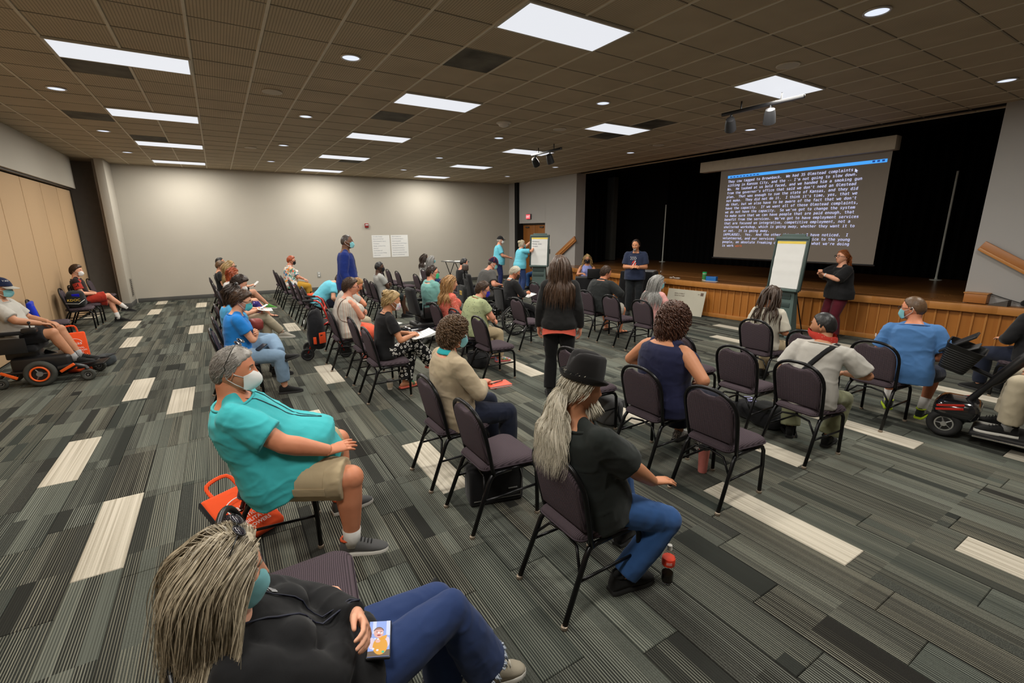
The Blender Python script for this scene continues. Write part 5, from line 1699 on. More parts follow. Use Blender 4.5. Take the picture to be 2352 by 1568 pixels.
   for m_, r_, vs in ((int(h.get('n', 120) * .5), .012, .45), (int(h.get('n', 120) * {0: 22, 1: 7, 2: 3}[p.tier]), {0: .0013, 1: .003, 2: .005}[p.tier], 1.0)):
    cl = rs.randint(0, nc, m_); own = .3 if vs < 1 else .38
    sd = csd[cl] * .85 + rs.randn(m_, 3) * own
    ll = L * (.66 + .34 * rs.rand(m_)) * (.85 + .3 * (csd[cl, 2] > 0))
    P_ = np.repeat(base[None], m_, 0) + sd * .007; v_ = np.repeat(back[None], m_, 0) + sd * .25
    out = [P_.copy()]; ph = rs.rand(m_) * 1.6
    for i in range(1, k):
     t_ = i / (k - 1)
     v_ = v_ * .55 + np.array([0, 0, -.8]) + left * (sd[:, 1:2] * sp * (1.5 - 1.7 * t_)) + back * (.06 + sd[:, :1] * sp * .3 * (1 - t_))
     v_ /= np.linalg.norm(v_, axis=1, keepdims=True)
     P_ = P_ + v_ * (ll / (k - 1))[:, None]
     q = (P_ - p.H) @ p.Rh; s_ = q / np.array([.112, .09, .125]); rr = np.linalg.norm(s_, axis=1); fx = rr < 1
     q[fx] = s_[fx] / rr[fx, None] * np.array([.112, .09, .125]); P_ = q @ p.Rh.T + p.H
     P_ = keep(P_, (.006 if vs < 1 else .012) + .022 * np.abs(np.sin(cl * 1.7)))
     out.append(P_ + (left * np.sin(cph[cl] + i * .75 + ph * 1.6)[:, None] + back * np.cos(cph[cl] + i * .65)[:, None]) * wv * min(1, i / 4))
    V, q, v = ribbons(np.array(out), r_, rs, .12, None if vs < 1 else p.H - np.array([.0, 0, .03]))
    addq(V, q, v * vs + (.15 if vs < 1 else 0))
 elif st == 'short' and p.tier < 2:
  V, q, v = tufts(p, thick, int(h.get('n', 1100) * (3.0 if p.tier == 0 else 1.2)), 'short', seed, h.get('tl', .045), .0010 * (1 + .6 * p.tier), h.get('recede', 0))
  addq(V, q, v)
 o = link('hair', raw_mesh('hair', np.concatenate(Vs), np.concatenate(LS), np.concatenate(LT), [m], {'strand': np.concatenate(var)}), p.root)
 return o
def add_beard(p, c, L=.03, n=160, full=True):
 rs = np.random.RandomState(77)
 d = []
 while len(d) < n:
  q = rs.randn(3); q /= np.linalg.norm(q); az, el = az_el(q[None])
  if (full and az[0] < 78 and -62 < el[0] < -22 - .1 * (70 - az[0]) * (az[0] < 20) * 0) or (not full and az[0] < 24 and -62 < el[0] < -24 and not (az[0] < 14 and -38 < el[0] < -31)): d.append(q)
 d = np.array(d); root = head_surface(d)
 dn = np.array([.25, 0, -1.0]); dirs = d * .6 + dn + rs.randn(n, 3) * .25
 dirs /= np.linalg.norm(dirs, axis=1, keepdims=True)
 path = np.array([on_head(p, root + dirs * L * t) for t in (0, .4, .75, 1)])
 V, q, v = ribbons(path, .0034 * (1 + .5 * p.tier), rs)
 link('beard', raw_mesh('beard', V, q.ravel(), np.full(len(q), 4), [hair_mat('hair_' + c, *HAIR[c])], {'strand': v}), p.root)
SHOE_M = {}
def shoe_geo(s=1.0, high=0):
 """upper and sole, ankle at the origin, toes along +x, floor at z = -.085"""
 prof = [(-.072, .026, .030, -.045), (-.060, .033, .048, -.030), (-.03, .037, .055, -.022), (.02, .037, .050, -.026), (.07, .042, .038, -.040), (.12, .046, .028, -.050), (.165, .043, .020, -.057), (.195, .030, .013, -.063), (.208, .012, .008, -.066)]
 th = np.arange(14) * 2 * PI / 14
 rings = []
 for x, w, hh, zc in prof:
  c = np.cos(th); sn = np.sin(th)
  rings.append(np.stack([np.full(14, x), w * np.sign(c) * np.abs(c) ** .8, np.maximum(zc + hh * sn, -.072)], 1))
 up = g_loft(rings)
 ol = [(x, w + .005) for x, w, *_ in prof]
 rings = []
 for z, gr in ((-.085, -.004), (-.083, 0), (-.068, .001), (-.062, -.003)):
  pts = [(x - (.004 if i == 0 else 0), (w + gr)) for i, (x, w) in enumerate(ol)]
  outl = [(x, w, z) for x, w in pts] + [(x, -w, z) for x, w in pts[::-1]]
  rings.append(np.array(outl)[::-1])
 so = g_loft(rings)
 return (up[0] * s, [f[::-1] for f in up[1]]), (so[0] * s, so[1])
def put(V, An, x, upv=None):
 x = unit(x); up = np.array([0, 0, 1.0]) if upv is None else upv
 z = unit(up - x * (up @ x)); y = np.cross(z, x)
 return V @ np.array([x, y, z]) + An
def add_shoes(p, sp):
 for i, sd in enumerate('LR'):
  kind = sp.get('kind', 'sneaker')
  An, x = p.an[sd].copy(), p.fd[sd]
  m = sp['m']; sole = sp.get('sole', mat('sole_dark', (.02, .02, .02), .7))
  (uV, uF), (sV, sF) = shoe_geo(p.s * sp.get('size', 1.0))
  if kind in ('sneaker', 'slip'):
   o = mesh_obj('shoe', put(uV, An, x), uF, m, p.root, angle=60)
   mesh_obj('sole', put(sV, An, x), sF, sole, o, angle=45)
   if kind == 'sneaker' and p.tier < 2:
    lb = MB()
    for k in range(5):
     xx = .035 + k * .019; zz = (-.026 + .048) * 1 - k * .0075 + .003
     lb.tube(put(np.array([(xx, -.024, zz - .012), (xx + .004, 0, zz), (xx, .024, zz - .012)]) * p.s, An, x), .0028 * p.s, 5)
    lb.obj('laces', sp.get('lace', m), o, angle=180)
    mesh_obj('shoe_collar', *g_tube(put(np.array([(math.cos(a) * .046 - .016, math.sin(a) * .037, .022 + .004 * math.cos(a)) for a in np.linspace(0, 2 * PI, 13)]) * p.s, An, x), .008 * p.s, 6), sp.get('collar', m), o, angle=180)
   if sp.get('sock'):
    up = unit(p.kn[sd] - An)
    mesh_obj('sock', *g_tube([An + up * -.03, An + up * .02, An + up * sp.get('sl', .07)], [.044 * p.s, .044 * p.s * (.6 + .4 * p.lg), .048 * p.s * (.6 + .4 * p.lg)], 14), sp['sock'], p.root, angle=180)
  else:
   o = mesh_obj('sandal_sole', put(sV, An, x), sF, sole, p.root, angle=45)
   st = MB()
   for xx, w in (((.10, .044), (.02, .040)) if kind == 'sandal' else ((.105, .046), (.125, .044))):
    st.tube(put(np.array([(xx, -w, -.068), (xx, -w * .8, -.035), (xx, 0, -.012 - xx * .12), (xx, w * .8, -.035), (xx, w, -.068)]) * p.s, An, x), [(.012, .003)] * 5, 6, ref=unit(x))
   st.obj('strap', m, o, angle=180)
def cap_hat(p, m, brim_m, logo=None, crown=.035):
 nu, nv = 40, 14
 rows = []
 for i in range(nv):
  e = D(14 + 76 * i / (nv - 1)); row = []
  for j in range(nu):
   a = 2 * PI * j / nu
   d = np.array([[math.cos(e) * math.cos(a), math.cos(e) * math.sin(a), math.sin(e)]])
   q = (d * np.array([.106, .087, .128]))[0]; q = q + d[0] * .012; q[2] += .004
   row.append(q)
  rows.append(np.array(row))
 V, F = g_loft(rows)
 o = mesh_obj('cap', on_head(p, V), F, m, p.root, angle=60)
 pts = []
 for r_, dz in ((0, 0), (1, 0)):
  pass
 top, bot = [], []
 n = 17
 ring = []
 for k in range(n):
  a = D(-62 + 124 * k / (n - 1))
  ring.append((math.cos(a) * .112, math.sin(a) * .092))
 outer = [(x + .075 * math.cos(D(-62 + 124 * k / (n - 1))) ** .6 if abs(k - 8) < 8.1 else x, y) for k, (x, y) in enumerate(ring)]
 V = []; 
 for lst, dz in ((ring, .0), (outer, 1.0)):
  for x, y in lst:
   z = .034 - .022 * dz - .22 * y * y / .09 * .3
   V.append((x, y, z))
 V = np.array(V); V2 = V - [0, 0, .004]
 A = np.concatenate([V, V2]); F = []
 for j in range(n - 1):
  F.append((j, n + j, n + j + 1, j + 1)); F.append((2 * n + j, 2 * n + j + 1, 3 * n + j + 1, 3 * n + j)); F.append((n + j, 3 * n + j, 3 * n + j + 1, n + j + 1))
 mesh_obj('cap_brim', on_head(p, A), F, brim_m, o, angle=60)
 mesh_obj('button', *g_ell(on_head(p, [[0, 0, .146]])[0], .008), m, o, angle=180)
 return o
def finish_people():
 jobs = []; idx = []
 for p in PEOPLE:
  jobs.append(p.body.arr() + (p.vox,)); idx.append((p, 'body'))
  if p.topm.n: jobs.append(p.topm.arr() + (p.vox,)); idx.append((p, 'top'))
  if p.botm.n: jobs.append(p.botm.arr() + (p.vox,)); idx.append((p, 'bot'))
 res = eval_remesh(jobs)
 for (p, k), (co, ls, lt, e) in zip(idx, res):
  if k == 'body':
   co = smooth(co, e, 3, .5)
   if p.top:
    lim = .15 if p.top.get('sl', 'short') != 'none' else .085
    for sd in 'LR':
     S_ = p.sh[sd]; E_ = p.el[sd]; best = None
     for A_, B_ in ((p.at(.45) * .5 + S_ * .5, S_), (S_, S_ * .55 + E_ * .45)):
      ab = B_ - A_; u_ = np.clip(((co - A_) @ ab) / (ab @ ab), 0, 1)[:, None]; q_ = A_ + u_ * ab
      dd = np.linalg.norm(co - q_, axis=1)
      if best is None: best = (dd, q_)
      else:
       m_ = dd < best[0]; best = (np.where(m_, dd, best[0]), np.where(m_[:, None], q_, best[1]))
     w_ = .30 * sstep(lim, lim * .55, np.linalg.norm(co - S_, axis=1))[:, None]
     co = co + (best[1] - co) * w_
   Vs, LS, LT = [co], [ls], [lt]; off = len(co); lip = [np.zeros(len(co))]
   nu, nv = HEADRES[p.tier]
   d = dir_grid(nu, nv); P = head_surface(d, p.fem, min(p.fat, 1)); l_, t_ = flat_faces(grid_faces(nu, nv))
   lp = np.exp(-(P[:, 1] / .022) ** 2 * 1.2) * (np.exp(-((P[:, 2] + .0665) / .0095) ** 4)) * (P[:, 0] > .06)
   Vs.append(on_head(p, P)); LS.append(l_ + off); LT.append(t_); lip.append(lp); off += len(P)
   for sy in (1, -1):
    V, F = ear_geo(sy); l_, t_ = flat_faces(F)
    Vs.append(on_head(p, V)); LS.append(l_ + off); LT.append(t_); lip.append(np.zeros(len(V))); off += len(V)
   for sd in 'LR':
    pose, Rm = p.hand[sd]
    hv, hl, ht = HANDS[pose]
    hv = hv * (p.s * (1 - .08 * p.fem))
    if sd == 'L':
     hv = hv * [1, -1, 1]
     st = np.concatenate([[0], np.cumsum(ht)[:-1]])
     hl = np.concatenate([hl[a:a + c][::-1] for a, c in zip(st, ht)]) if not (ht == 4).all() else hl.reshape(-1, 4)[:, ::-1].ravel()
    Vs.append(hv @ Rm.T + p.wr[sd]); LS.append(hl + off); LT.append(ht); lip.append(np.zeros(len(hv))); off += len(hv)
   me = raw_mesh('body', np.concatenate(Vs), np.concatenate(LS), np.concatenate(LT), [skin_mat(p.skin)], {'lip': np.concatenate(lip)})
   link('body', me, p.root)
  else:
   co = smooth(co, e, 3, .5)
   n = normals(co, ls, lt)
   g = p.top if k == 'top' else p.bot
   amp = g.get('fold', .006) * (.8, .8, .8)[p.tier]
   sd = int(abs(p.pos[0] * 91 + p.pos[1] * 57)) % 97
   fr = np.array([7, 9, 13]) if k == 'top' else np.array([10, 13, 9])
   q = co * fr + 1.0 * np.stack([vnoise(co * 4, sd + 1), vnoise(co * 4, sd + 2), vnoise(co * 4, sd + 3)], 1)
   rid = 1 - np.abs(vnoise(q, sd)) * 2
   q2 = co * fr * 2.1
   dsp = amp * (.75 * rid * np.abs(rid) + .35 * vnoise(q2, sd + 9)) 
   co = co + n * (dsp - amp * .15)[:, None]
   name = g.get('name', 'shirt' if k == 'top' else {'pants': 'trousers', 'jeans': 'jeans', 'shorts': 'shorts', 'skirt': 'skirt'}[g['kind']])
   me = raw_mesh(name, co, ls, lt, [g['m']])
   o = link(name, me, p.root)
   p.__dict__['o_' + k] = o
   p.__dict__['bvh_' + k] = (co, ls, lt)
 for i, p in enumerate(PEOPLE):
  if p.hair: build_hair(p, p.hair, 100 + i * 7)
  if p.expr != 'noeyes': eye_parts(p)
  br = MB()
  for k in (1, -1):
   if p.tier < 2 or True:
    br.tube(on_head(p, [(.090, k * .016, .033), (.091, k * .032, .038), (.080, k * .05, .033)]), [(.003, .0035), (.003, .004), (.002, .002)], 6)
  if p.hair: br.obj('eyebrows', hair_mat('hair_' + p.hair.get('bc', p.hair['c']), *HAIR[p.hair.get('bc', p.hair['c'])]), p.root, angle=180)
  if p.mask: add_mask(p, p.mask)
  if p.glasses: add_glasses(p, p.glasses if isinstance(p.glasses, tuple) else (.02, .015, .012))
  if p.beard: add_beard(p, *p.beard)
  if p.shoes: add_shoes(p, p.shoes)
  if p.extra: p.extra(p)
def bvh_of(p, k):
 co, ls, lt = p.__dict__['bvh_' + k]
 st = np.concatenate([[0], np.cumsum(lt)[:-1]])
 return BVHTree.FromPolygons([tuple(c) for c in co], [tuple(int(x) for x in ls[a:a + n]) for a, n in zip(st, lt)])
def lanyard(p, m=None, badge=True, side=0):
 """ribbon round the neck lying on the shirt front with a badge"""
 bv = bvh_of(p, 'top'); pts = []
 f, l, u = p.frame(.3)
 for k in (-1, 1):
  row = []
  for t in np.linspace(.49, .16, 12):
   w = .075 * (t - .16) / .33
   o = p.at(t) + l * (k * w) + f * .6
   h = bv.ray_cast(Vector(o), Vector(-f))
   c = np.array(h[0]) if h[0] is not None and np.linalg.norm(np.array(h[0]) - p.at(t)) < .4 else p.at(t) + f * .1 + l * k * w
   row.append(c + f * .004)
  c = p.at(.515) + l * (k * .045) - f * .06
  pts.append([p.at(.52) - f * .075, c] + row)
 path = pts[0][::-1] + pts[1][1:]
 o = mesh_obj('lanyard', *g_tube(path, [(.004, .0022)] * len(path), 6), m or mat('lanyard_cloth', (.012, .014, .03), .6), p.root, angle=180)
 if badge:
  c = (pts[0][-1] + pts[1][-1]) / 2 + f * .004
  z = u; y = l
  V, F = g_box((0, 0, -.05), (.003, .075, .10), bev=.001, seg=1)
  bd = mesh_obj('badge', V @ np.array([f, l, u]) + c, F, mat('badge_plastic', (.45, .47, .48), .2), o, angle=0)
  V, F = g_box((.003, 0, -.05), (.001, .06, .07))
  mesh_obj('badge_print', V @ np.array([f, l, u]) + c, F, WHITE_PAPER, bd, angle=0)
def print_patch(p, name, poly_pts, m, k='top', t0=.30, off=.0035, front=True, y0=0.0):
 """flat print shapes laid on the garment: list of 2-D quads/triangles in (left, up) metres"""
 bv = bvh_of(p, k); f, l, u = p.frame(t0); sgn = 1 if front else -1
 V, F = [], []
 for poly in poly_pts:
  idx = []
  for (a, b) in poly:
   o = p.at(t0) + l * (a + y0) + u * b + f * sgn * .6
   h = bv.ray_cast(Vector(o), Vector(-f * sgn))
   c = np.array(h[0]) if h[0] is not None else p.at(t0) + f * sgn * .12 + l * (a + y0) + u * b
   idx.append(len(V)); V.append(c + f * sgn * off)
  F.append(tuple(idx))
 return mesh_obj(name, V, F, m, p.root, angle=0)
def strap(p, pts, m, name='strap', w=.018):
 """strap over the garment through rough points, snapped to the cloth"""
 bv = bvh_of(p, 'top'); out = []
 P = smooth_poly3(pts, 6)
 for q in P:
  h = bv.find_nearest(Vector(q))
  n = np.array(h[1]); c = np.array(h[0]); out.append(c + n * .004)
 return mesh_obj(name, *g_tube(out, [(w, .003)] * len(out), 6), m, p.root, angle=180)
def smooth_poly3(P, k):
 P = [np.array(p, float) for p in P]; out = []
 for i in range(len(P) - 1):
  p0 = P[max(i - 1, 0)]; p1 = P[i]; p2 = P[i + 1]; p3 = P[min(i + 2, len(P) - 1)]
  for j in range(k):
   t = j / k
   out.append(.5 * (2 * p1 + (p2 - p0) * t + (2 * p0 - 5 * p1 + 4 * p2 - p3) * t * t + (3 * p1 - p0 - 3 * p2 + p3) * t ** 3))
 out.append(P[-1])
 return out
# --- people: who sits and stands where
C = cloth
TURQ = C('turquoise_jersey', (.055, .46, .49)); TURQ2 = C('sky_turquoise_jersey', (.15, .54, .68)); BLUE = C('bright_blue_jersey', (.018, .20, .60)); NAVYB = C('royal_navy_shirt', (.012, .028, .17)); NAVY = C('navy_jersey', (.022, .030, .062))
BLK = C('black_jersey', (.012, .012, .013)); BLKG = C('washed_black_jersey', (.020, .024, .022)); GREYT = C('grey_jersey', (.36, .36, .34)); LGREY = C('light_grey_jersey', (.44, .42, .38)); CHAR = C('charcoal_jersey', (.085, .082, .078))
TEAL = C('teal_polo', (.16, .36, .33)); TAN = C('tan_knit', (.46, .37, .25), fold=.25); CORALP = C('coral_polo', (.72, .13, .085)); WHITE = C('white_jersey', (.66, .66, .66)); CREAM = C('cream_jersey', (.60, .56, .46)); PINK = C('pink_jersey', (.72, .36, .34)); GREYSTR = C('soft_grey_knit', (.30, .30, .30))
LAV = C('lavender_blouse', (.27, .30, .60)); DENIMB = C('denim_blue_jersey', (.075, .19, .42))
JEANS = C('jeans_dark', (.022, .042, .125), var=.25); JEANSM = C('jeans_mid', (.033, .092, .25), var=.35); JEANSL = C('jeans_light', (.20, .30, .42), var=.25); KHAKI = C('khaki_twill', (.43, .34, .21)); KHAKI2 = C('khaki_light', (.46, .40, .29)); OLIVE = C('olive_twill', (.27, .28, .165)); NAVYP = C('navy_twill', (.014, .018, .035)); BLKP = C('black_twill', (.009, .009, .010)); MAROON = C('maroon_twill', (.085, .010, .018)); GREYSH = C('grey_shorts_twill', (.30, .28, .24)); REDSH = C('red_mesh', (.40, .035, .02)); CORALSH = C('coral_shorts_twill', (.85, .14, .075)); MUST = C('mustard_twill', (.44, .24, .03))
FLOR = pattern_cloth('floral_print', [(0, (.70, .66, .60)), (.25, (.75, .12, .08)), (.45, (.05, .28, .22)), (.62, (.80, .33, .08)), (.75, (.70, .66, .60)), (.88, (.06, .18, .35))], 'cells', 22)
STRIPE = pattern_cloth('striped_seersucker', [(0, (.62, .58, .50)), (.40, (.45, .30, .24)), (.46, (.62, .58, .50)), (.53, (.30, .33, .34)), (.58, (.62, .58, .50)), (.66, (.55, .36, .28))], 'stripes', 38)
GRPRINT = pattern_cloth('green_leaf_print', [(0, (.06, .09, .07)), (.10, (.06, .09, .07)), (.16, (.34, .38, .21))], 'dots', 26)
CORPRINT = pattern_cloth('coral_dot_print', [(0, (.75, .5, .4)), (.16, (.75, .5, .4)), (.24, (.62, .12, .085))], 'dots', 60)
BWPRINT = pattern_cloth('white_ring_print', [(0, (.012, .012, .013)), (.13, (.012, .012, .013)), (.2, (.72, .70, .66)), (.42, (.012, .012, .013))], 'dots', 22)
PURPPR = pattern_cloth('purple_motif_print', [(0, (.55, .52, .6)), (.10, (.55, .52, .6)), (.16, (.045, .03, .17))], 'dots', 16)
GREYPR = pattern_cloth('grey_blouse_print', [(0, (.62, .60, .58)), (.5, (.42, .41, .42)), (.75, (.66, .64, .62))], 'cells', 60)
SOLEW = mat('sole_white', (.62, .60, .55), .6); SOLED = mat('sole_dark', (.02, .02, .02), .7); SOCK = C('sock_white', (.62, .60, .57)); SOCKG = C('sock_grey', (.30, .30, .30))
SH_BLK = C('shoe_black', (.012, .012, .012)); SH_GREY = C('shoe_grey', (.10, .10, .10)); SH_TAN = mat('shoe_taupe', (.34, .30, .23), .7, bump=.2); SH_OR = mat('shoe_orange_lining', (.75, .12, .04), .7)
LACE_W = mat('lace_white', (.72, .68, .6), .8)
sneak = lambda m=SH_BLK, sole=SOLED, **k: dict(kind='sneaker', m=m, sole=sole, **k)
R_ = {}
R_['front'] = person('person with long grey-blonde hair, sunglasses on head, black hoodie, phone on lap', (-.06, 1.41), 0, tier=0, fem=.6, g=1.08, s=.97, skin='fair', lean=-60, hunch=19, head=(4, 10, 0), arms=(((.30, -.04, .75), (.1, 1, -.6), 'relax', (.1, -1, .1), (1, 0, .2)), ((.27, .06, .69), (.1, -1, -.3), 'relax', (.2, 1, .0), (1, 0, .2))),
 legs=('sit', ((.80, .0, .20), (.1, .12, 1), (1, .0, -.2))), top=dict(m=C('hoodie_black', (.013, .013, .014)), sl='long', loose=.02, slv_grow=.026, fold=.009, name='hoodie'), bot=dict(kind='jeans', m=JEANS, flare=.045, len=.9, fold=.006),
 shoes=sneak(SH_TAN, SOLEW, lace=LACE_W, collar=SH_TAN, sock=SOCK, sl=.05), hair=dict(style='long', c='greyblonde', len=.42, n=9500, wave=.010, spread=.10, lift=.026, back=.04), mask='blue', px=.24, seat=.45)
R_['turq'] = person('large person in turquoise T-shirt and khaki cargo shorts, white mask, lanyard', (.05, 3.06), -7, tier=0, g=1.52, belly=.24, s=1.06, skin='ruddy', lean=-25, hunch=7, head=(-6, 6, 0),
 arms=(((.24, .20, .69), None, 'flat', (1, -.2, 0)), ((.40, -.25, .715), (-.3, -1, -.45), 'flat', (.9, .4, .0), (.1, -.4, 1))), legs=(((.46, .24, .085), (.4, .4, 1), (1, .25, 0)), ((.47, -.27, .085), (.6, -.25, 1), (1, -.25, 0))), leg_g=1.28, arm_g=1.22,
 top=dict(m=TURQ, sl='short', loose=.012, hem=-.10, slv_grow=.030, slen=.72, fold=.009, name='t_shirt'), bot=dict(kind='shorts', m=KHAKI, len=.95, flare=.022, fold=.006), shoes=sneak(SH_GREY, SOLEW, lace=BLACK_CLOTH, collar=SH_OR, sock=SOCK, sl=.09), hair=dict(style='short', c='grey', thick=.013, n=1300, tl=.030, bc='lightbrown'), mask='n95', px=.07, seat=.45)
R_['blue'] = person('person in bright blue T-shirt, brown hair and glasses, light jeans, foot raised on knee', (.02, 6.42), 0, tier=1, g=1.12, s=1.0, skin='fair', lean=-6, hunch=10, head=(-8, 16, 0), arms=('cross', 'cross'), fem=.6,
 legs=(((.46, -.16, .50), (.5, .9, .4), (.9, -.35, .3)), 'sit'), top=dict(m=BLUE, sl='short', loose=.012, hem=-.10, name='t_shirt'), bot=dict(kind='jeans', m=JEANSL, len=.80, flare=.02), shoes=dict(kind='slip', m=SH_BLK, sole=SOLED), hair=dict(style='short', c='brown', thick=.030, n=700, tl=.06, rough=.4), mask='teal', glasses=(.10, .07, .05))
R_['strap'] = person('person in blue shirt with brown cross-body bag strap, black mask, sunglasses on dark hair', (.02, 7.28), 2, tier=1, fem=1, g=1.15, s=.98, skin='fair', lean=-8, hunch=6, head=(-8, 12, 0), arms=('lap', 'lap'),
 legs=('sit', 'sit'), top=dict(m=C('sky_blue_jersey', (.06, .30, .55)), sl='short', loose=.02, hem=-.1, name='shirt'), bot=dict(kind='jeans', m=JEANSL, len=.85), shoes=dict(kind='sneaker', m=SH_BLK, sole=SOLED), hair=dict(style='bob', c='darkbrown', len=.16, lift=.02, spread=.2), mask='black', glasses=(.25, .22, .2))
R_['coral'] = person('person in coral polo and khaki trousers writing on paper, white mask', (.06, 8.66), 0, tier=1, g=1.05, s=1.02, skin='fair', lean=-8, hunch=12, head=(-5, 28, 0), arms=('hold', 'hold'),
 legs=('sit', 'over'), top=dict(m=CORALP, sl='short', loose=.015, hem=-.08, name='polo_shirt'), bot=dict(kind='pants', m=KHAKI2, len=.88), shoes=sneak(C('shoe_check', (.45, .42, .36)), SOLEW), hair=dict(style='short', c='darkbrown', thick=.032, tl=.06), mask='n95')
R_['redskirt'] = person('person with red bob, pale blouse and purple patterned skirt', (.08, 11.0), 0, tier=2, fem=1, g=1.2, s=.95, skin='fair', lean=-8, hunch=8, head=(-10, 14, 0), arms=('lap', 'lap'), legs=('sit', 'over'),
 top=dict(m=GREYPR, sl='three', loose=.02, hem=-.05, name='blouse'), bot=dict(kind='skirt', m=PURPPR, len=.45), shoes=dict(kind='sandal', m=SH_BLK, sole=SOLED), hair=dict(style='bob', c='brightred', len=.17, lift=.022, spread=.2), mask='white')
R_['boy'] = person('boy with light brown hair, black T-shirt and black mask by the far wall', (-.06, 13.95), 0, tier=2, g=.85, s=.95, skin='fair', head=(-8, 8, 0), arms=('lap', 'lap'), top=dict(m=BLK, sl='short', name='t_shirt'), bot=dict(kind='pants', m=NAVYP), shoes=sneak(), hair=dict(style='short', c='lightbrown', thick=.03), mask='black')
R_['hidden'] = person('dark-haired person in black half hidden behind the boy, by the far wall', (.05, 14.72), 0, tier=2, g=1.0, s=1.02, skin='tan', lean=-16, head=(-5, -12, 0), arms=('lap', 'lap'), top=dict(m=BLKG, sl='short', name='t_shirt'), bot=dict(kind='pants', m=BLKP), shoes=sneak(), hair=dict(style='short', c='black', thick=.02), mask='black')
R_['blonde'] = person('person with long blonde hair, black printed T-shirt and black mask, holding white booklet', (.10, 12.4), 0, tier=2, fem=1, g=1.1, s=1.06, skin='fair', lean=-4, hunch=4, head=(-22, 4, 0), arms=('lap', ((.40, -.16, .80), None, 'grip', (.9, .3, .3))), legs=('sit', 'over'),
 top=dict(m=BLK, sl='short', loose=.02, name='t_shirt'), bot=dict(kind='shorts', m=BLKP, len=.8), shoes=sneak(C('shoe_lime', (.10, .35, .06)), SOLEW), hair=dict(style='long', c='blonde', len=.34, spread=.2, lift=.02), mask='black', glasses=(.02, .02, .02))
R_['floral'] = person('person with short red hair, floral shirt and mustard trousers, black mask', (1.55, 14.4), 0, tier=2, fem=1, g=1.4, s=1.0, skin='pink', lean=-4, hunch=6, head=(-10, 8, 0), arms=('knee', 'cross'), legs=('sit', 'sit'),
 top=dict(m=FLOR, sl='short', loose=.03, hem=-.1, slen=.8, name='shirt'), bot=dict(kind='pants', m=MUST), shoes=sneak(), hair=dict(style='short', c='brightred', thick=.026), mask='black', glasses=(.1, .1, .1))
R_['bend'] = person('person with brown hair in turquoise T-shirt bending forward behind the walker', (1.62, 10.45), 0, tier=2, fem=1, g=1.3, s=1.0, skin='fair', lean=28, hunch=16, head=(0, 40, 0), arms=(((.42, .12, .55), None, 'relax'), ((.42, -.12, .55), None, 'relax')), top=dict(m=TURQ2, sl='short', loose=.02, hem=-.1, name='t_shirt'), bot=dict(kind='pants', m=NAVYP), shoes=sneak(), hair=dict(style='long', c='brown', len=.25))
R_['navyman'] = person('tall standing person in royal blue shirt with face mask and badge', (2.02, 9.15), -18, sit=False, tier=1, g=1.08, s=1.15, belly=.02, skin='brown', lean=0, hunch=2, head=(0, 0, 0), top=dict(m=NAVYB, sl='long', loose=.03, hem=-.16, name='shirt', slv_grow=.03), bot=dict(kind='pants', m=BLKP), shoes=sneak(), hair=dict(style='buzz', c='stubble', recede=6, thick=.0018), mask='blue')
R_['stripe'] = person('person in striped sleeveless shirt and coral shorts with brown shoulder strap', (1.47, 7.16), 0, tier=1, fem=1, g=1.38, s=.97, skin='pink', lean=-4, hunch=7, head=(-8, 8, 0), arms=('cross', 'cross'), legs=(((.30, .10, .1),), ((.36, -.06, .1),)), arm_g=1.2,
 top=dict(m=STRIPE, sl='none', loose=.018, hem=-.1, name='sleeveless_shirt'), bot=dict(kind='shorts', m=CORALSH, len=.95), shoes=sneak(C('shoe_red_canvas', (.42, .12, .09)), SOLEW), hair=dict(style='short', c='brown', thick=.030, tl=.05), glasses=(.12, .03, .03))
R_['mic'] = person('fair-haired person bowing over a hand-held microphone', (1.60, 8.25), 0, tier=1, g=1.1, s=.97, skin='ruddy', lean=6, hunch=18, head=(-12, 32, 0), arms=('thigh', ((.34, -.02, .93), (.0, -1, -.6), 'grip', (.15, .5, 1), (1, -.5, 0))), top=dict(m=LGREY, sl='short', loose=.01, name='t_shirt'), bot=dict(kind='pants', m=KHAKI2), shoes=sneak(), hair=dict(style='short', c='strawberry', thick=.014, tl=.03))
R_['clip'] = person('person with hair clip and floral face mask, black T-shirt, ring-print trousers, writing', (1.56, 5.52), 0, tier=1, fem=1, g=.92, s=.98, skin='tan', lean=-2, hunch=9, head=(-6, 14, 0), arms=(((.36, .06, .74), None, 'relax', (.6, -.6, .1)), ((.33, -.08, .735), None, 'pen', (.7, .6, .05))), legs=('tuck', 'over'),
 top=dict(m=BLK, sl='short', loose=.012, hem=-.06, name='t_shirt'), bot=dict(kind='pants', m=BWPRINT, flare=.04), shoes=dict(kind='flip', m=C('strap_green', (.04, .35, .2)), sole=mat('sole_coral', (.6, .12, .08), .6)), hair=dict(style='bun', c='blonde', at=(-.085, 0, .075), rb=.055, thick=.022), mask='floralmask')
R_['blackmask'] = person('bearded person in grey T-shirt, dark shorts and black mask, hands folded', (3.08, 10.69), 0, tier=2, g=1.0, s=1.0, skin='dark', lean=-12, hunch=4, head=(-14, 2, 0), arms=('cross', 'cross'), legs=('out', 'sit'), top=dict(m=GREYT, sl='short', loose=.02, hem=-.1, name='t_shirt'), bot=dict(kind='shorts', m=C('shorts_dark', (.015, .02, .02)), len=1.0), shoes=sneak(), hair=dict(style='buzz', c='black', thick=.008), mask='black')
R_['white17'] = person('dark-haired person in white shirt near the posters', (5.55, 14.4), 4, tier=2, fem=1, g=1.0, s=.92, skin='tan', lean=-4, head=(-10, 0, 0), top=dict(m=WHITE, sl='short', loose=.015, name='shirt'), bot=dict(kind='jeans', m=JEANS), shoes=sneak(), hair=dict(style='long', c='darkbrown', len=.3), arms=('lap', 'lap'))
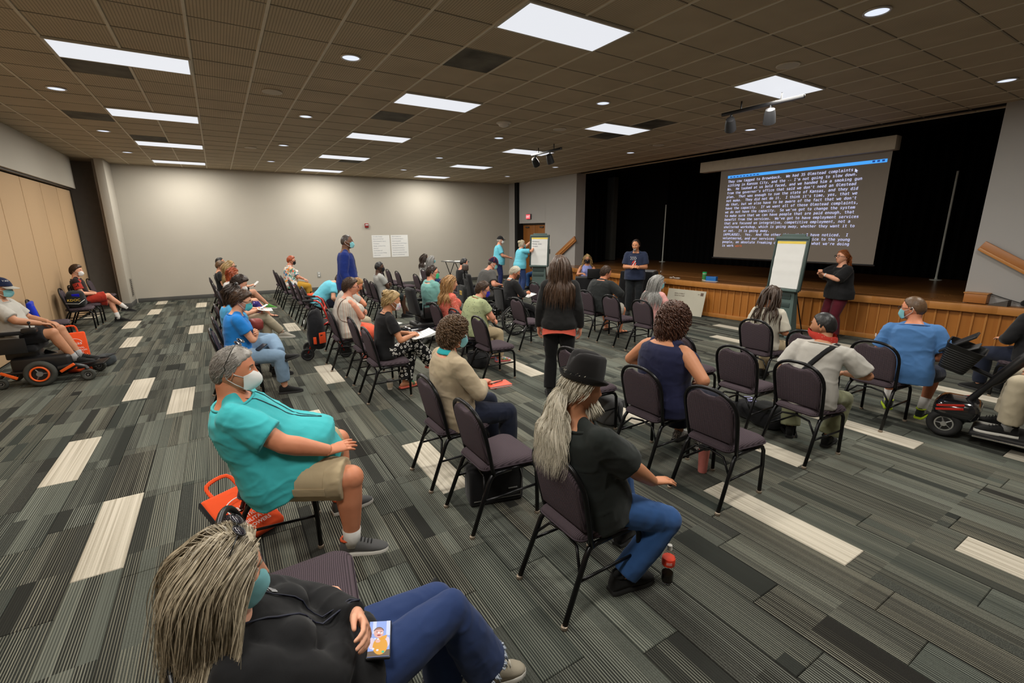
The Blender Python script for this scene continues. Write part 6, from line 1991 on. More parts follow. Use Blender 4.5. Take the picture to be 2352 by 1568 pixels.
R_['grey18'] = person('person with very long straight grey hair seated before the white shirt', (5.35, 13.35), 4, tier=2, fem=1, g=1.05, s=.92, skin='fair', lean=-4, head=(-8, 2, 0), top=dict(m=CHAR, sl='short', loose=.015, name='shirt'), bot=dict(kind='jeans', m=JEANS), shoes=sneak(), hair=dict(style='long', c='longgrey', len=.5, n=800, wave=.004, spread=.05), mask='blue', arms=('lap', 'lap'))
R_['teal'] = person('large person in teal polo, glasses and green mask on a black scooter seat', (3.22, 8.04), 0, tier=1, g=1.6, belly=.10, s=1.0, skin='pink', lean=-14, hunch=7, head=(-12, 4, 0), arms=('thigh', 'thigh'), legs=('sit', 'sit'), arm_g=1.25, seat=.50, top=dict(m=TEAL, sl='short', loose=.02, hem=-.1, name='polo_shirt'), bot=dict(kind='pants', m=BLKP), shoes=sneak(), hair=dict(style='short', c='darkbrown', thick=.012, tl=.03), mask='green', glasses=(.015, .012, .012))
R_['strawb'] = person('person with long strawberry-blonde hair and coral dotted blouse', (3.03, 6.88), 0, tier=1, fem=1, g=1.15, s=.96, skin='fair', lean=-7, hunch=6, head=(-14, 8, 0), arms=('lap', 'lap'), top=dict(m=CORPRINT, sl='three', loose=.02, name='blouse'), bot=dict(kind='pants', m=NAVYP), shoes=sneak(), hair=dict(style='long', c='strawberry', len=.32, n=900, wave=.016, spread=.14, lift=.02))
R_['green'] = person('person in green leaf-print shirt and khaki trousers, royal blue mask, tie-dye clogs', (3.05, 6.18), 0, tier=1, g=1.38, belly=.08, s=.92, skin='pink', lean=2, hunch=14, head=(-14, 14, 0), arms=(((.42, .04, .66), None, 'lap', (.4, -1, -.1)), ((.42, -.04, .68), (-.2, -1, -.4), 'lap', (.5, .9, -.1))), legs=('sit', 'sit'), top=dict(m=GRPRINT, sl='short', loose=.02, hem=-.1, name='shirt'), bot=dict(kind='pants', m=KHAKI, flare=.02), shoes=dict(kind='slip', m=pattern_cloth('tie_dye', [(0, (.7, .65, .6)), (.3, (.7, .08, .06)), (.5, (.1, .4, .1)), (.65, (.75, .3, .05)), (.8, (.08, .2, .5))], 'cells', 40), sole=mat('sole_tiedye', (.55, .12, .12), .6)), hair=dict(style='short', c='brown', thick=.016, tl=.035), mask='royal', glasses=(.1, .1, .1))
R_['dark22'] = person('dark-haired balding person in black seated beyond the padded headrest', (5.2, 10.9), 0, tier=2, g=1.05, s=.98, skin='pink', lean=-4, head=(0, 14, 0), arms=('lap', 'lap'), top=dict(m=BLK, sl='short', name='t_shirt'), bot=dict(kind='pants', m=NAVYP), shoes=sneak(), hair=dict(style='short', c='black', thick=.016, recede=8))
R_['cap23'] = person('large person in dark ball cap with red seams and charcoal T-shirt, blue mask', (5.0, 9.4), -6, tier=2, g=1.5, belly=.08, s=1.04, skin='pink', lean=6, hunch=10, head=(-20, 16, 0), arms=('thigh', ((.36, -.22, .80), None, 'fist')), top=dict(m=CHAR, sl='short', loose=.02, name='t_shirt', slen=.75), bot=dict(kind='pants', m=BLKP), shoes=sneak(), hair=dict(style='buzz', c='stubble', thick=.006), mask='blue', seat=.52, arm_g=1.25)
R_['wheel24'] = person('grey-haired person in black jacket with white collar in the spoked wheelchair', (4.80, 7.82), -8, tier=1, g=1.0, s=.95, skin='ruddy', lean=-9, hunch=10, head=(-12, 24, 0), arms=('lap', 'hold'), legs=('sit', 'sit'), seat=.50, top=dict(m=C('jacket_black', (.014, .014, .015)), sl='three', loose=.025, name='jacket', slv_grow=.03, neck=.48), bot=dict(kind='pants', m=BLKP), shoes=sneak(), hair=dict(style='short', c='silver', thick=.018, tl=.035), mask='brown')
R_['cap25'] = person('standing person in turquoise T-shirt, black cap and white mask', (8.12, 13.95), -30, sit=False, tier=2, g=1.25, belly=.05, s=1.06, skin='pink', lean=2, hunch=3, head=(0, 0, 0), arms=('side', ((.36, -.14, 1.10), (-.6, -.6, -.6), 'fist', (1, .2, 0))), top=dict(m=TURQ2, sl='short', loose=.03, hem=-.12, slen=.75, name='t_shirt'), bot=dict(kind='pants', m=C('trousers_navy', (.02, .028, .10))), shoes=sneak(), hair=dict(style='short', c='grey', thick=.008), mask='n95')
R_['writer'] = person('person with platinum bun in turquoise T-shirt writing on the green easel', (8.22, 12.72), -14, sit=False, tier=2, fem=1, g=1.35, s=.99, skin='fair', lean=2, hunch=3, head=(8, 0, 0), arms=(((.44, .12, 1.68), (.1, .6, -1), 'relax', (.4, -.2, .9)), ((.42, -.14, 1.48), (-.2, -1, -.6), 'pen', (.4, .2, .9))), top=dict(m=TURQ2, sl='short', loose=.03, hem=-.14, slen=.8, name='t_shirt'), bot=dict(kind='jeans', m=C('jeans_blue', (.03, .055, .16))), shoes=sneak(), hair=dict(style='bun', c='platinum', at=(-.10, 0, .07), rb=.05), mask='blue', leg_g=1.2)
R_['stand27'] = person('standing person seen from behind, long brown hair, black jacket over coral top', (3.33, 4.31), 48, sit=False, tier=1, fem=1, g=1.0, s=1.01, skin='fair', lean=0, hunch=2, head=(4, 2, 0), arms=('side', 'side'), top=dict(m=C('cardigan_black', (.014, .014, .014)), sl='long', loose=.025, hem=-.06, name='jacket', slv_grow=.024), bot=dict(kind='pants', m=BLKP, flare=.02), shoes=sneak(), hair=dict(style='long', c='brown', len=.42, n=1500, wave=.006, spread=.05, lift=.012, back=.05))
R_['blk28'] = person('large person in black button shirt and grey shorts seen from behind', (6.02, 6.68), 6, tier=1, g=1.5, belly=.06, s=1.0, skin='ruddy', lean=8, hunch=8, head=(-10, 10, 0), arms=('thigh', ((.36, -.22, .78), (-.2, -1, -.3), 'flat')), legs=('sit', 'wide'), arm_g=1.2, top=dict(m=C('shirt_black', (.016, .018, .018)), sl='three', loose=.03, hem=-.1, name='shirt', slv_grow=.035), bot=dict(kind='shorts', m=GREYSH, len=.98, flare=.03), shoes=dict(kind='sandal', m=SH_BLK, sole=SOLED), hair=dict(style='short', c='brown', thick=.016, tl=.035))
R_['dark29'] = person('dark-haired person in black and jeans seated behind the green easel by the door', (9.45, 13.4), 195, tier=2, fem=1, g=1.05, s=1.0, skin='tan', lean=10, hunch=10, head=(10, 24, 0), arms=('lap', 'lap'), top=dict(m=BLK, sl='three', name='shirt'), bot=dict(kind='jeans', m=JEANSM), shoes=sneak(), hair=dict(style='bun', c='black', at=(-.09, 0, .03), rb=.045))
R_['lav30'] = person('blonde person in lavender sleeveless blouse and black mask at the small black-draped table', (9.02, 10.42), 232, tier=2, fem=1, g=.95, s=1.0, skin='tan', lean=4, hunch=6, head=(0, 8, 0), arms=(((.42, .12, .80), None, 'relax', (1, -.3, 0)), ((.42, -.12, .80), None, 'relax', (1, .3, 0))), legs=('tuck', 'tuck'), top=dict(m=LAV, sl='none', loose=.015, name='blouse'), bot=dict(kind='pants', m=NAVYP), shoes=sneak(), hair=dict(style='long', c='blonde', len=.28, wave=.014, lift=.02), mask='black', glasses=(.02, .02, .02))
R_['speaker'] = person('standing bearded presenter in navy T-shirt with stars-and-stripes print, hands clasped', (8.32, 7.88), 222, sit=False, tier=1, g=1.15, belly=.05, s=1.045, skin='tan', lean=0, hunch=4, head=(-16, 14, 0), arms=('front', 'front'), legs=(((.06, .12, .085), (1, 0, 0), (1, .2, 0)), ((.0, -.12, .085), (1, 0, 0), (1, -.2, 0))), top=dict(m=NAVY, sl='short', loose=.025, hem=-.15, slen=.8, name='t_shirt'), bot=dict(kind='jeans', m=C('jeans_black', (.012, .014, .016))), shoes=sneak(), hair=dict(style='short', c='darkbrown', thick=.016, recede=16, tl=.05), beard=('grey', .022, 170, False))
R_['grey32'] = person('person with long straight grey hair, pink and grey top, blue mask', (5.95, 5.25), 0, tier=1, fem=1, g=1.05, s=.93, skin='fair', lean=-2, hunch=8, head=(-24, 10, 0), arms=('lap', 'thigh'), top=dict(m=PINK, sl='short', loose=.015, name='t_shirt'), bot=dict(kind='pants', m=GREYSTR), shoes=sneak(), hair=dict(style='long', c='longgrey', len=.40, n=1300, wave=.004, spread=.05, lift=.012), mask='blue', glasses=(.2, .2, .2))
R_['navy33'] = person('large person with curly auburn hair in navy sleeveless dress', (3.07, 2.58), 0, tier=0, fem=1, g=1.55, s=1.03, skin='tan', lean=-2, hunch=5, head=(-6, 6, 0), arms=(((.26, .24, .73), (-.3, .9, -.5), 'lap', (.6, -.8, 0)), ((.26, -.24, .73), (-.3, -.9, -.5), 'lap', (.6, .8, 0))), legs=('sit', 'sit'), arm_g=1.3, top=dict(m=C('navy_dress', (.016, .018, .050)), sl='none', grow=.012, loose=.006, hem=-.1, name='dress_top', neck=.466), bot=dict(kind='pants', m=C('navy_knit', (.012, .013, .026)), flare=.05, len=.86), shoes=dict(kind='slip', m=pattern_cloth('shoe_print', [(0, (.02, .02, .02)), (.5, (.6, .58, .55))], 'cells', 60), sole=SOLED), hair=dict(style='curly', c='auburn', len=.19, thick=.046, cr=.013))
R_['tan34'] = person('person with curly brown hair, tan cardigan and teal collar, orange notebook on lap', (1.46, 3.33), 0, tier=0, fem=.5, g=1.15, s=1.0, skin='pink', lean=-13, hunch=9, head=(-14, 10, 0), arms=(((.30, .02, .74), None, 'lap', (.8, -.5, .05)), ((.27, -.06, .76), (-.35, -1, -.4), 'lap', (.9, .55, .05))), legs=('sit', 'sit'), top=dict(m=TAN, sl='long', loose=.022, hem=-.11, slv_grow=.024, name='cardigan', fold=.008), bot=dict(kind='pants', m=NAVYP, flare=.02), shoes=sneak(), hair=dict(style='curly', c='lightbrown', len=.085, thick=.036, cr=.010), mask='blue', glasses=(.1, .1, .1))
R_['hat35'] = person('person with black fedora, long grey ponytail and beard, black T-shirt and jeans', (1.55, 1.76), 0, tier=0, g=1.2, belly=.05, s=1.0, skin='tan', lean=-23, hunch=9, head=(-16, 8, 0), arms=('lap', ((.35, -.20, .625), (-.3, -1, -.3), 'flat', (.95, -.1, -.12))), legs=('sit', ((.16, -.17, .09), (.6, -.2, 1), (1, -.15, 0))), leg_g=1.02, top=dict(m=BLKG, sl='short', loose=.02, hem=-.10, slen=.85, slv_grow=.034, fold=.010, name='t_shirt'), bot=dict(kind='jeans', m=JEANSM, flare=.022, fold=.007), shoes=sneak(SH_BLK, SOLED, size=1.05), hair=dict(style='pony', c='silver', at=(-.098, 0, .0), len=.42, n=200, wave=.014, spread=.26, thick=.012, recede=6), beard=('silver', .07, 240, True))
R_['dread36'] = person('person with long brown dreadlocks in cream T-shirt seen from behind', (5.88, 3.27), 0, tier=1, fem=1, g=.95, s=.95, skin='tan', lean=-2, hunch=5, head=(4, 4, 0), arms=('lap', 'lap'), legs=('tuck', 'tuck'), top=dict(m=CREAM, sl='short', loose=.025, name='t_shirt', slen=.9), bot=dict(kind='pants', m=KHAKI), shoes=sneak(), hair=dict(style='dreads', c='dread', len=.40))
R_['band37'] = person('boy with red bandana over face, light grey T-shirt, black strap and olive trousers', (4.34, 1.93), 18, tier=0, g=.95, s=.95, skin='olive', lean=4, hunch=8, tilt=4, head=(74, 6, 0), arms=('lap', ((.30, -.20, .72), (-.2, -1, -.5), 'lap')), legs=(((.30, .16, .085), (.5, .2, 1), (1, .15, 0)), ((.28, -.15, .085), (.5, -.3, 1), (1, -.2, 0))), top=dict(m=LGREY, sl='short', loose=.035, hem=-.1, slen=.85, slv_grow=.03, fold=.010, name='t_shirt'), bot=dict(kind='pants', m=OLIVE, flare=.035, len=.93), shoes=sneak(SH_BLK, SOLED), hair=dict(style='buzz', c='black', thick=.007))
R_['blue38'] = person('person in blue T-shirt with glasses and pale blue mask, head turned aside', (5.86, 1.74), 14, tier=0, g=1.0, s=1.0, skin='ruddy', lean=4, hunch=6, tilt=-4, head=(74, 6, 0), arms=('lap', 'lap'), legs=('sit', ((.34, -.16, .085), (.5, -.2, 1), (1, -.2, 0))), top=dict(m=DENIMB, sl='short', loose=.028, hem=-.1, slen=.78, fold=.009, name='t_shirt'), bot=dict(kind='shorts', m=NAVYP, len=1.0), shoes=sneak(C('shoe_lime_black', (.02, .025, .02)), mat('sole_lime', (.40, .55, .02), .6), collar=mat('collar_lime', (.45, .6, .03), .6), sock=SOCK, sl=.14), hair=dict(style='buzz', c='lightbrown', thick=.009), mask='blue', glasses=(.02, .018, .018))
R_['sign39'] = person('standing person with red ponytail and glasses, black blouse and maroon trousers, signing', (9.45, 4.02), 150, sit=False, tier=1, fem=1, g=1.42, s=.945, skin='fair', lean=0, hunch=2, head=(0, -4, 0), arms=(((.34, .04, 1.20), (-.2, .8, -.7), 'fist', (.5, -.6, .5)), ((.36, -.02, 1.24), (-.2, -.8, -.7), 'fist', (.5, .6, .5))), top=dict(m=BLK, sl='short', slen=1.0, slv_grow=.035, loose=.03, hem=-.14, name='blouse'), bot=dict(kind='pants', m=MAROON), shoes=sneak(), hair=dict(style='pony', c='red', at=(-.10, 0, .04), len=.22, n=150, thick=.016), glasses=(.02, .015, .015))
R_['scoot40'] = person('person in khaki trousers and black sneakers riding the red and black scooter', (6.15, .33), 99, tier=1, g=1.15, s=1.03, skin='fair', lean=-4, head=(0, 8, 0), arms=('thigh', 'thigh'), legs=(((.66, .14, .225), None, (1, .1, 0)), ((.70, -.12, .225), None, (1, -.1, 0))), px=.22, seat=.54, top=dict(m=LGREY, sl='short', loose=.02, name='t_shirt'), bot=dict(kind='pants', m=KHAKI2, flare=.03, len=.9, fold=.008), shoes=sneak(SH_BLK, SOLEW, lace=SH_BLK, sock=SOCKG, sl=.08), hair=dict(style='short', c='brown'))
R_['edge41'] = person('person in black shirt seated by the stage at the edge of the scene', (7.80, 1.15), 60, tier=2, g=1.2, s=1.0, skin='fair', lean=0, head=(0, 5, 0), arms=('thigh', 'thigh'), top=dict(m=BLK, sl='three', loose=.02, name='shirt'), bot=dict(kind='pants', m=NAVYP), shoes=sneak(), hair=dict(style='short', c='brown'))
R_['red42'] = person('young person in red and black jersey and red shorts by the partition, legs crossed', (-2.70, 13.72), 3, tier=1, g=.95, s=1.0, skin='fair', lean=-12, hunch=5, head=(-16, 6, 0), arms=('lap', 'lap'), legs=(((.52, .06, .085), None, (1, -.1, 0)), 'over'), top=dict(m=C('jersey_black_red', (.02, .012, .012)), sl='short', loose=.02, name='jersey'), bot=dict(kind='shorts', m=REDSH, len=.88, flare=.03), shoes=sneak(SH_BLK, SOLED, sock=SOCK, sl=.13), hair=dict(style='short', c='brown', thick=.026), mask='white')
R_['cap43'] = person('person in navy ball cap and light grey T-shirt in the orange-wheeled power chair', (-2.52, 8.68), -4, tier=1, g=1.25, belly=.05, s=1.0, skin='olive', lean=-12, hunch=6, head=(-8, 6, 0), arms=(((.36, .16, .80), None, 'relax'), ((.38, -.12, .82), (-.3, -1, -.3), 'lap')), legs=(((.62, .10, .30), None, (1, 0, .05)), ((.62, -.10, .30), None, (1, 0, .05))), seat=.56, top=dict(m=LGREY, sl='short', loose=.02, slen=.8, name='t_shirt'), bot=dict(kind='shorts', m=C('shorts_black', (.012, .012, .014)), len=.85), shoes=sneak(SH_BLK, SOLED, lace=SH_BLK, sock=SOCKG, sl=.07), hair=dict(style='short', c='grey', thick=.008), mask='blue')
finish_people()
# --- wheelchairs, walker, scooter
def wheel(parent, c, R, r, tyre, hub, name='wheel', spokes=0, ringm=None, width=.05, hubname='hub'):
 """upright wheel with its axle along y"""
 o = mesh_obj(name, *g_ring(c, R - r, r, seg=40 if R > .2 else 26, tseg=8, flat=width / (2 * r)), tyre, parent, angle=180)
 c = np.array(c, float)
 if spokes >= 16:
  mb = MB()
  for k in range(spokes):
   a = 2 * PI * k / spokes; s = .02 if k % 2 else -.02
   mb.tube([c + [0, s, 0], c + np.array([math.cos(a), 0, math.sin(a)]) * (R - 1.6 * r)], .0022, 4)
  mb.ring(c, R - 2.2 * r, .007, seg=40, tseg=6)
  mb.tube([c + [0, -.035, 0], c + [0, .035, 0]], .02, 10)
  mb.obj('spokes', hub, o, angle=180)
 else:
  mb = MB()
  mb.tube([c + [0, -width * .45, 0], c + [0, width * .45, 0]], (R - 2 * r) * .35, 16)
  for k in range(spokes):
   a = 2 * PI * k / spokes
   d = np.array([math.cos(a), 0, math.sin(a)])
   mb.tube([c + d * (R - 2 * r) * .2, c + d * (R - 1.7 * r)], [((R - 2 * r) * .16, width * .35), ((R - 2 * r) * .10, width * .25)], 8, ref=np.array([0, 1.0, 0]))
  mb.ring(c, R - 2.0 * r, r * .32, seg=30, tseg=6, flat=width / r * .8)
  mb.obj(hubname, hub, o, angle=60)
  mesh_obj('wheel_disc', *g_tube([c + [0, -width * .22, 0], c + [0, width * .22, 0]], R - 2 * r, 26), BLACK_PLASTIC, o)
 if ringm:
  for s in (-1, 1):
   mesh_obj('rim_ring', *g_ring(c + [0, s * width * .48, 0], R - 2.15 * r, .012, seg=40, tseg=6), ringm, o, angle=180)
 return o
GREY_HUB = mat('hub_grey', (.30, .30, .30), .35, .5)
TYRE = mat('tyre_grey', (.055, .057, .05), .8, bump=.6, bscale=120)
ORANGE_P = mat('orange_plastic', (.95, .13, .02), .35)
RED_P = mat('red_metal', (.55, .03, .02), .25, .2, coat=.4)
SEATC = C('seat_black_vinyl', (.014, .014, .015), fold=.08)
def power_chair(x, y, h, label, accent=None, headrest=False, backh=.62, wheel_x=.0, shroud=False, foot=True, arm=True, bx=0.0):
 t = thing('power_wheelchair', label, 'wheelchair', (x, y, 0), D(h))
 mesh_obj('base', *g_box((bx, 0, .27), (.62, .40, .24), bev=.05, seg=3), BLACK_PLASTIC, t)
 if shroud:
  V, F = g_box((-.12, 0, .22), (.75, .56, .20), bev=.08, seg=3)
  mesh_obj('shroud', V, F, mat('gloss_black', (.010, .010, .012), .15, 0, .6, coat=.6), t)
  mesh_obj('reflector', *g_box((-.02, -.285, .17), (.07, .012, .03), bev=.004), mat('amber', (.7, .25, .03), .3), t)
 for s in (-1, 1):
  R = .175 if not shroud else .13
  wheel(t, (wheel_x + bx, s * .285, R), R, .038, TYRE, GREY_HUB, 'drive_wheel', 3 if not shroud else 6, accent, .075)
  wheel(t, (.47 + bx, s * .25, .085), .085, .026, TYRE, GREY_HUB, 'caster', 0, None, .055)
  wheel(t, (-.42 + bx, s * .22, .075), .075, .024, TYRE, GREY_HUB, 'caster', 0, None, .05)
  mesh_obj('caster_arm', *g_tube([(.18 + bx, s * .26, .22), (.36 + bx, s * .255, .24), (.46 + bx, s * .25, .20), (.47 + bx, s * .25, .17)], [.03, .028, .024, .03], 8), BLACK_PLASTIC, t, angle=60)
  mesh_obj('caster_arm', *g_tube([(-.18 + bx, s * .24, .20), (-.36 + bx, s * .225, .20), (-.42 + bx, s * .22, .15)], .02, 8), BLACK_PLASTIC, t, angle=60)
  if accent:
   for (x0, z0), (x1, z1) in (((.20, .17), (.37, .27)), ((-.22, .14), (-.38, .24))):
    d = unit([x1 - x0, 0, z1 - z0])
    V, F = g_box((0, 0, 0), (.18, .018, .036), bev=.005)
    mesh_obj('accent_strip', V @ np.array([d, [0, 1, 0], np.cross(d, [0, 1, 0])]) + [(x0 + x1) / 2 + bx, s * .30, (z0 + z1) / 2], F, accent, t)
  if arm:
   mesh_obj('armrest', *g_box((.05, s * .29, .74), (.38, .075, .05), bev=.022, seg=3), SEATC, t)
   mesh_obj('arm_post', *g_tube([(-.18, s * .29, .50), (-.18, s * .29, .72), (.05, s * .29, .715)], .014, 8), BLACK_METAL, t, angle=180)
  mesh_obj('side_panel', *g_box((.02, s * .275, .57), (.42, .018, .20), bev=.008), BLACK_PLASTIC, t)
 mesh_obj('seat_column', *g_box((-.05 + bx * .5, 0, .42), (.32, .24, .12), bev=.02), BLACK_PLASTIC, t)
 mesh_obj('seat_cushion', *g_box((.05, 0, .505), (.50, .48, .09), bev=.04, seg=3), SEATC, t)
 br = roty(D(-10))
 V, F = g_box((0, 0, backh / 2), (.09, .46, backh), bev=.045, seg=3)
 V[:, 1] *= 1 - .25 * (V[:, 2] / backh) ** 3
 mesh_obj('backrest', V @ br.T + [-.24, 0, .52], F, SEATC, t, angle=60)
 if headrest:
  mesh_obj('headrest', *g_box((-.36, 0, .52 + backh + .13), (.09, .26, .15), bev=.04, seg=3), mat('headrest_brown', (.06, .043, .036), .5), t)
  mesh_obj('headrest_post', *g_tube([(-.37, 0, .52 + backh * .8), (-.385, 0, .52 + backh + .06), (-.37, 0, .52 + backh + .1)], .014, 8), BLACK_METAL, t, angle=180)
 j = mesh_obj('control_box', *g_box((.30, -.29, .77), (.15, .09, .06), bev=.015), BLACK_PLASTIC, t)
 MB().tube([(.31, -.29, .79), (.31, -.29, .86)], .008).ell((.31, -.29, .87), .018).obj('joystick', RUBBER, j, angle=180)
 if foot:
  mesh_obj('footplate', *g_box((.70 + bx * .3, 0, .185), (.30, .36, .025), roty(D(-6)), bev=.01), BLACK_METAL, t)
  mesh_obj('leg_support', *g_tube([(.30, 0, .42), (.44, 0, .36), (.54, 0, .19)], .028, 8), BLACK_METAL, t, angle=180)
 return t
power_chair(-2.52, 8.68, -4, 'black power wheelchair with orange wheel rings at the partition side', ORANGE_P, backh=.5, bx=.30)
power_chair(3.14, 8.04, 0, 'gloss black power chair with rounded shroud and amber reflector under the teal polo', None, backh=.50, wheel_x=-.25, shroud=True, foot=True)
power_chair(4.98, 9.4, -6, 'black power wheelchair with brown padded headrest under the dark ball cap', None, headrest=True, backh=.55)
def manual_chair(x, y, h):
 t = thing('manual_wheelchair', 'black manual wheelchair with large spoked wheels under the grey-haired person', 'wheelchair', (x, y, 0), D(h))
 for s in (-1, 1):
  o = wheel(t, (-.06, s * .30, .305), .305, .018, RUBBER, CHROME, 'big_wheel', 24, None, .034)
  mesh_obj('push_rim', *g_ring((-.06, s * .335, .305), .262, .008, seg=40, tseg=6), BLACK_METAL, o, angle=180)
  wheel(t, (.42, s * .24, .08), .08, .016, RUBBER, GREY_HUB, 'front_caster', 5, None, .03)
  mb = MB()
  mb.tube([(-.26, s * .22, .16), (-.25, s * .22, .5), (-.30, s * .22, .90), (-.40, s * .22, .93)], .013)
  mb.tube([(-.25, s * .22, .48), (.25, s * .22, .48), (.36, s * .22, .42), (.50, s * .18, .16)], .013)
  mb.tube([(-.24, s * .22, .20), (.36, s * .22, .20), (.42, s * .24, .17)], .012)
  mb.tube([(-.25, s * .24, .70), (.10, s * .24, .70), (.14, s * .24, .48)], .012)
  mb.obj('side_frame', BLACK_METAL, t, angle=180)
  mesh_obj('arm_pad', *g_box((-.05, s * .24, .725), (.30, .05, .035), bev=.014), SEATC, t)
  mesh_obj('push_handle', *g_tube([(-.38, s * .22, .93), (-.50, s * .22, .93)], .018, 10), RUBBER, t)
  mesh_obj('footrest', *g_box((.54, s * .11, .13), (.16, .13, .015), roty(D(-8)), bev=.005), BLACK_PLASTIC, t)
 MB().tube([(.20, -.22, .20), (-.15, .22, .47)], .011).tube([(.20, .22, .20), (-.15, -.22, .47)], .011).obj('cross_brace', BLACK_METAL, t, angle=180)
 mesh_obj('seat_sling', *g_box((.02, 0, .475), (.46, .43, .045), bev=.015), SEATC, t)
 mesh_obj('back_sling', *g_box((-.285, 0, .70), (.03, .43, .42), roty(D(-6)), bev=.012), SEATC, t)
 return t
manual_chair(4.84, 7.80, -8)
def soft(size, seed=0, amp=.012, n=3, power=3.2, sag=.0):
 """soft bag body standing on z = 0"""
 V, F = g_ell((0, 0, 0), 1.0, None, 28, 18)
 V = np.sign(V) * np.abs(V) ** (2 / power) if False else V / (np.sum(np.abs(V) ** power, 1, keepdims=True) ** (1 / power))
 V = V * np.array(size) / 2
 V[:, :2] *= (1 - sag * (V[:, 2:3] / size[2] + .5))
 d = amp * vnoise(V * 14, seed) + amp * .6 * vnoise(V * 30, seed + 3)
 nn = V / (np.linalg.norm(V, axis=1, keepdims=True) + 1e-9)
 V = V + nn * d[:, None]
 V[:, 2] = np.maximum(V[:, 2] + size[2] / 2, .003)
 return V, F
def rollator():
 t = thing('rollator_walker', 'red-framed rolling walker with black grips parked behind the striped shirt', 'walker', (1.32, 7.95, 0), D(-12))
 for s in (-1, 1):
  mb = MB()
  mb.tube([(.26, s * .25, .12), (.10, s * .25, .55), (-.02, s * .25, .90), (-.08, s * .25, .95), (-.20, s * .25, .955)], .014)
  mb.tube([(-.28, s * .25, .12), (-.10, s * .25, .52), (.06, s * .25, .60)], .013)
  mb.obj('side_frame', RED_P, t, angle=180)
  mesh_obj('hand_grip', *g_tube([(-.12, s * .25, .955), (-.28, s * .25, .955)], .02, 10), RUBBER, t)
  MB().tube([(-.06, s * .27, .90), (-.16, s * .28, .91), (-.24, s * .27, .93)], .008).obj('brake_lever', BLACK_METAL, t, angle=180)
  wheel(t, (.28, s * .25, .10), .10, .018, RUBBER, BLACK_PLASTIC, 'wheel', 6, None, .035)
  wheel(t, (-.29, s * .25, .10), .10, .018, RUBBER, BLACK_PLASTIC, 'wheel', 6, None, .035)
 mesh_obj('seat', *g_box((-.02, 0, .56), (.28, .46, .035), bev=.012), SEATC, t)
 mesh_obj('cross_bar', *g_tube([(.02, -.25, .80), (.02, .25, .80)], .012), RED_P, t)
 return t
rollator()
t = thing('backpack', 'bulging black backpack with orange-red patches hanging on the walker', 'backpack', (1.14, 7.70, .20), D(-12))
V, F = soft((.30, .46, .62), 5, .02, sag=.28)
b_ = mesh_obj('bag_body', V, F, C('bag_black', (.012, .012, .014), fold=.3), t, angle=180)
OR_CL = C('orange_cloth', (.80, .085, .02))
for (a, zz, w, hh) in ((-.95, .20, .11, .17), (-1.7, .17, .045, .11)):
 V, F = g_box((0, 0, 0), (.012, w, hh), bev=.005)
 r = rotz(a)
 mesh_obj('side_pocket', V @ r.T + [math.cos(a) * .152, math.sin(a) * .225, zz], F, OR_CL, b_)
for s in (-1, 1):
 mesh_obj('shoulder_strap', *g_tube([(-.12, s * .12, .52), (-.02, s * .14, .68), (.10, s * .2, .74)], [(.022, .004)] * 3, 6), BLACK_CLOTH, t, angle=180)
MB().box((-.16, -.05, .44), (.015, .16, .02), rotx(.2), bev=.004).obj('buckle_strap', mat('buckle_grey', (.35, .35, .34), .4), t)
t = thing('tote_bag', 'orange bag lying on the chair behind the walker handles', 'bag', (1.56, 10.62, .49), D(10))
mesh_obj('bag_body', *soft((.30, .34, .24), 8, .02, sag=.3), OR_CL, t, angle=180)
mesh_obj('strap', *g_tube([(.0, -.1, .2), (.06, -.14, .28), (.02, .1, .26), (0, .12, .18)], [(.014, .003)] * 4, 6), BLACK_CLOTH, t, angle=180)
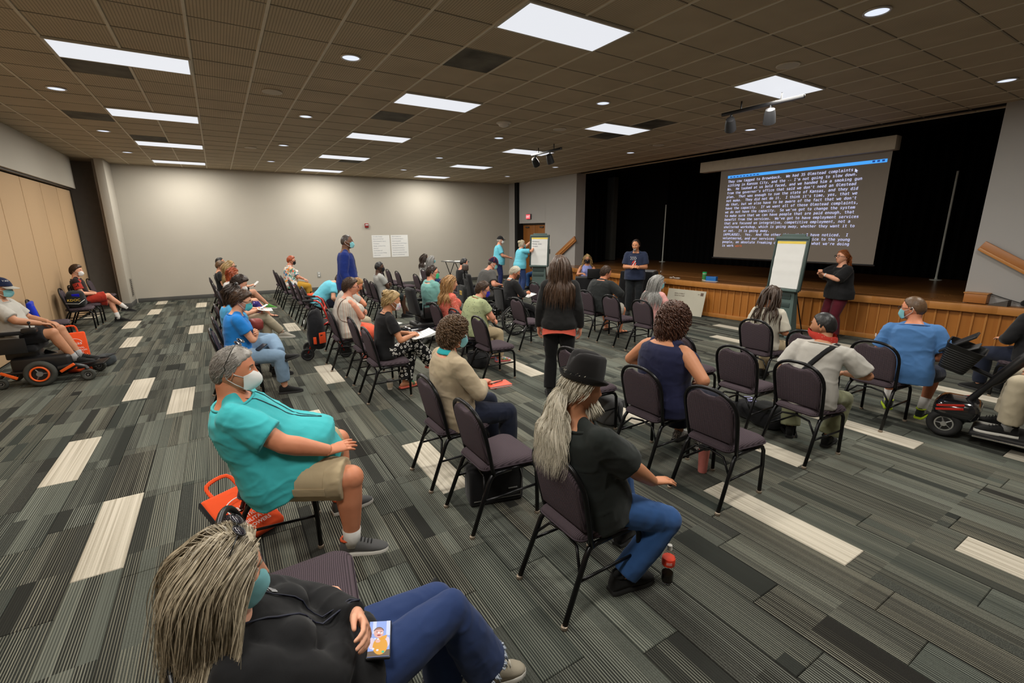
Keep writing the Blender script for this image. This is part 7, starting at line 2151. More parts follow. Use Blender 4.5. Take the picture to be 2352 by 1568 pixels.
def scooter():
 t = thing('mobility_scooter', 'red and black mobility scooter with front basket at the right-hand side of the hall', 'scooter', (6.15, .33, 0), D(99))
 G = mat('gloss_black', (.010, .010, .012), .15, 0, .6, coat=.6)
 for s in (-1, 1):
  wheel(t, (1.08, s * .15, .135), .135, .034, RUBBER, mat('alloy', (.55, .55, .53), .25, .7), 'front_wheel', 5, None, .07)
  wheel(t, (-.30, s * .25, .14), .14, .036, RUBBER, mat('alloy', (.55, .55, .53), .25, .7), 'rear_wheel', 5, None, .08)
 V, F = g_box((1.02, 0, .28), (.34, .40, .20), bev=.085, seg=4)
 sh_ = mesh_obj('front_shroud', V, F, G, t)
 for k, zz in enumerate((.335, .30)):
  for s in (-1, 1):
   mesh_obj('red_stripe', *g_box((1.06, s * (.203 - .012 * (k == 0)), zz), (.20, .012, .022), roty(D(14)), bev=.004), RED_P, sh_)
 mesh_obj('footboard', *g_box((.42, 0, .115), (.95, .46, .045), bev=.018), BLACK_PLASTIC, t)
 mesh_obj('foot_mat', *g_box((.48, 0, .140), (.62, .38, .006), bev=.002), RUBBER, t)
 mesh_obj('reflector', *g_box((.72, -.235, .115), (.12, .01, .025), bev=.003), mat('amber', (.7, .25, .03), .3), t)
 for s in (-1, 1): mesh_obj('edge_rail', *g_box((.42, s * .235, .10), (.9, .012, .015), bev=.004), CHROME, t)
 mesh_obj('tiller', *g_tube([(.98, 0, .32), (.84, 0, .56), (.80, 0, .62), (.62, 0, .92)], [.030, .028, .046, .044], 12), BLACK_PLASTIC, t, angle=60)
 mesh_obj('tiller_cable', *g_tube([(.93, -.03, .34), (.86, -.05, .48), (.80, -.045, .6)], .006), RUBBER, t, angle=180)
 MB().tube([(.80, 0, .62), (1.0, 0, .70)], .02).obj('basket_bracket', BLACK_METAL, t)
 mesh_obj('console', *g_box((.57, 0, .965), (.24, .16, .07), roty(D(28)), bev=.028, seg=3), RED_P, t)
 mesh_obj('console_face', *g_box((.50, 0, .975), (.13, .15, .05), roty(D(28)), bev=.015), G, t)
 mesh_obj('delta_handle', *g_tube([(.62, -.06, .93), (.56, -.22, .93), (.42, -.25, .90), (.34, -.16, .89), (.34, .16, .89), (.42, .25, .90), (.56, .22, .93), (.62, .06, .93)], .017, 8), mat('grip_grey', (.11, .11, .115), .6), t, angle=180)
 bk = MB(); c = np.array([1.12, 0, .66])
 def fr(z, gx, gy):
  pts = []
  for cx, cy, a0 in ((1, 1, 0), (-1, 1, 90), (-1, -1, 180), (1, -1, 270)):
   for k in range(5):
    a = D(a0 + 22.5 * k); pts.append((cx * (gx - .05) + .05 * math.cos(a), cy * (gy - .05) + .05 * math.sin(a), z))
  return np.array(pts)
 R = roty(D(-18))
 rings = [fr(0, .10, .15), fr(.12, .12, .17), fr(.235, .14, .195), fr(.25, .148, .203), fr(.25, .138, .193), fr(.12, .112, .162), fr(.012, .09, .14)]
 V, F = g_loft(rings)
 b_ = mesh_obj('basket', V @ R.T + c, F, mat('basket_plastic', (.010, .010, .010), .45), t, angle=50)
 sl = MB()
 for k in range(9):
  f = fr(.03 + k * .021, .1035 + k * .0034, .1535 + k * .0041)
  f = np.concatenate([f, f[:2]])
  sl.tube(f @ R.T + c, .0045, 5)
 sl.obj('basket_slats', mat('basket_rib', (.03, .03, .03), .4), b_, angle=180)
 mesh_obj('seat_post', *g_tube([(-.06, 0, .12), (-.06, 0, .50)], .04, 12), BLACK_METAL, t)
 mesh_obj('seat', *g_box((.0, 0, .53), (.46, .46, .09), bev=.04, seg=3), SEATC, t)
 mesh_obj('backrest', *g_box((-.26, 0, .80), (.09, .44, .50), roty(D(-10)), bev=.04, seg=3), SEATC, t)
 mesh_obj('rear_shroud', *g_box((-.25, 0, .25), (.45, .38, .18), bev=.07, seg=3), G, t)
 f = thing('folder', 'black open folder standing in the scooter basket', 'folder', (0, 0, 0))
 m = rotz(D(99)); base = np.array([6.15, .33, 0]) + m @ np.array([1.09, 0, .80])
 f.location = base; f.rotation_euler = (0, 0, D(99))
 mesh_obj('cover', *g_box((.02, 0, .12), (.02, .30, .30), roty(D(-52)), bev=.006), BLACK_PLASTIC, f)
 mesh_obj('inner_sheet', *g_box((-.03, 0, .06), (.012, .26, .22), roty(D(-62)), bev=.004), mat('folder_grey', (.10, .10, .10), .5), f)
 return t
scooter()
# --- easels
EAS = mat('easel_plastic', (.085, .125, .115), .5, var=.06); EASD = mat('easel_plastic_dark', (.04, .062, .058), .5)
YEL = mat('pad_yellow', (.80, .60, .10), .6)
def easel(x, y, h, label, writing=False):
 t = thing('flip_chart_easel', label, 'easel', (x, y, 0), D(h))
 r = roty(D(-7))
 P = lambda V: V @ r.T + np.array([.05, 0, .90])
 for nm, c, s, m, bv in (('board', (0, 0, .47), (.035, .61, .96), EAS, .012), ('board_frame', (.012, -.300, .47), (.045, .035, .98), EASD, .01), ('board_frame', (.012, .300, .47), (.045, .035, .98), EASD, .01), ('clamp_bar', (.018, 0, .935), (.05, .61, .06), EAS, .012), ('top_handle', (0, 0, .985), (.04, .44, .05), EAS, .012), ('pen_tray', (.05, 0, -.02), (.12, .59, .05), EAS, .012)):
  V, F = g_box(c, s, bev=bv); mesh_obj(nm, P(V), F, m, t)
 V, F = g_box((.028, 0, .44), (.022, .52, .86), bev=.002, seg=1)
 pad = mesh_obj('paper_pad', P(V), F, WHITE_PAPER, t)
 V, F = g_box((.0405, 0, .85), (.003, .52, .045)); mesh_obj('pad_header', P(V), F, YEL, pad, angle=0)
 rows = []
 for i in range(13):
  z = .826 - .81 * i / 12
  rows.append(np.array([(.043 + .010 * math.sin(i * 1.1) ** 2 * (1 if 3 < i < 9 else .3) + .006 * math.cos(q * 3), -.255 + .51 * q, z) for q in np.linspace(0, 1, 9)] + [(.0405 + .010 * math.sin(i * 1.1) ** 2 * (1 if 3 < i < 9 else .3) + .006 * math.cos(q * 3), -.255 + .51 * q, z) for q in np.linspace(1, 0, 9)]))
 V, F = g_loft(rows); mesh_obj('top_sheet', P(V), F, WHITE_PAPER, pad, angle=60)
 R_b = []
 for z, w, d in ((.02, .25, .16), (.10, .242, .15), (.5, .225, .11), (.86, .215, .075)):
  R_b.append(np.array([(-d + .03, -w, z), (d * .35 + .03, -w, z), (d * .35 + .03, w, z), (-d + .03, w, z)]))
 V, F = g_loft(R_b); mesh_obj('lower_body', V, F, EAS, t, angle=20)
 for z, hh in ((.76, .10), (.60, .09)):
  mesh_obj('shelf_recess', *g_box((.058 + (.76 - z) * .02, -.02, z), (.03, .36, hh), bev=.01), EASD, t)
 for s in (-1, 1): mesh_obj('foot', *g_box((.02, s * .25, .03), (.42, .07, .06), bev=.02), EAS, t)
 for s in (-1, 1): mesh_obj('rear_leg', *g_tube([(-.02, s * .2, .86), (-.35, s * .24, .01)], .011, 8), BLACK_METAL, t)
 mk = MB(); mk.tube([(.10, -.12, .885), (.10, .0, .885)], .008, 8); mk.tube([(.11, .06, .885), (.11, .18, .885)], .008, 8)
 mk.obj('markers', mat('marker_red', (.6, .05, .04), .4), t)
 if writing:
  for k, s in enumerate(('Employment', 'Housing - access', 'Transport')):
   o = text_obj('handwriting', s, .045, mat('marker_ink', (.10, .11, .16), .6), pad, (0, 0, 0), (0, 0, 0), font=None, shear=.2)
   M_ = Matrix.Translation((.05, 0, .90)) @ Matrix.Rotation(D(-7), 4, 'Y') @ Matrix.Translation((.056, -.235, .74 - k * .075)) @ Matrix(((0, 0, 1, 0), (1, 0, 0, 0), (0, 1, 0, 0), (0, 0, 0, 1)))
   o.matrix_local = M_
 return t
easel(9.0, 4.72, 178, 'green-grey flip chart easel with blank sheet in front of the stage')
easel(8.66, 12.30, 222, 'green-grey flip chart easel by the door being written on', True)
# --- tables, laptops, stage things
def draped_table(x, y, h, sx, sy, z, label, wheels=False):
 t = thing('draped_table', label, 'table', (x, y, 0), D(h))
 mesh_obj('table_top', *g_box((0, 0, z - .015), (sx, sy, .03), bev=.006), BLACK_PLASTIC, t)
 rings = []
 n = 96
 for zz, gr, am in ((z + .004, .004, 0), (z - .02, .010, .001), (z - .2, .022, .012), (z - .45, .035, .026), (.12 if wheels else .05, .05, .038)):
  pts = []
  for k in range(n):
   s = k / n * 4; q = int(s); f = s - q
   cs = [(1, -1), (1, 1), (-1, 1), (-1, -1)]
   a, b = np.array(cs[q]), np.array(cs[(q + 1) % 4])
   p = (a + (b - a) * f) * [sx / 2 + gr, sy / 2 + gr]
   p = p * (1 + am / .3 * .5 * math.sin(k * 1.05 + q))
   pts.append((p[0], p[1], zz))
  rings.append(np.array(pts)[::-1])
 V, F = g_loft(rings[::-1])
 mesh_obj('black_cloth', V, F, C('drape_black', (.010, .010, .011)), t, angle=70)
 for a in (-1, 1):
  for b in (-1, 1):
   mesh_obj('leg', *g_tube([(a * sx * .4, b * sy * .38, z - .03), (a * sx * .42, b * sy * .40, .07 if wheels else .0)], .013, 8), CHROME, t)
   if wheels: wheel(t, (a * sx * .43, b * sy * .41, .05), .05, .014, RUBBER, GREY_HUB, 'caster', 0, None, .028)
 if wheels:
  for b in (-1, 1): mesh_obj('base_rail', *g_tube([(-sx * .55, b * sy * .41, .105), (sx * .55, b * sy * .41, .105)], .014, 8), CHROME, t)
 return t
draped_table(8.55, 9.70, 232, .50, .80, .74, 'small table with black cloth in front of the stage, laptop on it')
draped_table(8.90, 8.28, 205, .46, .78, .98, 'tall rolling cart under black cloth behind the presenter', True)
def laptop(loc, h, label, opn=110, m=None):
 t = thing('laptop', label, 'laptop', loc, D(h))
 k = m or BLACK_PLASTIC
 mesh_obj('base', *g_box((0, 0, .009), (.24, .34, .018), bev=.005), k, t)
 mesh_obj('keyboard', *g_box((.02, 0, .0185), (.12, .30, .002)), mat('keys', (.03, .03, .03), .5), t, angle=0)
 r = roty(D(opn - 90) * -1)
 V, F = g_box((0, 0, .118), (.010, .34, .235), bev=.004)
 l = mesh_obj('lid', V @ r.T + [-.125, 0, .016], F, k, t)
 V, F = g_box((.0065, 0, .12), (.002, .31, .20))
 mesh_obj('screen', V @ r.T + [-.125, 0, .016], F, emit_mat('laptop_screen', (.2, .25, .35), .25), l, angle=0)
 return t
laptop((8.48, 9.52, .746), 52, 'black open laptop on the small table, lid toward the hall', 98)
t = thing('paper_stack', 'small white papers beside the laptop on the small table', 'paper', (8.72, 9.86, .748), .4)
for k in range(2): mesh_obj('sheet', *g_box((.01 * k, 0, .002 + .004 * k), (.15, .21, .004), rotz(.2 * k)), WHITE_PAPER, t, angle=0)
t = thing('closed_laptop', 'closed silver laptop lying on the tall draped cart', 'laptop', (8.98, 8.06, .985), D(200))
mesh_obj('base', *g_box((0, 0, .010), (.24, .34, .014), bev=.005), mat('silver_case', (.45, .45, .46), .3, .6), t)
mesh_obj('lid', *g_box((0, 0, .026), (.24, .34, .012), roty(D(3)), bev=.005), mat('silver_case', (.45, .45, .46), .3, .6), t)
t = thing('paper_note', 'white note lying on the cart edge beside the presenter', 'paper', (8.76, 8.42, .987), .3)
mesh_obj('sheet', *g_box((0, 0, .003), (.14, .10, .005)), WHITE_PAPER, t, angle=0)
laptop((9.75, 12.55, SZ + .003), 10, 'dark tablet on a stand at the far corner of the stage', 118)
FOAM = mat('foam_board', (.50, .47, .38), .7, var=.04)
t = thing('foam_board', 'beige printed board leaning against the stage front', 'board', (9.30, 7.22, .0), D(8))
V, F = g_box((0, 0, .30), (.012, .98, .60), None, bev=.002, seg=1); V = V @ roty(D(14)).T
mesh_obj('sheet', V, F, FOAM, t, angle=0)
for k, (yy, zz, s) in enumerate(((.30, .48, 'EMPLOYMENT'), (.30, .43, 'SERVICES MAP'), (-.30, .50, 'KS'), (.22, .22, 'Region  West'))):
 o = text_obj('lettering', s, .042, mat('board_ink', (.12, .08, .06), .6), t, (0, 0, 0), (0, 0, 0), font=None)
 o.matrix_local = Matrix.Rotation(D(14), 4, 'Y') @ Matrix.Translation((-.008, yy, zz)) @ Matrix(((0, 0, -1, 0), (-1, 0, 0, 0), (0, 1, 0, 0), (0, 0, 0, 1)))
mb = MB()
for k in range(6):
 V, F = g_box((-.009, .1 - .09 * (k % 3), .16 - .06 * (k // 3)), (.003, .06, .04)); mb.add((V @ roty(D(14)).T, F))
mb.obj('map_patches', mat('map_red', (.30, .14, .10), .6), t, angle=0)
mb = MB(); V, F = g_box((-.009, -.40, .52), (.003, .07, .07)); mb.add((V @ roty(D(14)).T, F)); mb.obj('corner_mark', mat('board_ink', (.12, .08, .06), .6), t, angle=0)
t = thing('wipes_canister', 'green-topped white canister of wipes on the stage edge', 'canister', (10.00, 7.20, SZ + .004))
MB().lathe([(.001, 0), (.048, 0), (.05, .01), (.05, .165), (.046, .17)], 24).obj('tub', mat('canister_white', (.60, .62, .52), .4), t)
MB().lathe([(.0505, .02), (.0508, .022), (.0508, .15), (.0505, .152)], 24).obj('label_band', mat('canister_green', (.05, .25, .07), .4), t)
MB().lathe([(.051, .168), (.052, .172), (.052, .195), (.046, .20), (.001, .20)], 24).obj('lid', mat('canister_lid', (.02, .42, .12), .4), t)
t = thing('tissue_box', 'blue cardboard box beside the wipes canister on the stage edge', 'box', (9.98, 6.98, SZ + .004), D(12))
mesh_obj('carton', *g_box((0, 0, .055), (.12, .24, .11), bev=.004), mat('carton_blue', (.02, .16, .48), .4), t)
mesh_obj('flap', *g_box((0, .03, .1105), (.10, .13, .003)), mat('carton_navy', (.01, .03, .16), .4), t, angle=0)
mesh_obj('base_sheet', *g_box((-.05, 0, .003), (.1, .32, .006)), WHITE_PAPER, t, angle=0)
t = thing('desk_microphone', 'small black microphone stand on the stage edge behind the cart', 'microphone', (9.85, 8.42, SZ + .003))
MB().lathe([(.05, 0), (.05, .012), (.012, .02)], 16).tube([(0, 0, .015), (0, 0, .11)], .006).obj('stand', BLACK_METAL, t)
MB().ell((0, 0, .13), (.018, .018, .026)).obj('head', mat('mic_grille', (.35, .32, .28), .4, .5), t, angle=180)
t = thing('cable_coil', 'white cable end lying on the stage edge', 'cable', (9.85, 8.0, SZ + .006))
MB().tube([(0, .12, .006), (.02, .05, .006), (.0, 0, .03), (-.02, -.04, .006), (0, -.12, .006)], .007).box((0, -.15, .008), (.04, .10, .014), bev=.004).obj('cable', WHITE_PAPER, t, angle=180)
t = thing('wooden_step', 'small oak box step at the camera-side corner of the stage', 'step', (10.52, 2.42, SZ + .003))
mesh_obj('box', *g_box((0, 0, .085), (.20, .28, .15), bev=.006), OAK_H, t)
mesh_obj('lid', *g_box((0, 0, .168), (.22, .30, .02), bev=.005), OAK_LIGHT, t)
t = thing('stage_wedge', 'grey rubber wedge ramp beside the oak step on the stage', 'wedge', (10.45, 2.14, SZ + .004))
V, F = g_prism([(-.12, 0), (.12, 0), (-.12, .10)], -.10, .10, ((0, 0, 0), (0, 1, 0), (0, 0, 1), (1, 0, 0)))
mesh_obj('wedge', V, F, mat('wedge_grey', (.09, .08, .07), .8), t, angle=0)
t = thing('garment_bag', 'black bag with a strap lying on the end of the stage', 'bag', (10.50, 1.60, SZ + .004), D(80))
mesh_obj('bag_body', *soft((.62, .24, .13), 12, .02), BLACK_CLOTH, t, angle=180)
mesh_obj('strap', *g_tube([(-.1, .02, .13), (.06, -.02, .138), (.2, .03, .125)], [(.016, .003)] * 3, 6), mat('strap_grey', (.3, .3, .3), .6), t, angle=180)
t = thing('stage_cable', 'dark cable running from the oak step along the wall', 'cable', (10.56, 2.28, SZ + .17))
mesh_obj('cable', *g_tube([(0, 0, 0), (.01, -.15, -.05), (0, -.4, -.12), (-.02, -.52, -.155)], .006), RUBBER, t, angle=180)
t = thing('folding_table', 'small folding table with white papers in front of the far wall', 'table', (7.05, 15.2, 0), D(10))
mesh_obj('top', *g_box((0, 0, .94), (.55, .95, .03), bev=.006), mat('table_grey', (.14, .14, .14), .6), t)
for s in (-1, 1):
 MB().tube([(-.2, s * .30, .93), (.2, s * .36, .01)], .014).tube([(.2, s * .30, .93), (-.2, s * .36, .01)], .014).obj('cross_leg', BLACK_METAL, t)
for k, (xx, yy, a) in enumerate(((-.1, .25, .2), (.05, -.1, -.3), (-.05, -.32, .5))):
 tag(mesh_obj('paper_sheet', *g_box((7.05 + xx - yy * .17, 15.2 + yy, .958 + .001 * k), (.22, .30, .004), rotz(a)), WHITE_PAPER, angle=0), 'white sheet on the small folding table, %s' % ('end toward the posters', 'middle one', 'end toward the door')[k], 'paper', 'papers on the folding table')
# --- bags on the floor
def orange_tote(x, y, h, tilt, label, size=(.06, .36, .42), hz=0.0):
 t = thing('tote_bag', label, 'bag', (x, y, hz), D(h), 'orange printed tote bags')
 r = roty(D(tilt))
 V, F = g_box((0, 0, size[2] / 2), size, bev=.025, seg=3)
 for _ in range(1): V = V + (vnoise(V * 12, 3) * .012)[:, None] * np.array([1, .4, .2])
 V = V @ r.T; lift = V[:, 2].min(); V[:, 2] -= lift
 b = mesh_obj('bag_body', V, F, OR_CL, t, angle=60)
 V, F = g_box((0, -size[1] / 2, size[2] / 2), (size[0] * .8, .012, size[2] * .96), bev=.004)
 V = V @ r.T; V[:, 2] -= lift; mesh_obj('black_gusset', V, F, BLACK_CLOTH, t)
 hd = [(0, -.09, size[2] - .01), (.01, -.08, size[2] + .09), (.02, .06, size[2] + .10), (0, .09, size[2] - .01)]
 hd = np.array(hd) @ r.T; hd[:, 2] -= lift
 mesh_obj('handle', *g_tube(smooth_poly3(hd, 4), [(.014, .003)] * 13, 6), OR_CL, t, angle=180)
 for k, (s, sz) in enumerate((('Kansas', .075), ('VOCATIONAL', .038), ('REHABILITATION', .038), ('EMPOWERS', .038))):
  o = text_obj('lettering', s, sz, mat('bag_print', (.80, .72, .68), .6), b, (0, 0, 0), (0, 0, 0), font=None, align='CENTER')
  o.matrix_local = Matrix.Translation((0, 0, -lift)) @ Matrix.Rotation(D(tilt), 4, 'Y') @ Matrix.Translation((size[0] / 2 + .016, 0, size[2] * (.50, .34, .24, .14)[k])) @ Matrix(((0, 0, 1, 0), (1, 0, 0, 0), (0, 1, 0, 0), (0, 0, 0, 1)))
 ar = MB(); pts = [(size[0] / 2 + .016, .11 * math.cos(a), size[2] * .56 + .075 * math.sin(a)) for a in np.linspace(.15, PI - .15, 14)]
 pts = np.array(pts) @ r.T; pts[:, 2] -= lift
 ar.tube(pts, .004, 5); ar.obj('print_arc', mat('bag_print', (.80, .72, .68), .6), b, angle=180)
 return t
orange_tote(-2.22, 10.05, -72, -12, 'orange tote bag with white print on the floor by the power wheelchair')
orange_tote(.0, 3.22, -60, -58, 'orange tote bag with white print under the large person in turquoise')
t = thing('tote_bag', 'crumpled orange bag on the floor beside the small black pouch', 'bag', (-1.98, 9.05, 0), D(20))
mesh_obj('bag_body', *soft((.30, .22, .10), 15, .03), OR_CL, t, angle=180)
mesh_obj('strap', *g_tube([(-.1, 0, .08), (0, .06, .12), (.12, 0, .05)], [(.012, .003)] * 3, 6), BLACK_CLOTH, t, angle=180)
t = thing('camera_pouch', 'small dark grey zipped pouch on the floor before the power wheelchair', 'pouch', (-1.72, 9.22, 0), D(-20))
mesh_obj('pouch_body', *soft((.22, .30, .17), 9, .01), C('pouch_grey', (.035, .042, .045)), t, angle=180)
mesh_obj('flap', *g_box((.0, 0, .155), (.19, .26, .02), bev=.009), BLACK_CLOTH, t)
t = thing('backpack', 'flat black backpack marked KU on the floor by the boy in bandana', 'backpack', (4.70, 2.55, 0), D(-12))
mesh_obj('bag_body', *soft((.34, .62, .17), 21, .015, power=4), C('bag_black', (.012, .012, .014), fold=.3), t, angle=180)
mesh_obj('front_pocket', *soft((.26, .28, .09), 22, .008, power=4), C('bag_black2', (.018, .019, .019)), t, angle=180)
t.children[-1].location = (-.01, -.08, .125)
mesh_obj('haul_strap', *g_tube([(-.05, -.29, .06), (-.09, -.40, .02), (-.02, -.46, .015), (.06, -.38, .02), (.05, -.29, .05)], [(.016, .004)] * 5, 6), BLACK_CLOTH, t, angle=180)
mesh_obj('haul_strap', *g_tube([(-.02, .29, .08), (-.04, .36, .07), (.02, .37, .05), (.05, .29, .05)], [(.012, .004)] * 4, 6), BLACK_CLOTH, t, angle=180)
o = text_obj('lettering', 'KU', .125, mat('ku_print', (.42, .42, .78), .5), t, (.06, .16, .178), (0, 0, D(64)), font=None, align='CENTER')
t = thing('briefcase', 'black zipped case under the empty chair left of the black hat', 'bag', (1.56, 2.80, 0), D(-14))
mesh_obj('case_body', *g_box((0, 0, .15), (.42, .20, .30), roty(D(0)), bev=.03, seg=3), BLACK_CLOTH, t)
mesh_obj('zip_line', *g_tube([(-.18, -.104, .05), (.18, -.104, .05), (.195, -.104, .2), (.18, -.104, .27)], .004, 5), mat('zip_grey', (.12, .12, .11), .4), t, angle=180)
mesh_obj('carry_handle', *g_tube([(-.08, 0, .30), (-.06, 0, .345), (.06, 0, .345), (.08, 0, .30)], .011, 8), RUBBER, t, angle=180)
MB().box((.12, -.106, .12), (.07, .004, .008)).obj('tag_strip', mat('zip_light', (.25, .25, .24), .4), t, angle=0)
t = thing('shoulder_bag', 'grey shoulder bag under the chair half hidden by the black hat', 'bag', (3.28, 3.42, 0), D(10))
mesh_obj('bag_body', *soft((.22, .36, .30), 31, .012, power=4), C('bag_grey', (.10, .10, .10)), t, angle=180)
mesh_obj('front_flap', *g_box((.03, 0, .22), (.20, .33, .10), bev=.03), C('bag_grey2', (.07, .07, .07)), t)
mesh_obj('strap', *g_tube([(0, -.16, .26), (-.05, -.20, .16), (-.02, -.24, .02), (.06, -.30, .012)], [(.014, .003)] * 4, 6), BLACK_CLOTH, t, angle=180)
t = thing('black_sack', 'black bag on the floor beside the patterned-mask writer\'s next row', 'bag', (2.76, 9.55, 0), 0)
mesh_obj('bag_body', *soft((.30, .36, .42), 33, .015, power=3.4, sag=.15), BLACK_CLOTH, t, angle=180)
mesh_obj('handle', *g_tube([(0, -.08, .40), (.02, -.05, .50), (.02, .05, .50), (0, .08, .40)], .01, 6), BLACK_CLOTH, t, angle=180)
t = thing('sling_bag', 'small black bag under the chair of the person in green print shirt', 'bag', (3.10, 5.98, 0), D(20))
mesh_obj('bag_body', *soft((.26, .34, .24), 35, .015), BLACK_CLOTH, t, angle=180)
mesh_obj('strap', *g_tube([(0, .15, .2), (.06, .2, .1), (.1, .22, .012)], [(.012, .003)] * 3, 6), BLACK_CLOTH, t, angle=180)
t = thing('hanging_bag', 'flat black bag with yellow letters hung on the headrest wheelchair back', 'bag', (4.50, 9.38, .42), D(-6))
mesh_obj('bag_body', *soft((.10, .46, .40), 37, .008, power=5), C('bag_black2', (.018, .019, .019)), t, angle=180)
mesh_obj('strap', *g_tube([(.02, -.18, .38), (.07, -.18, .52), (.09, .18, .52), (.02, .18, .38)], [(.012, .003)] * 4, 6), BLACK_CLOTH, t, angle=180)
mesh_obj('yellow_patch', *g_box((-.052, -.05, .24), (.004, .15, .09), bev=.001, seg=1), mat('patch_yellow', (.62, .40, .08), .6), t)
o = text_obj('lettering', 'KDC', .07, mat('patch_ink', (.10, .10, .10), .6), t, (-.0555, .018, .215), (PI / 2, 0, -PI / 2), font=None)
t = thing('shoulder_bag', 'black bag with yellow letters and blue tag on the chair by the partition', 'bag', (-2.68, 13.05, .49), D(4))
mesh_obj('bag_body', *soft((.34, .36, .34), 39, .012, power=3.6, sag=.2), C('bag_black2', (.018, .019, .019)), t, angle=180)
mesh_obj('blue_tag', *g_box((.02, -.155, .25), (.12, .012, .075), rotx(D(24)), bev=.004), mat('tag_blue', (.01, .01, .55), .5), t)
o = text_obj('lettering', 'KDOC', .07, mat('patch_yellow2', (.70, .45, .06), .6), t, (-.12, -.19, .14), (D(80), 0, 0), font=None)
mesh_obj('white_piping', *g_tube([(-.15, -.185, .10), (.05, -.19, .08), (.15, -.17, .16)], .005, 5), WHITE_PAPER, t, angle=180)
t = thing('blue_jacket', 'royal blue jacket hung over the chair back behind the power wheelchair', 'jacket', (-2.90, 11.12, .64), D(8))
V, F = g_box((0, 0, 0), (.07, .40, .42), bev=.03, seg=3)
mesh_obj('cloth', V + (vnoise(V * 15, 2) * .02)[:, None] * [1, .3, .3], F, C('royal_cloth', (.01, .03, .45)), t, angle=60)
mesh_obj('sleeve', *g_tube([(.04, -.16, .15), (.07, -.2, -.05), (.06, -.19, -.25)], [.04, .045, .035], 10), C('royal_cloth', (.01, .03, .45)), t, angle=180)
# --- bottle, tumbler, cups, papers
def bottle():
 t = thing('soda_bottle', 'clear plastic bottle with red label and dark drink beside the black-hatted person', 'bottle', (1.975, 1.49, .002))
 m = bpy.data.materials.new('clear_plastic'); m.use_nodes = True
 b = m.node_tree.nodes['Principled BSDF']
 b.inputs['Transmission Weight'].default_value = 1.0; b.inputs['Roughness'].default_value = .03; b.inputs['IOR'].default_value = 1.12
 b.inputs['Base Color'].default_value = (.95, .97, .95, 1)
 out = [(.001, .001), (.028, .0), (.034, .006), (.035, .03), (.0345, .075), (.033, .10), (.036, .115), (.036, .165), (.033, .185), (.022, .205), (.014, .213), (.0135, .222)]
 inn = [(.0125, .222), (.013, .212), (.021, .204), (.032, .184), (.035, .165), (.035, .115), (.032, .10), (.0335, .075), (.034, .03), (.033, .008), (.001, .004)]
 MB().lathe(out + inn, 28).obj('bottle_wall', m, t, angle=50)
 MB().lathe([(.001, .005), (.031, .0085), (.0332, .03), (.0330, .062), (.001, .062)], 28).obj('dark_drink', mat('cola', (.008, .004, .003), .05, 0, .6), t, angle=50)
 lb = MB().lathe([(.0366, .118), (.0370, .119), (.0370, .163), (.0366, .164)], 28).obj('label', mat('label_red', (.85, .055, .02), .4), t, angle=50)
 for a in range(3):
  pts = MB()
  for k in range(5):
   th = 3.6 + a * 2.1 + k * .17
   pts.box((math.cos(th) * .0375, math.sin(th) * .0375, .142), (.002, .0045, .016), rotz(th))
  pts.obj('label_lettering', mat('label_pink', (.9, .45, .40), .5), lb, angle=0)
 MB().lathe([(.001, .243), (.0135, .243), (.0145, .240), (.0145, .222), (.0155, .220), (.0155, .214), (.014, .213)][::-1], 24).obj('cap', mat('cap_white', (.75, .73, .68), .4), t, angle=40)
bottle()
t = thing('tumbler', 'salmon pink insulated tumbler on the floor under the empty chair', 'cup', (3.24, 2.185, .002))
MB().lathe([(.001, 0), (.034, 0), (.036, .006), (.045, .20), (.045, .215)], 24).obj('cup_wall', mat('tumbler_pink', (.62, .20, .17), .45), t, angle=40)
MB().lathe([(.046, .214), (.047, .222), (.044, .232), (.001, .234)], 24).obj('lid', mat('tumbler_lid', (.05, .05, .05), .4), t, angle=40)
t = thing('paper_cup', 'white paper coffee cup with black lid under the writer\'s chair', 'cup', (1.66, 5.70, .002))
MB().lathe([(.001, 0), (.029, 0), (.030, .004), (.041, .11)], 20).obj('cup_wall', mat('cup_white', (.62, .58, .50), .6), t, angle=40)
MB().lathe([(.043, .109), (.044, .114), (.040, .122), (.038, .128), (.001, .128)], 20).obj('lid', BLACK_PLASTIC, t, angle=40)
MB().lathe([(.0335, .03), (.0350, .031), (.0395, .085), (.0388, .086)], 20).obj('sleeve', mat('cup_sleeve', (.45, .38, .28), .8), t, angle=40)
def paper(loc, h, label, size=(.21, .28), tilt=(0, 0), name='paper_sheet', lines=8, cat='paper', group=None):
 t = thing(name, label, cat, loc, D(h), group)
 r = roty(D(tilt[0])) @ rotx(D(tilt[1]))
 n = 7; rows = []
 for i in range(n):
  u = i / (n - 1) - .5
  z = .012 * (u * 2) ** 2
  rows.append(np.array([(u * size[0], v * size[1], z) for v in (-.5, .5)] + [(u * size[0], v * size[1], z - .0015) for v in (.5, -.5)]))
 V, F = g_loft(rows); V[:, 2] += .0016
 mesh_obj('sheet', V @ r.T, F, WHITE_PAPER, t, angle=60)
 mb = MB()
 for k in range(lines):
  u = .36 - .72 * k / max(1, lines - 1)
  V, F = g_box((u * size[0], 0, .012 * (u * 2) ** 2 + .0022), (.004, size[1] * .72, .0006)); mb.add((V @ r.T, F))
 if lines: mb.obj('print_lines', mat('print_grey', (.35, .35, .36), .7), t, angle=0)
 return t
paper((3.12, 9.98, .003), 15, 'white sheet with a dark mark lying on the floor before the black power chair', lines=2)
def at_person(k, local):
 p = R_[k]; a = D(p.h)
 return np.array([p.pos[0], p.pos[1], 0]) + rotz(a) @ np.array(local)
q = R_['coral']; c = (q.wr['L'] + q.wr['R']) / 2
paper(at_person('coral', c + [.10, -.06, .0]), 0, 'white papers on the lap of the person in coral polo', (.22, .30), (10, 0), lines=6)
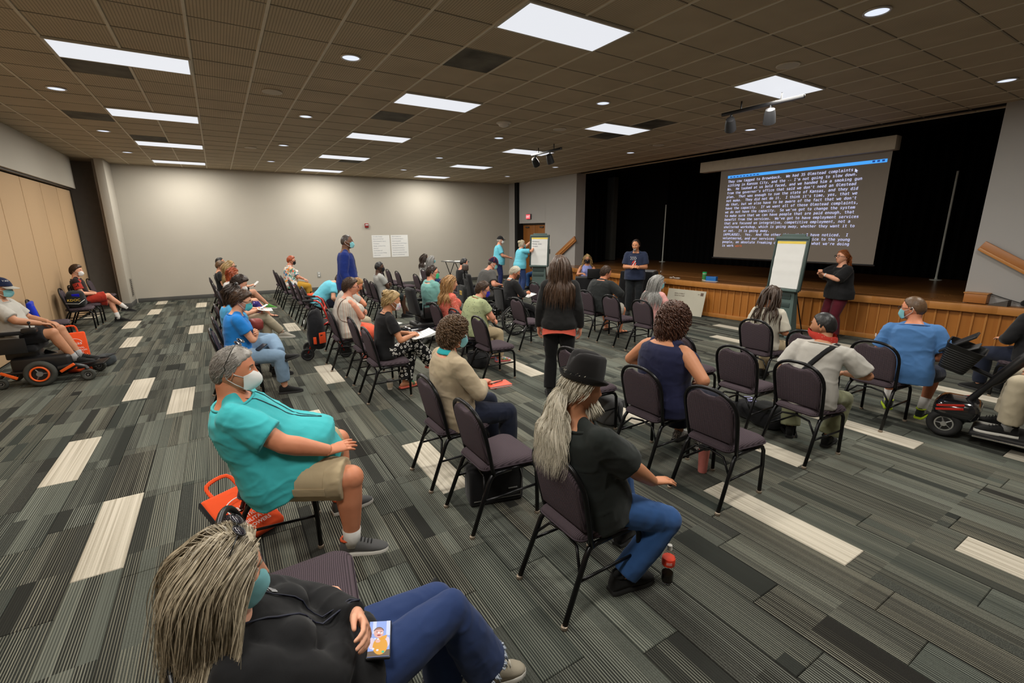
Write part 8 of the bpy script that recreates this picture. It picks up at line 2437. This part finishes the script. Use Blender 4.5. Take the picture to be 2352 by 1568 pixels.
t = thing('smartphone', 'silver phone held over the papers by the person in coral polo', 'phone', at_person('coral', q.wr['R'] + [.09, .03, .05]), .3)
mesh_obj('case', *g_box((0, 0, 0), (.14, .07, .009), roty(D(-25)), bev=.003), mat('phone_silver', (.4, .42, .45), .3, .4), t)
mesh_obj('screen', *g_box((0, 0, .0055), (.125, .062, .001), roty(D(-25))), mat('phone_glass', (.03, .04, .06), .08), t, angle=0)
q = R_['blonde']
t = paper(at_person('blonde', q.wr['R'] + [.10, .04, .02]), 10, 'white booklet with purple print held by the blonde person', (.20, .17), (-35, 0), 'booklet', 5, 'booklet')
q = R_['clip']; c = (q.wr['L'] + q.wr['R']) / 2
for k in range(3):
 paper(at_person('clip', c + [.15, -.02, -.03 + .007 * k]), -8 + 5 * k, ('lowest', 'middle', 'topmost')[k] + ' of the sheets on the lap of the person with patterned mask', (.30, .22), (-6 - 3 * k, 4), lines=(0, 0, 7)[k], group='sheets on the writer\'s lap')
t = thing('pen', 'grey pen in the hand of the person with patterned mask', 'pen', at_person('clip', q.wr['R'] + [.10, .03, .03]), .4)
MB().tube([(-.07, 0, .03), (.06, 0, -.02)], .0045, 8).obj('barrel', mat('pen_grey', (.35, .37, .4), .3), t)
MB().tube([(.06, 0, -.02), (.075, 0, -.026)], [.004, .001], 8).obj('tip', CHROME, t)
t = thing('wheelchair_bag_note', 'pale tablet paper held by the grey-haired person in the spoked wheelchair', 'paper', at_person('wheel24', [.44, .02, .72]), D(-8))
mesh_obj('sheet', *g_box((0, 0, 0), (.20, .26, .006), roty(D(-18))), WHITE_PAPER, t, angle=0)
mesh_obj('clip_edge', *g_box((.10, 0, .034), (.02, .1, .012), roty(D(-18))), BLACK_PLASTIC, t, angle=0)
nb = thing('notebook', 'orange-red notebook on the lap of the person in tan cardigan', 'notebook', at_person('tan34', [.42, -.06, .715]), D(-6))
mesh_obj('pages', *g_box((0, 0, .006), (.20, .135, .010), bev=.001, seg=1), WHITE_PAPER, nb, angle=0)
mesh_obj('cover', *g_box((0, 0, .0135), (.205, .14, .004), bev=.0015, seg=1), mat('notebook_orange', (.85, .10, .05), .5), nb)
mesh_obj('back_cover', *g_box((0, 0, -.0005), (.205, .14, .003), bev=.001, seg=1), mat('notebook_orange', (.85, .10, .05), .5), nb)
t = thing('pen', 'black pen lying across the orange-red notebook', 'pen', at_person('tan34', [.42, -.05, .738]), D(10))
MB().tube([(-.07, 0, 0), (.065, .01, 0)], .005, 8).obj('barrel', BLACK_PLASTIC, t)
MB().box((.02, .004, .005), (.05, .003, .003)).obj('clip', CHROME, t, angle=0)
q = R_['mic']
t = thing('hand_microphone', 'black hand-held microphone with silver grille at the bowing person\'s mouth', 'microphone', at_person('mic', q.wr['R'] + [.06, .03, .05]), .2)
MB().tube([(.03, 0, -.10), (.0, 0, .05), (-.012, 0, .08)], [.012, .016, .022], 12).obj('handle', BLACK_PLASTIC, t, angle=60)
MB().ell((-.022, 0, .105), .027).obj('grille', mat('mic_silver', (.55, .53, .5), .35, .7, bump=.5, bscale=900), t, angle=180)
R0 = R_['front']
PH = thing('smartphone', 'phone with a lit photo of a smiling child in mustard vest on denim lap', 'phone', (0, 0, 0))
# --- worn and held things that follow a figure
def fedora(p):
 m = C('felt_black', (.016, .015, .015), fold=.05)
 T = lambda V: on_head(p, V @ roty(D(7)).T + [0, 0, .052])
 th = np.arange(40) * 2 * PI / 40
 rows = []
 for r_, z in ((1.0, .0), (1.0, .02), (.99, .06), (.96, .102), (.92, .128), (.82, .142), (.62, .146), (.40, .142), (.18, .136), (.03, .134)):
  x = np.cos(th) * .104 * r_; y = np.sin(th) * .086 * r_
  zz = np.full(40, z)
  if r_ < .97:
   zz = zz - .030 * np.exp(-(y / .026) ** 2) * (1 - .35 * (x / .1)) * (z > .1)
   pinch = (x > .02) * (z > .05); y = y * (1 - .22 * pinch * np.clip(x / .1, 0, 1))
  rows.append(np.stack([x, y, zz], 1))
 V, F = g_loft(rows)
 o = mesh_obj('fedora', T(V), F, m, p.root, angle=60)
 rows = []
 for r_, dz in ((1.0, .004), (1.08, .003), (1.18, .008), (1.27, .020), (1.28, .017), (1.18, .004), (1.08, -.001), (1.0, -.001)):
  x = np.cos(th) * (.104 * r_ + .004); y = np.sin(th) * (.086 * r_ + .004 * (r_ > 1))
  z = dz + np.where(r_ > 1.1, .030 * np.abs(np.sin(th)) ** 2 * (r_ - 1) / .5 + .010 * np.clip(-np.cos(th), 0, 1) * (r_ - 1) / .5 - .02 * np.clip(np.cos(th), 0, 1) * (r_ - 1) / .5, 0)
  rows.append(np.stack([x, y, z], 1))
 rows.append(rows[0])
 V, F = g_loft(rows, cap=False)
 mesh_obj('brim', T(V), [f[::-1] for f in F], m, o, angle=60)
 rows = [np.stack([np.cos(th) * (.1045 * k), np.sin(th) * (.0865 * k), np.full(40, z)], 1) for k, z in ((1.0, .004), (1.015, .006), (1.012, .034), (.995, .036))]
 V, F = g_loft(rows, cap=False)
 mesh_obj('hat_band', T(V), F, C('hat_band_black', (.006, .006, .006), fold=.0), o, angle=60)
fedora(R_['hat35'])
MB().ring(on_head(R_['hat35'], [[-.108, 0, .0]])[0], .022, .006, rot=rotz(PI / 2), seg=16, tseg=6).obj('hair_tie', BLACK_CLOTH, R_['hat35'].root, angle=180)
def bandana(p):
 rows = []
 for t_, (rx, ry, z, x0) in enumerate(((.122, .086, -.012, .0), (.128, .092, -.04, .0), (.118, .090, -.075, -.004), (.100, .086, -.105, -.012), (.085, .082, -.135, -.02), (.082, .080, -.150, -.02))):
  th = np.linspace(-PI, PI, 36, endpoint=False)
  zz = z - .012 - .075 * (1 - np.cos(th)) * .5 * (t_ < 3) + .006 * np.sin(th * 5 + t_ * 1.7)
  rows.append(np.stack([x0 + rx * np.cos(th) * np.where(np.cos(th) < 0, .80, 1) - .012 * (np.cos(th) < 0), ry * np.sin(th), zz], 1))
 V, F = g_loft(rows, cap=False)
 inner = V * [.96, .96, 1]
 n = len(V); A = np.concatenate([V, inner]); F2 = [tuple(n + i for i in f[::-1]) for f in F]
 mesh_obj('bandana', on_head(p, A), [f[::-1] for f in F] + [f[::-1] for f in F2], pattern_cloth('bandana_print', [(0, (.55, .35, .3)), (.09, (.55, .35, .3)), (.14, (.50, .045, .03))], 'dots', 55), p.root, angle=70)
bandana(R_['band37'])
p = R_['band37']; f, l, u = p.frame(.3)
strap(p, [p.at(.47) + l * -.10 + f * .05, p.at(.48) + l * -.09 - f * .02, p.at(.44) + l * -.05 - f * .14, p.at(.33) + l * .02 - f * .16, p.at(.2) + l * .10 - f * .16, p.at(.08) + l * .17 - f * .12], BLACK_CLOTH, 'bag_strap', .022)
p = R_['stripe']; f, l, u = p.frame(.3)
LEA = mat('leather_brown', (.16, .055, .025), .5)
strap(p, [p.at(.47) + l * -.10 - f * .02, p.at(.40) + l * -.10 - f * .14, p.at(.28) + l * -.06 - f * .18, p.at(.18) + l * -.12 - f * .16, p.at(.14) + l * -.22 - f * .05], LEA, 'bag_strap', .010)
p = R_['strap']; f, l, u = p.frame(.3)
strap(p, [p.at(.46) + l * .10 - f * .0, p.at(.44) + l * .08 + f * .1, p.at(.33) + l * .02 + f * .2, p.at(.2) + l * -.08 + f * .2, p.at(.1) + l * -.15 + f * .15], LEA, 'bag_strap', .014)
w = at_person('strap', p.wr['R'] + [.05, -.02, -.01])
t = thing('handbag', 'small brown leather bag on the lap of the person in blue shirt', 'handbag', w, .2)
mesh_obj('bag_body', *soft((.14, .24, .16), 41, .008, power=4), mat('leather_red', (.20, .03, .025), .5), t, angle=180)
mesh_obj('flap', *g_box((.04, 0, .10), (.07, .20, .05), bev=.02), LEA, t)
for k in ('turq', 'speaker', 'cap25', 'navyman', 'clip', 'front'):
 lanyard(R_[k], badge=k in ('turq', 'navyman'))
p = R_['speaker']
q = lambda x0, y0, x1, y1, sk=.0: [(x0 + sk * y0, y0), (x1 + sk * y0, y0), (x1 + sk * y1, y1), (x0 + sk * y1, y1)]
st = [q(-.115 + .036 * i + .012 * (j % 2), .075 + .028 * j, -.115 + .036 * i + .012 * (j % 2) + .014, .075 + .028 * j + .014) for i in range(4) for j in range(3)]
print_patch(p, 'star_print', st, mat('print_white', (.72, .70, .68), .7), t0=.27)
print_patch(p, 'red_print', [[(-.13, -.08), (-.085, -.08), (-.005, .06), (-.045, .06)], [(-.06, -.09), (-.03, -.09), (.02, .0), (.0, .03)]], mat('print_red', (.60, .04, .03), .7), t0=.27)
print_patch(p, 'white_print', [[(-.085, -.085), (-.066, -.085), (.012, .05), (-.004, .06)], [(-.03, -.095), (-.012, -.095), (.03, .02), (.02, .0)]], mat('print_white', (.72, .70, .68), .7), t0=.27)
p = R_['front']
print_patch(p, 'hoodie_print', [q(.0 + .012 * i, .0 + .02 * j, .009 + .012 * i, .012 + .02 * j, .4) for i in range(4) for j in range(3)], mat('print_grey', (.45, .45, .45), .7), t0=.40, y0=.07)
p = R_['blackmask']
print_patch(p, 'chest_print', [q(-.08 + .05 * i, -.05 + .05 * j, -.045 + .05 * i, -.02 + .05 * j, .2) for i in range(3) for j in range(3)], mat('print_orange', (.60, .25, .06), .7), t0=.30)
p = R_['blonde']
print_patch(p, 'chest_print', [q(-.09 + .06 * i, -.06 + .06 * j, -.05 + .06 * i, -.02 + .06 * j, .3) for i in range(3) for j in range(3)], mat('print_lilac', (.50, .42, .55), .7), t0=.30)
p = R_['red42']
print_patch(p, 'red_yoke', [[(.20, .10), (.02, .15), (.02, .19), (.20, .17)], [(-.02, .15), (-.20, .10), (-.20, .17), (-.02, .19)]], C('red_mesh', (.40, .035, .02)), t0=.30)
for sd in 'LR':
 S_, E_ = p.sh[sd], p.el[sd]
 mesh_obj('red_sleeve', *g_tube([S_ * .8 + E_ * .2, S_ * .35 + E_ * .65], [.074, .079], 14, cap=True), C('red_mesh', (.40, .035, .02)), p.root, angle=60)
def collar(p, m, r=.075, t0=.495, name='collar', hgt=.018):
 f, l, u = p.frame(t0); c = p.at(t0); pts = []
 for a in np.linspace(0, 2 * PI, 19):
  pts.append(c + f * (math.cos(a) * r * .82 - .012) + l * (math.sin(a) * r) + u * (.010 - .030 * max(0, math.cos(a))))
 mesh_obj(name, *g_tube(pts, [(.006, hgt)] * len(pts), 8, ref=u), m, p.root, angle=180)
collar(R_['tan34'], C('teal_collar', (.03, .40, .44)), .080, .505, 'teal_collar', .024)
collar(R_['wheel24'], C('white_collar', (.6, .58, .55)), .070, .505, 'white_collar', .022)
for k, r_ in (('coral', .078), ('teal', .098), ('green', .092), ('navyman', .082), ('blk28', .090), ('floral', .09)):
 collar(R_[k], R_[k].top['m'], r_, .495, 'collar', .020)
for k in ('turq', 'blue', 'blackmask', 'speaker', 'blue38', 'band37', 'hat35', 'cap43', 'red42', 'cap25', 'writer', 'dread36', 'clip'):
 p = R_[k]; f, l, u = p.frame(.478); w_, df, db = p.tdims(.478)
 pts = []
 for a in np.linspace(0, 2 * PI, 25):
  dep = df if math.cos(a) > 0 else db
  pts.append(p.at(.482) + f * (math.cos(a) * (dep + .010)) + l * (math.sin(a) * (w_ + .008)) + u * 0)
 mesh_obj('neck_band', *g_tube(pts, .0075, 6), p.top['m'], p.root, angle=180)
p = R_['cap25']; cap_hat(p, BLACK_CLOTH, BLACK_CLOTH)
o = mesh_obj('cap_emblem', *g_ell(on_head(p, [[.112, 0, .085]])[0], np.array([.006, .022, .018]), p.Rh, 10, 6), mat('emblem_white', (.6, .6, .6), .6), p.root, angle=180)
p = R_['cap23']; o = cap_hat(p, C('cap_navy', (.018, .012, .035)), C('cap_navy', (.018, .012, .035)))
for a in (0, 60, 120, 180, 240, 300):
 pts = []
 for e in np.linspace(16, 88, 9):
  d = np.array([math.cos(D(e)) * math.cos(D(a + 30)), math.cos(D(e)) * math.sin(D(a + 30)), math.sin(D(e))])
  qv = d * np.array([.106, .087, .128]) + d * .013; qv[2] += .004; pts.append(qv)
 mesh_obj('red_seam', *g_tube(on_head(p, pts), .0035, 5), mat('seam_red', (.5, .03, .04), .6), o, angle=180)
p = R_['cap43']; o = cap_hat(p, C('cap_navy2', (.010, .016, .045)), C('cap_grey_brim', (.35, .34, .30)))
for i, ch in enumerate('DAV'):
 a = D(-14 - 17 * i); e = D(40)
 d = np.array([math.cos(e) * math.cos(a), math.cos(e) * math.sin(a), math.sin(e)]); qv = d * np.array([.106, .087, .128]) + d * .015; qv[2] += .004
 tcu = text_obj('cap_lettering', ch, .030, mat('emblem_white', (.6, .6, .6), .6), o, (0, 0, 0), (0, 0, 0), font=None, align='CENTER')
 nrm = unit(p.Rh @ (d / np.array([.106, .087, .128]))); upd = unit(np.array([0, 0, 1.0]) - nrm * nrm[2]); sx = np.cross(upd, nrm)
 w = on_head(p, [qv])[0]
 tcu.matrix_local = Matrix(((sx[0], upd[0], nrm[0], w[0]), (sx[1], upd[1], nrm[1], w[1]), (sx[2], upd[2], nrm[2], w[2]), (0, 0, 0, 1)))
add_glasses(R_['front'], (.02, .018, .02), True)
add_glasses(R_['turq'], (.012, .012, .012), True)
add_glasses(R_['strap'], (.012, .012, .012), True)
p = R_['clip']
mb = MB()
for s in (-1, 1): mb.tube(on_head(p, [(-.10, s * .012, .045), (-.135, s * .022, .06), (-.14, s * .02, .09), (-.115, s * .01, .11)]), [(.009, .004)] * 4, 8)
mb.obj('hair_clip', mat('clip_black', (.015, .015, .02), .1, 0, .6), p.root, angle=180)
p = R_['speaker']
x = unit(p.el['L'] - p.wr['L'])
mesh_obj('wristwatch', *g_tube([p.wr['L'] + x * .03, p.wr['L'] + x * .055], .036, 16), BLACK_PLASTIC, p.root)
p = R_['sign39']
x = unit(p.el['L'] - p.wr['L'])
mesh_obj('bracelet', *g_tube([p.wr['L'] + x * .02, p.wr['L'] + x * .035], .033, 16), WHITE_PAPER, p.root)
p = R_['stand27']
rows = [p.ring(t_, *p.tdims(max(t_, -.02)), .022 + .010 * k) for k, t_ in ((0, -.02), (1, -.08), (1.5, -.165))]
for r_ in rows[2:]: r_[:, 2] += .03 * np.cos(np.arange(28) * 2 * PI / 28 * 2)
V, F = g_loft(rows); mesh_obj('coral_shirt_tail', V, F, C('coral_sheer', (.75, .13, .085)), p.root, angle=70)
p = R_['blue38']
S_, E_ = p.sh['L'], p.el['L']
o = text_obj('sleeve_lettering', 'KU', .05, mat('print_white', (.72, .70, .68), .7), p.root, (0, 0, 0), (0, 0, 0), font=None, align='CENTER')
c = S_ * .62 + E_ * .38 + np.array([-.02, .086, 0]); nrm = unit([-.25, 1, .1]); upd = unit(np.array([0, 0, 1.0]) - nrm * nrm[2]); sx = np.cross(upd, nrm)
o.matrix_local = Matrix(((sx[0], upd[0], nrm[0], c[0]), (sx[1], upd[1], nrm[1], c[1]), (sx[2], upd[2], nrm[2], c[2]), (0, 0, 0, 1)))
def pocket(p, sd, m, u0=.55):
 bv = bvh_of(p, 'bot'); hip, K = p.hip[sd], p.kn[sd]; k = 1 if sd == 'L' else -1
 ax = unit(K - hip); out = unit(np.array([0, k * 1.0, .25]) - ax * (np.array([0, k * 1.0, .25]) @ ax)); up = np.cross(ax, out) * k * -1
 c0 = hip * (1 - u0) + K * u0
 for nm, a0, a1, b0, b1, off in (('cargo_pocket', -.075, .085, -.085, .045, .006), ('pocket_flap', -.085, .095, .03, .075, .011)):
  V = []; nu_, nv_ = 8, 6
  for i in range(nu_):
   for j in range(nv_):
    o = c0 + ax * (a0 + (a1 - a0) * i / (nu_ - 1)) + up * (b0 + (b1 - b0) * j / (nv_ - 1)) + out * .4
    h = bv.ray_cast(Vector(o), Vector(-out)); q_ = np.array(h[0]) if h[0] is not None else o - out * .3
    V.append(q_)
  V = np.array(V); A = np.concatenate([V + out * off, V - out * .004]); n_ = nu_ * nv_; F = []
  for i in range(nu_ - 1):
   for j in range(nv_ - 1):
    a = i * nv_ + j; F += [(a, a + nv_, a + nv_ + 1, a + 1), (n_ + a, n_ + a + 1, n_ + a + nv_ + 1, n_ + a + nv_)]
  bd = [i * nv_ for i in range(nu_)] + [(nu_ - 1) * nv_ + j for j in range(1, nv_)] + [i * nv_ + nv_ - 1 for i in range(nu_ - 2, -1, -1)] + [j for j in range(nv_ - 2, 0, -1)]
  for a, b in zip(bd, bd[1:] + bd[:1]): F.append((a, b, n_ + b, n_ + a))
  if k > 0: F = [f_[::-1] for f_ in F]
  o = mesh_obj(nm, A, F, m, p.root, angle=60)
 MB().ell(c0 + ax * .07 + up * .045 + out * (p.lg * .09), (.011, .011, .011)).obj('pocket_button', mat('button_khaki', (.40, .32, .2), .4), o, angle=180)
pocket(R_['turq'], 'R', KHAKI)
p = R_['front']
for sd in 'LR':
 K, An = p.kn[sd], p.an[sd]; e_ = K * .1 + An * .9; ax = unit(An - K)
 s1 = unit(np.cross(ax, [0, 0, 1.0])); s2 = np.cross(ax, s1); rs = np.random.RandomState(3)
 mb = MB()
 for k in range(70):
  a = rs.rand() * 2 * PI; c = e_ + (s1 * math.cos(a) + s2 * math.sin(a)) * (.046 * p.s + .055 - .006)
  mb.tube([c - ax * .012, c + (s1 * math.cos(a) + s2 * math.sin(a)) * .006 + rs.randn(3) * .003, c + ax * .016 + rs.randn(3) * .006], .0035, 5)
 mb.obj('frayed_hem', C('fray_white', (.42, .47, .55)), p.root, angle=180)
hipR, KR = p.hip['R'], p.kn['R']
ax = unit(KR - hipR); bv = bvh_of(p, 'bot')
c = hipR * .72 + KR * .28
h = bv.ray_cast(Vector(c + np.array([0, 0, .5])), Vector((0, 0, -1)))
h2 = bvh_of(p, 'top').ray_cast(Vector(c + np.array([0, 0, .5])), Vector((0, 0, -1)))
if h2[0] is not None and h2[0].z > h[0].z: h = h2
c = np.array(h[0]) + [0, 0, .010]
PH.location = at_person('front', c); 
zz = unit(np.array(h[1]) * .5 + np.array([0, 0, 1.0])); xx = unit(np.array([.35, 1.0, 0]) - zz * (np.array([.35, 1.0, 0]) @ zz)); yy = np.cross(zz, xx)
PH.rotation_euler = Matrix(((xx[0], yy[0], zz[0]), (xx[1], yy[1], zz[1]), (xx[2], yy[2], zz[2]))).to_euler()
mesh_obj('case', *g_box((0, 0, 0), (.162, .078, .010), bev=.004), BLACK_PLASTIC, PH)
E_ = lambda n, c, s=.75: emit_mat('screen_' + n, c, s)
scr = mesh_obj('screen', *g_box((0, 0, .0058), (.152, .070, .0012), bev=.0004, seg=1), E_('sky', (.35, .48, .95)), PH)
def disc(cx, cy, rx, ry, z, n=20): return g_prism([(cx + rx * math.cos(2 * PI * k / n), cy + ry * math.sin(2 * PI * k / n)) for k in range(n)], z, z + .0003)
def shape(nm, c, geos):
 mb = MB()
 for g_ in geos: mb.add(g_)
 mb.obj(nm, E_(nm, c), scr, angle=0)
shape('pale_wall', (.75, .80, 1.0), [g_prism([(.01, -.035), (.076, -.035), (.076, -.022), (.01, -.022)], .0065, .0067), g_prism([(.02, .012), (.075, .012), (.075, .024), (.02, .024)], .0065, .0067)])
shape('brown_floor', (.16, .11, .07), [g_prism([(-.076, -.035), (-.05, -.035), (-.055, .035), (-.076, .035)], .0066, .0068)])
shape('white_sleeves', (.85, .72, .85), [disc(-.018, -.026, .022, .009, .0067), disc(-.022, .024, .024, .010, .0067)])
shape('mustard_vest', (.90, .42, .05), [disc(-.034, -.004, .036, .024, .0068), g_prism([(-.005, -.022), (.012, -.026), (.006, -.006), (-.01, -.004)], .0069, .0071)])
shape('child_face', (.90, .50, .42), [disc(.022, .003, .022, .016, .0071)])
shape('child_hair', (.20, .10, .07), [g_prism([(.022 + .026 * math.cos(a), .003 + .0185 * math.sin(a)) for a in np.linspace(-1.25, 1.25, 14)] + [(.034, .011), (.036, .0), (.033, -.009)], .0072, .0074)])
shape('child_smile', (.45, .06, .08), [disc(.011, .002, .003, .0065, .0075)])
shape('child_eyes', (.10, .06, .06), [disc(.025, -.005, .0015, .0022, .0075), disc(.026, .009, .0015, .0022, .0075)])
shape('child_hands', (.92, .55, .48), [disc(-.014, .004, .007, .008, .0074)])
shape('app_icons', (.95, .92, .95), [disc(.020, -.007, .0035, .0035, .0077), disc(.022, .003, .0035, .0035, .0077), disc(-.006, .004, .0035, .0035, .0077), disc(-.004, .014, .0035, .0035, .0077), disc(-.052, .004, .004, .004, .0077), disc(-.046, .018, .004, .004, .0077)])
shape('green_icon', (.05, .60, .35), [disc(-.060, -.014, .0045, .0045, .0077)])
t = thing('folded_umbrella', 'folded black umbrella with grey strap under the empty seat beside denim legs', 'umbrella', (.50, 1.74, .36), D(8))
MB().tube([(-.20, 0, 0), (.0, 0, .0), (.10, .005, .002), (.14, .005, .004)], [.030, .036, .034, .030], 12).obj('canopy_roll', BLACK_CLOTH, t, angle=60)
MB().ring((.085, .004, .002), .036, .004, rot=rotz(PI / 2), seg=18, tseg=6).obj('grey_strap', mat('strap_grey2', (.25, .26, .26), .5), t, angle=180)
MB().tube([(.14, .005, .004), (.185, .006, .02)], [.030, .036], 12).obj('frill', C('bag_black2', (.018, .019, .019)), t, angle=60)
p = R_['blue']
c = p.hip['R'] * .45 + p.kn['R'] * .55 + np.array([0, 0, .115])
t = thing('smartphone', 'dark phone resting on the light jeans of the person in bright blue', 'phone', at_person('blue', c), D(40))
mesh_obj('case', *g_box((0, 0, 0), (.15, .075, .010), roty(D(-20)), bev=.004), BLACK_PLASTIC, t)
mesh_obj('screen', *g_box((0, 0, .006), (.138, .066, .001), roty(D(-20))), mat('phone_glass', (.03, .04, .06), .08), t, angle=0)
p = R_['writer']
t = thing('marker_pen', 'black marker in the hand of the person writing on the easel', 'pen', at_person('writer', p.wr['R'] + [.07, .03, .07]), 0)
MB().tube([(-.03, -.01, -.05), (.03, .02, .05)], .008, 8).obj('barrel', BLACK_PLASTIC, t)
MB().tube([(.03, .02, .05), (.036, .023, .062)], [.006, .003], 8).obj('tip', RUBBER, t)
p = R_['scoot40']
paper(at_person('scoot40', [.36, -.12, .70]), 150, 'white printed sheets on the knee of the person riding the scooter', (.22, .30), (0, -8), lines=5)
fo = [o for o in bpy.data.objects if o.type == 'FONT']
dg = bpy.context.evaluated_depsgraph_get()
mm = [bpy.data.meshes.new_from_object(o.evaluated_get(dg)) for o in fo]
for o, me in zip(fo, mm):
 n = o.name.split('.')[0]; par = o.parent; M_ = o.matrix_basis.copy()
 cu = o.data; o.name = 'old'
 q = link(n, me, par); q.matrix_basis = M_; q['kind'] = 'stuff'
 bpy.data.objects.remove(o)
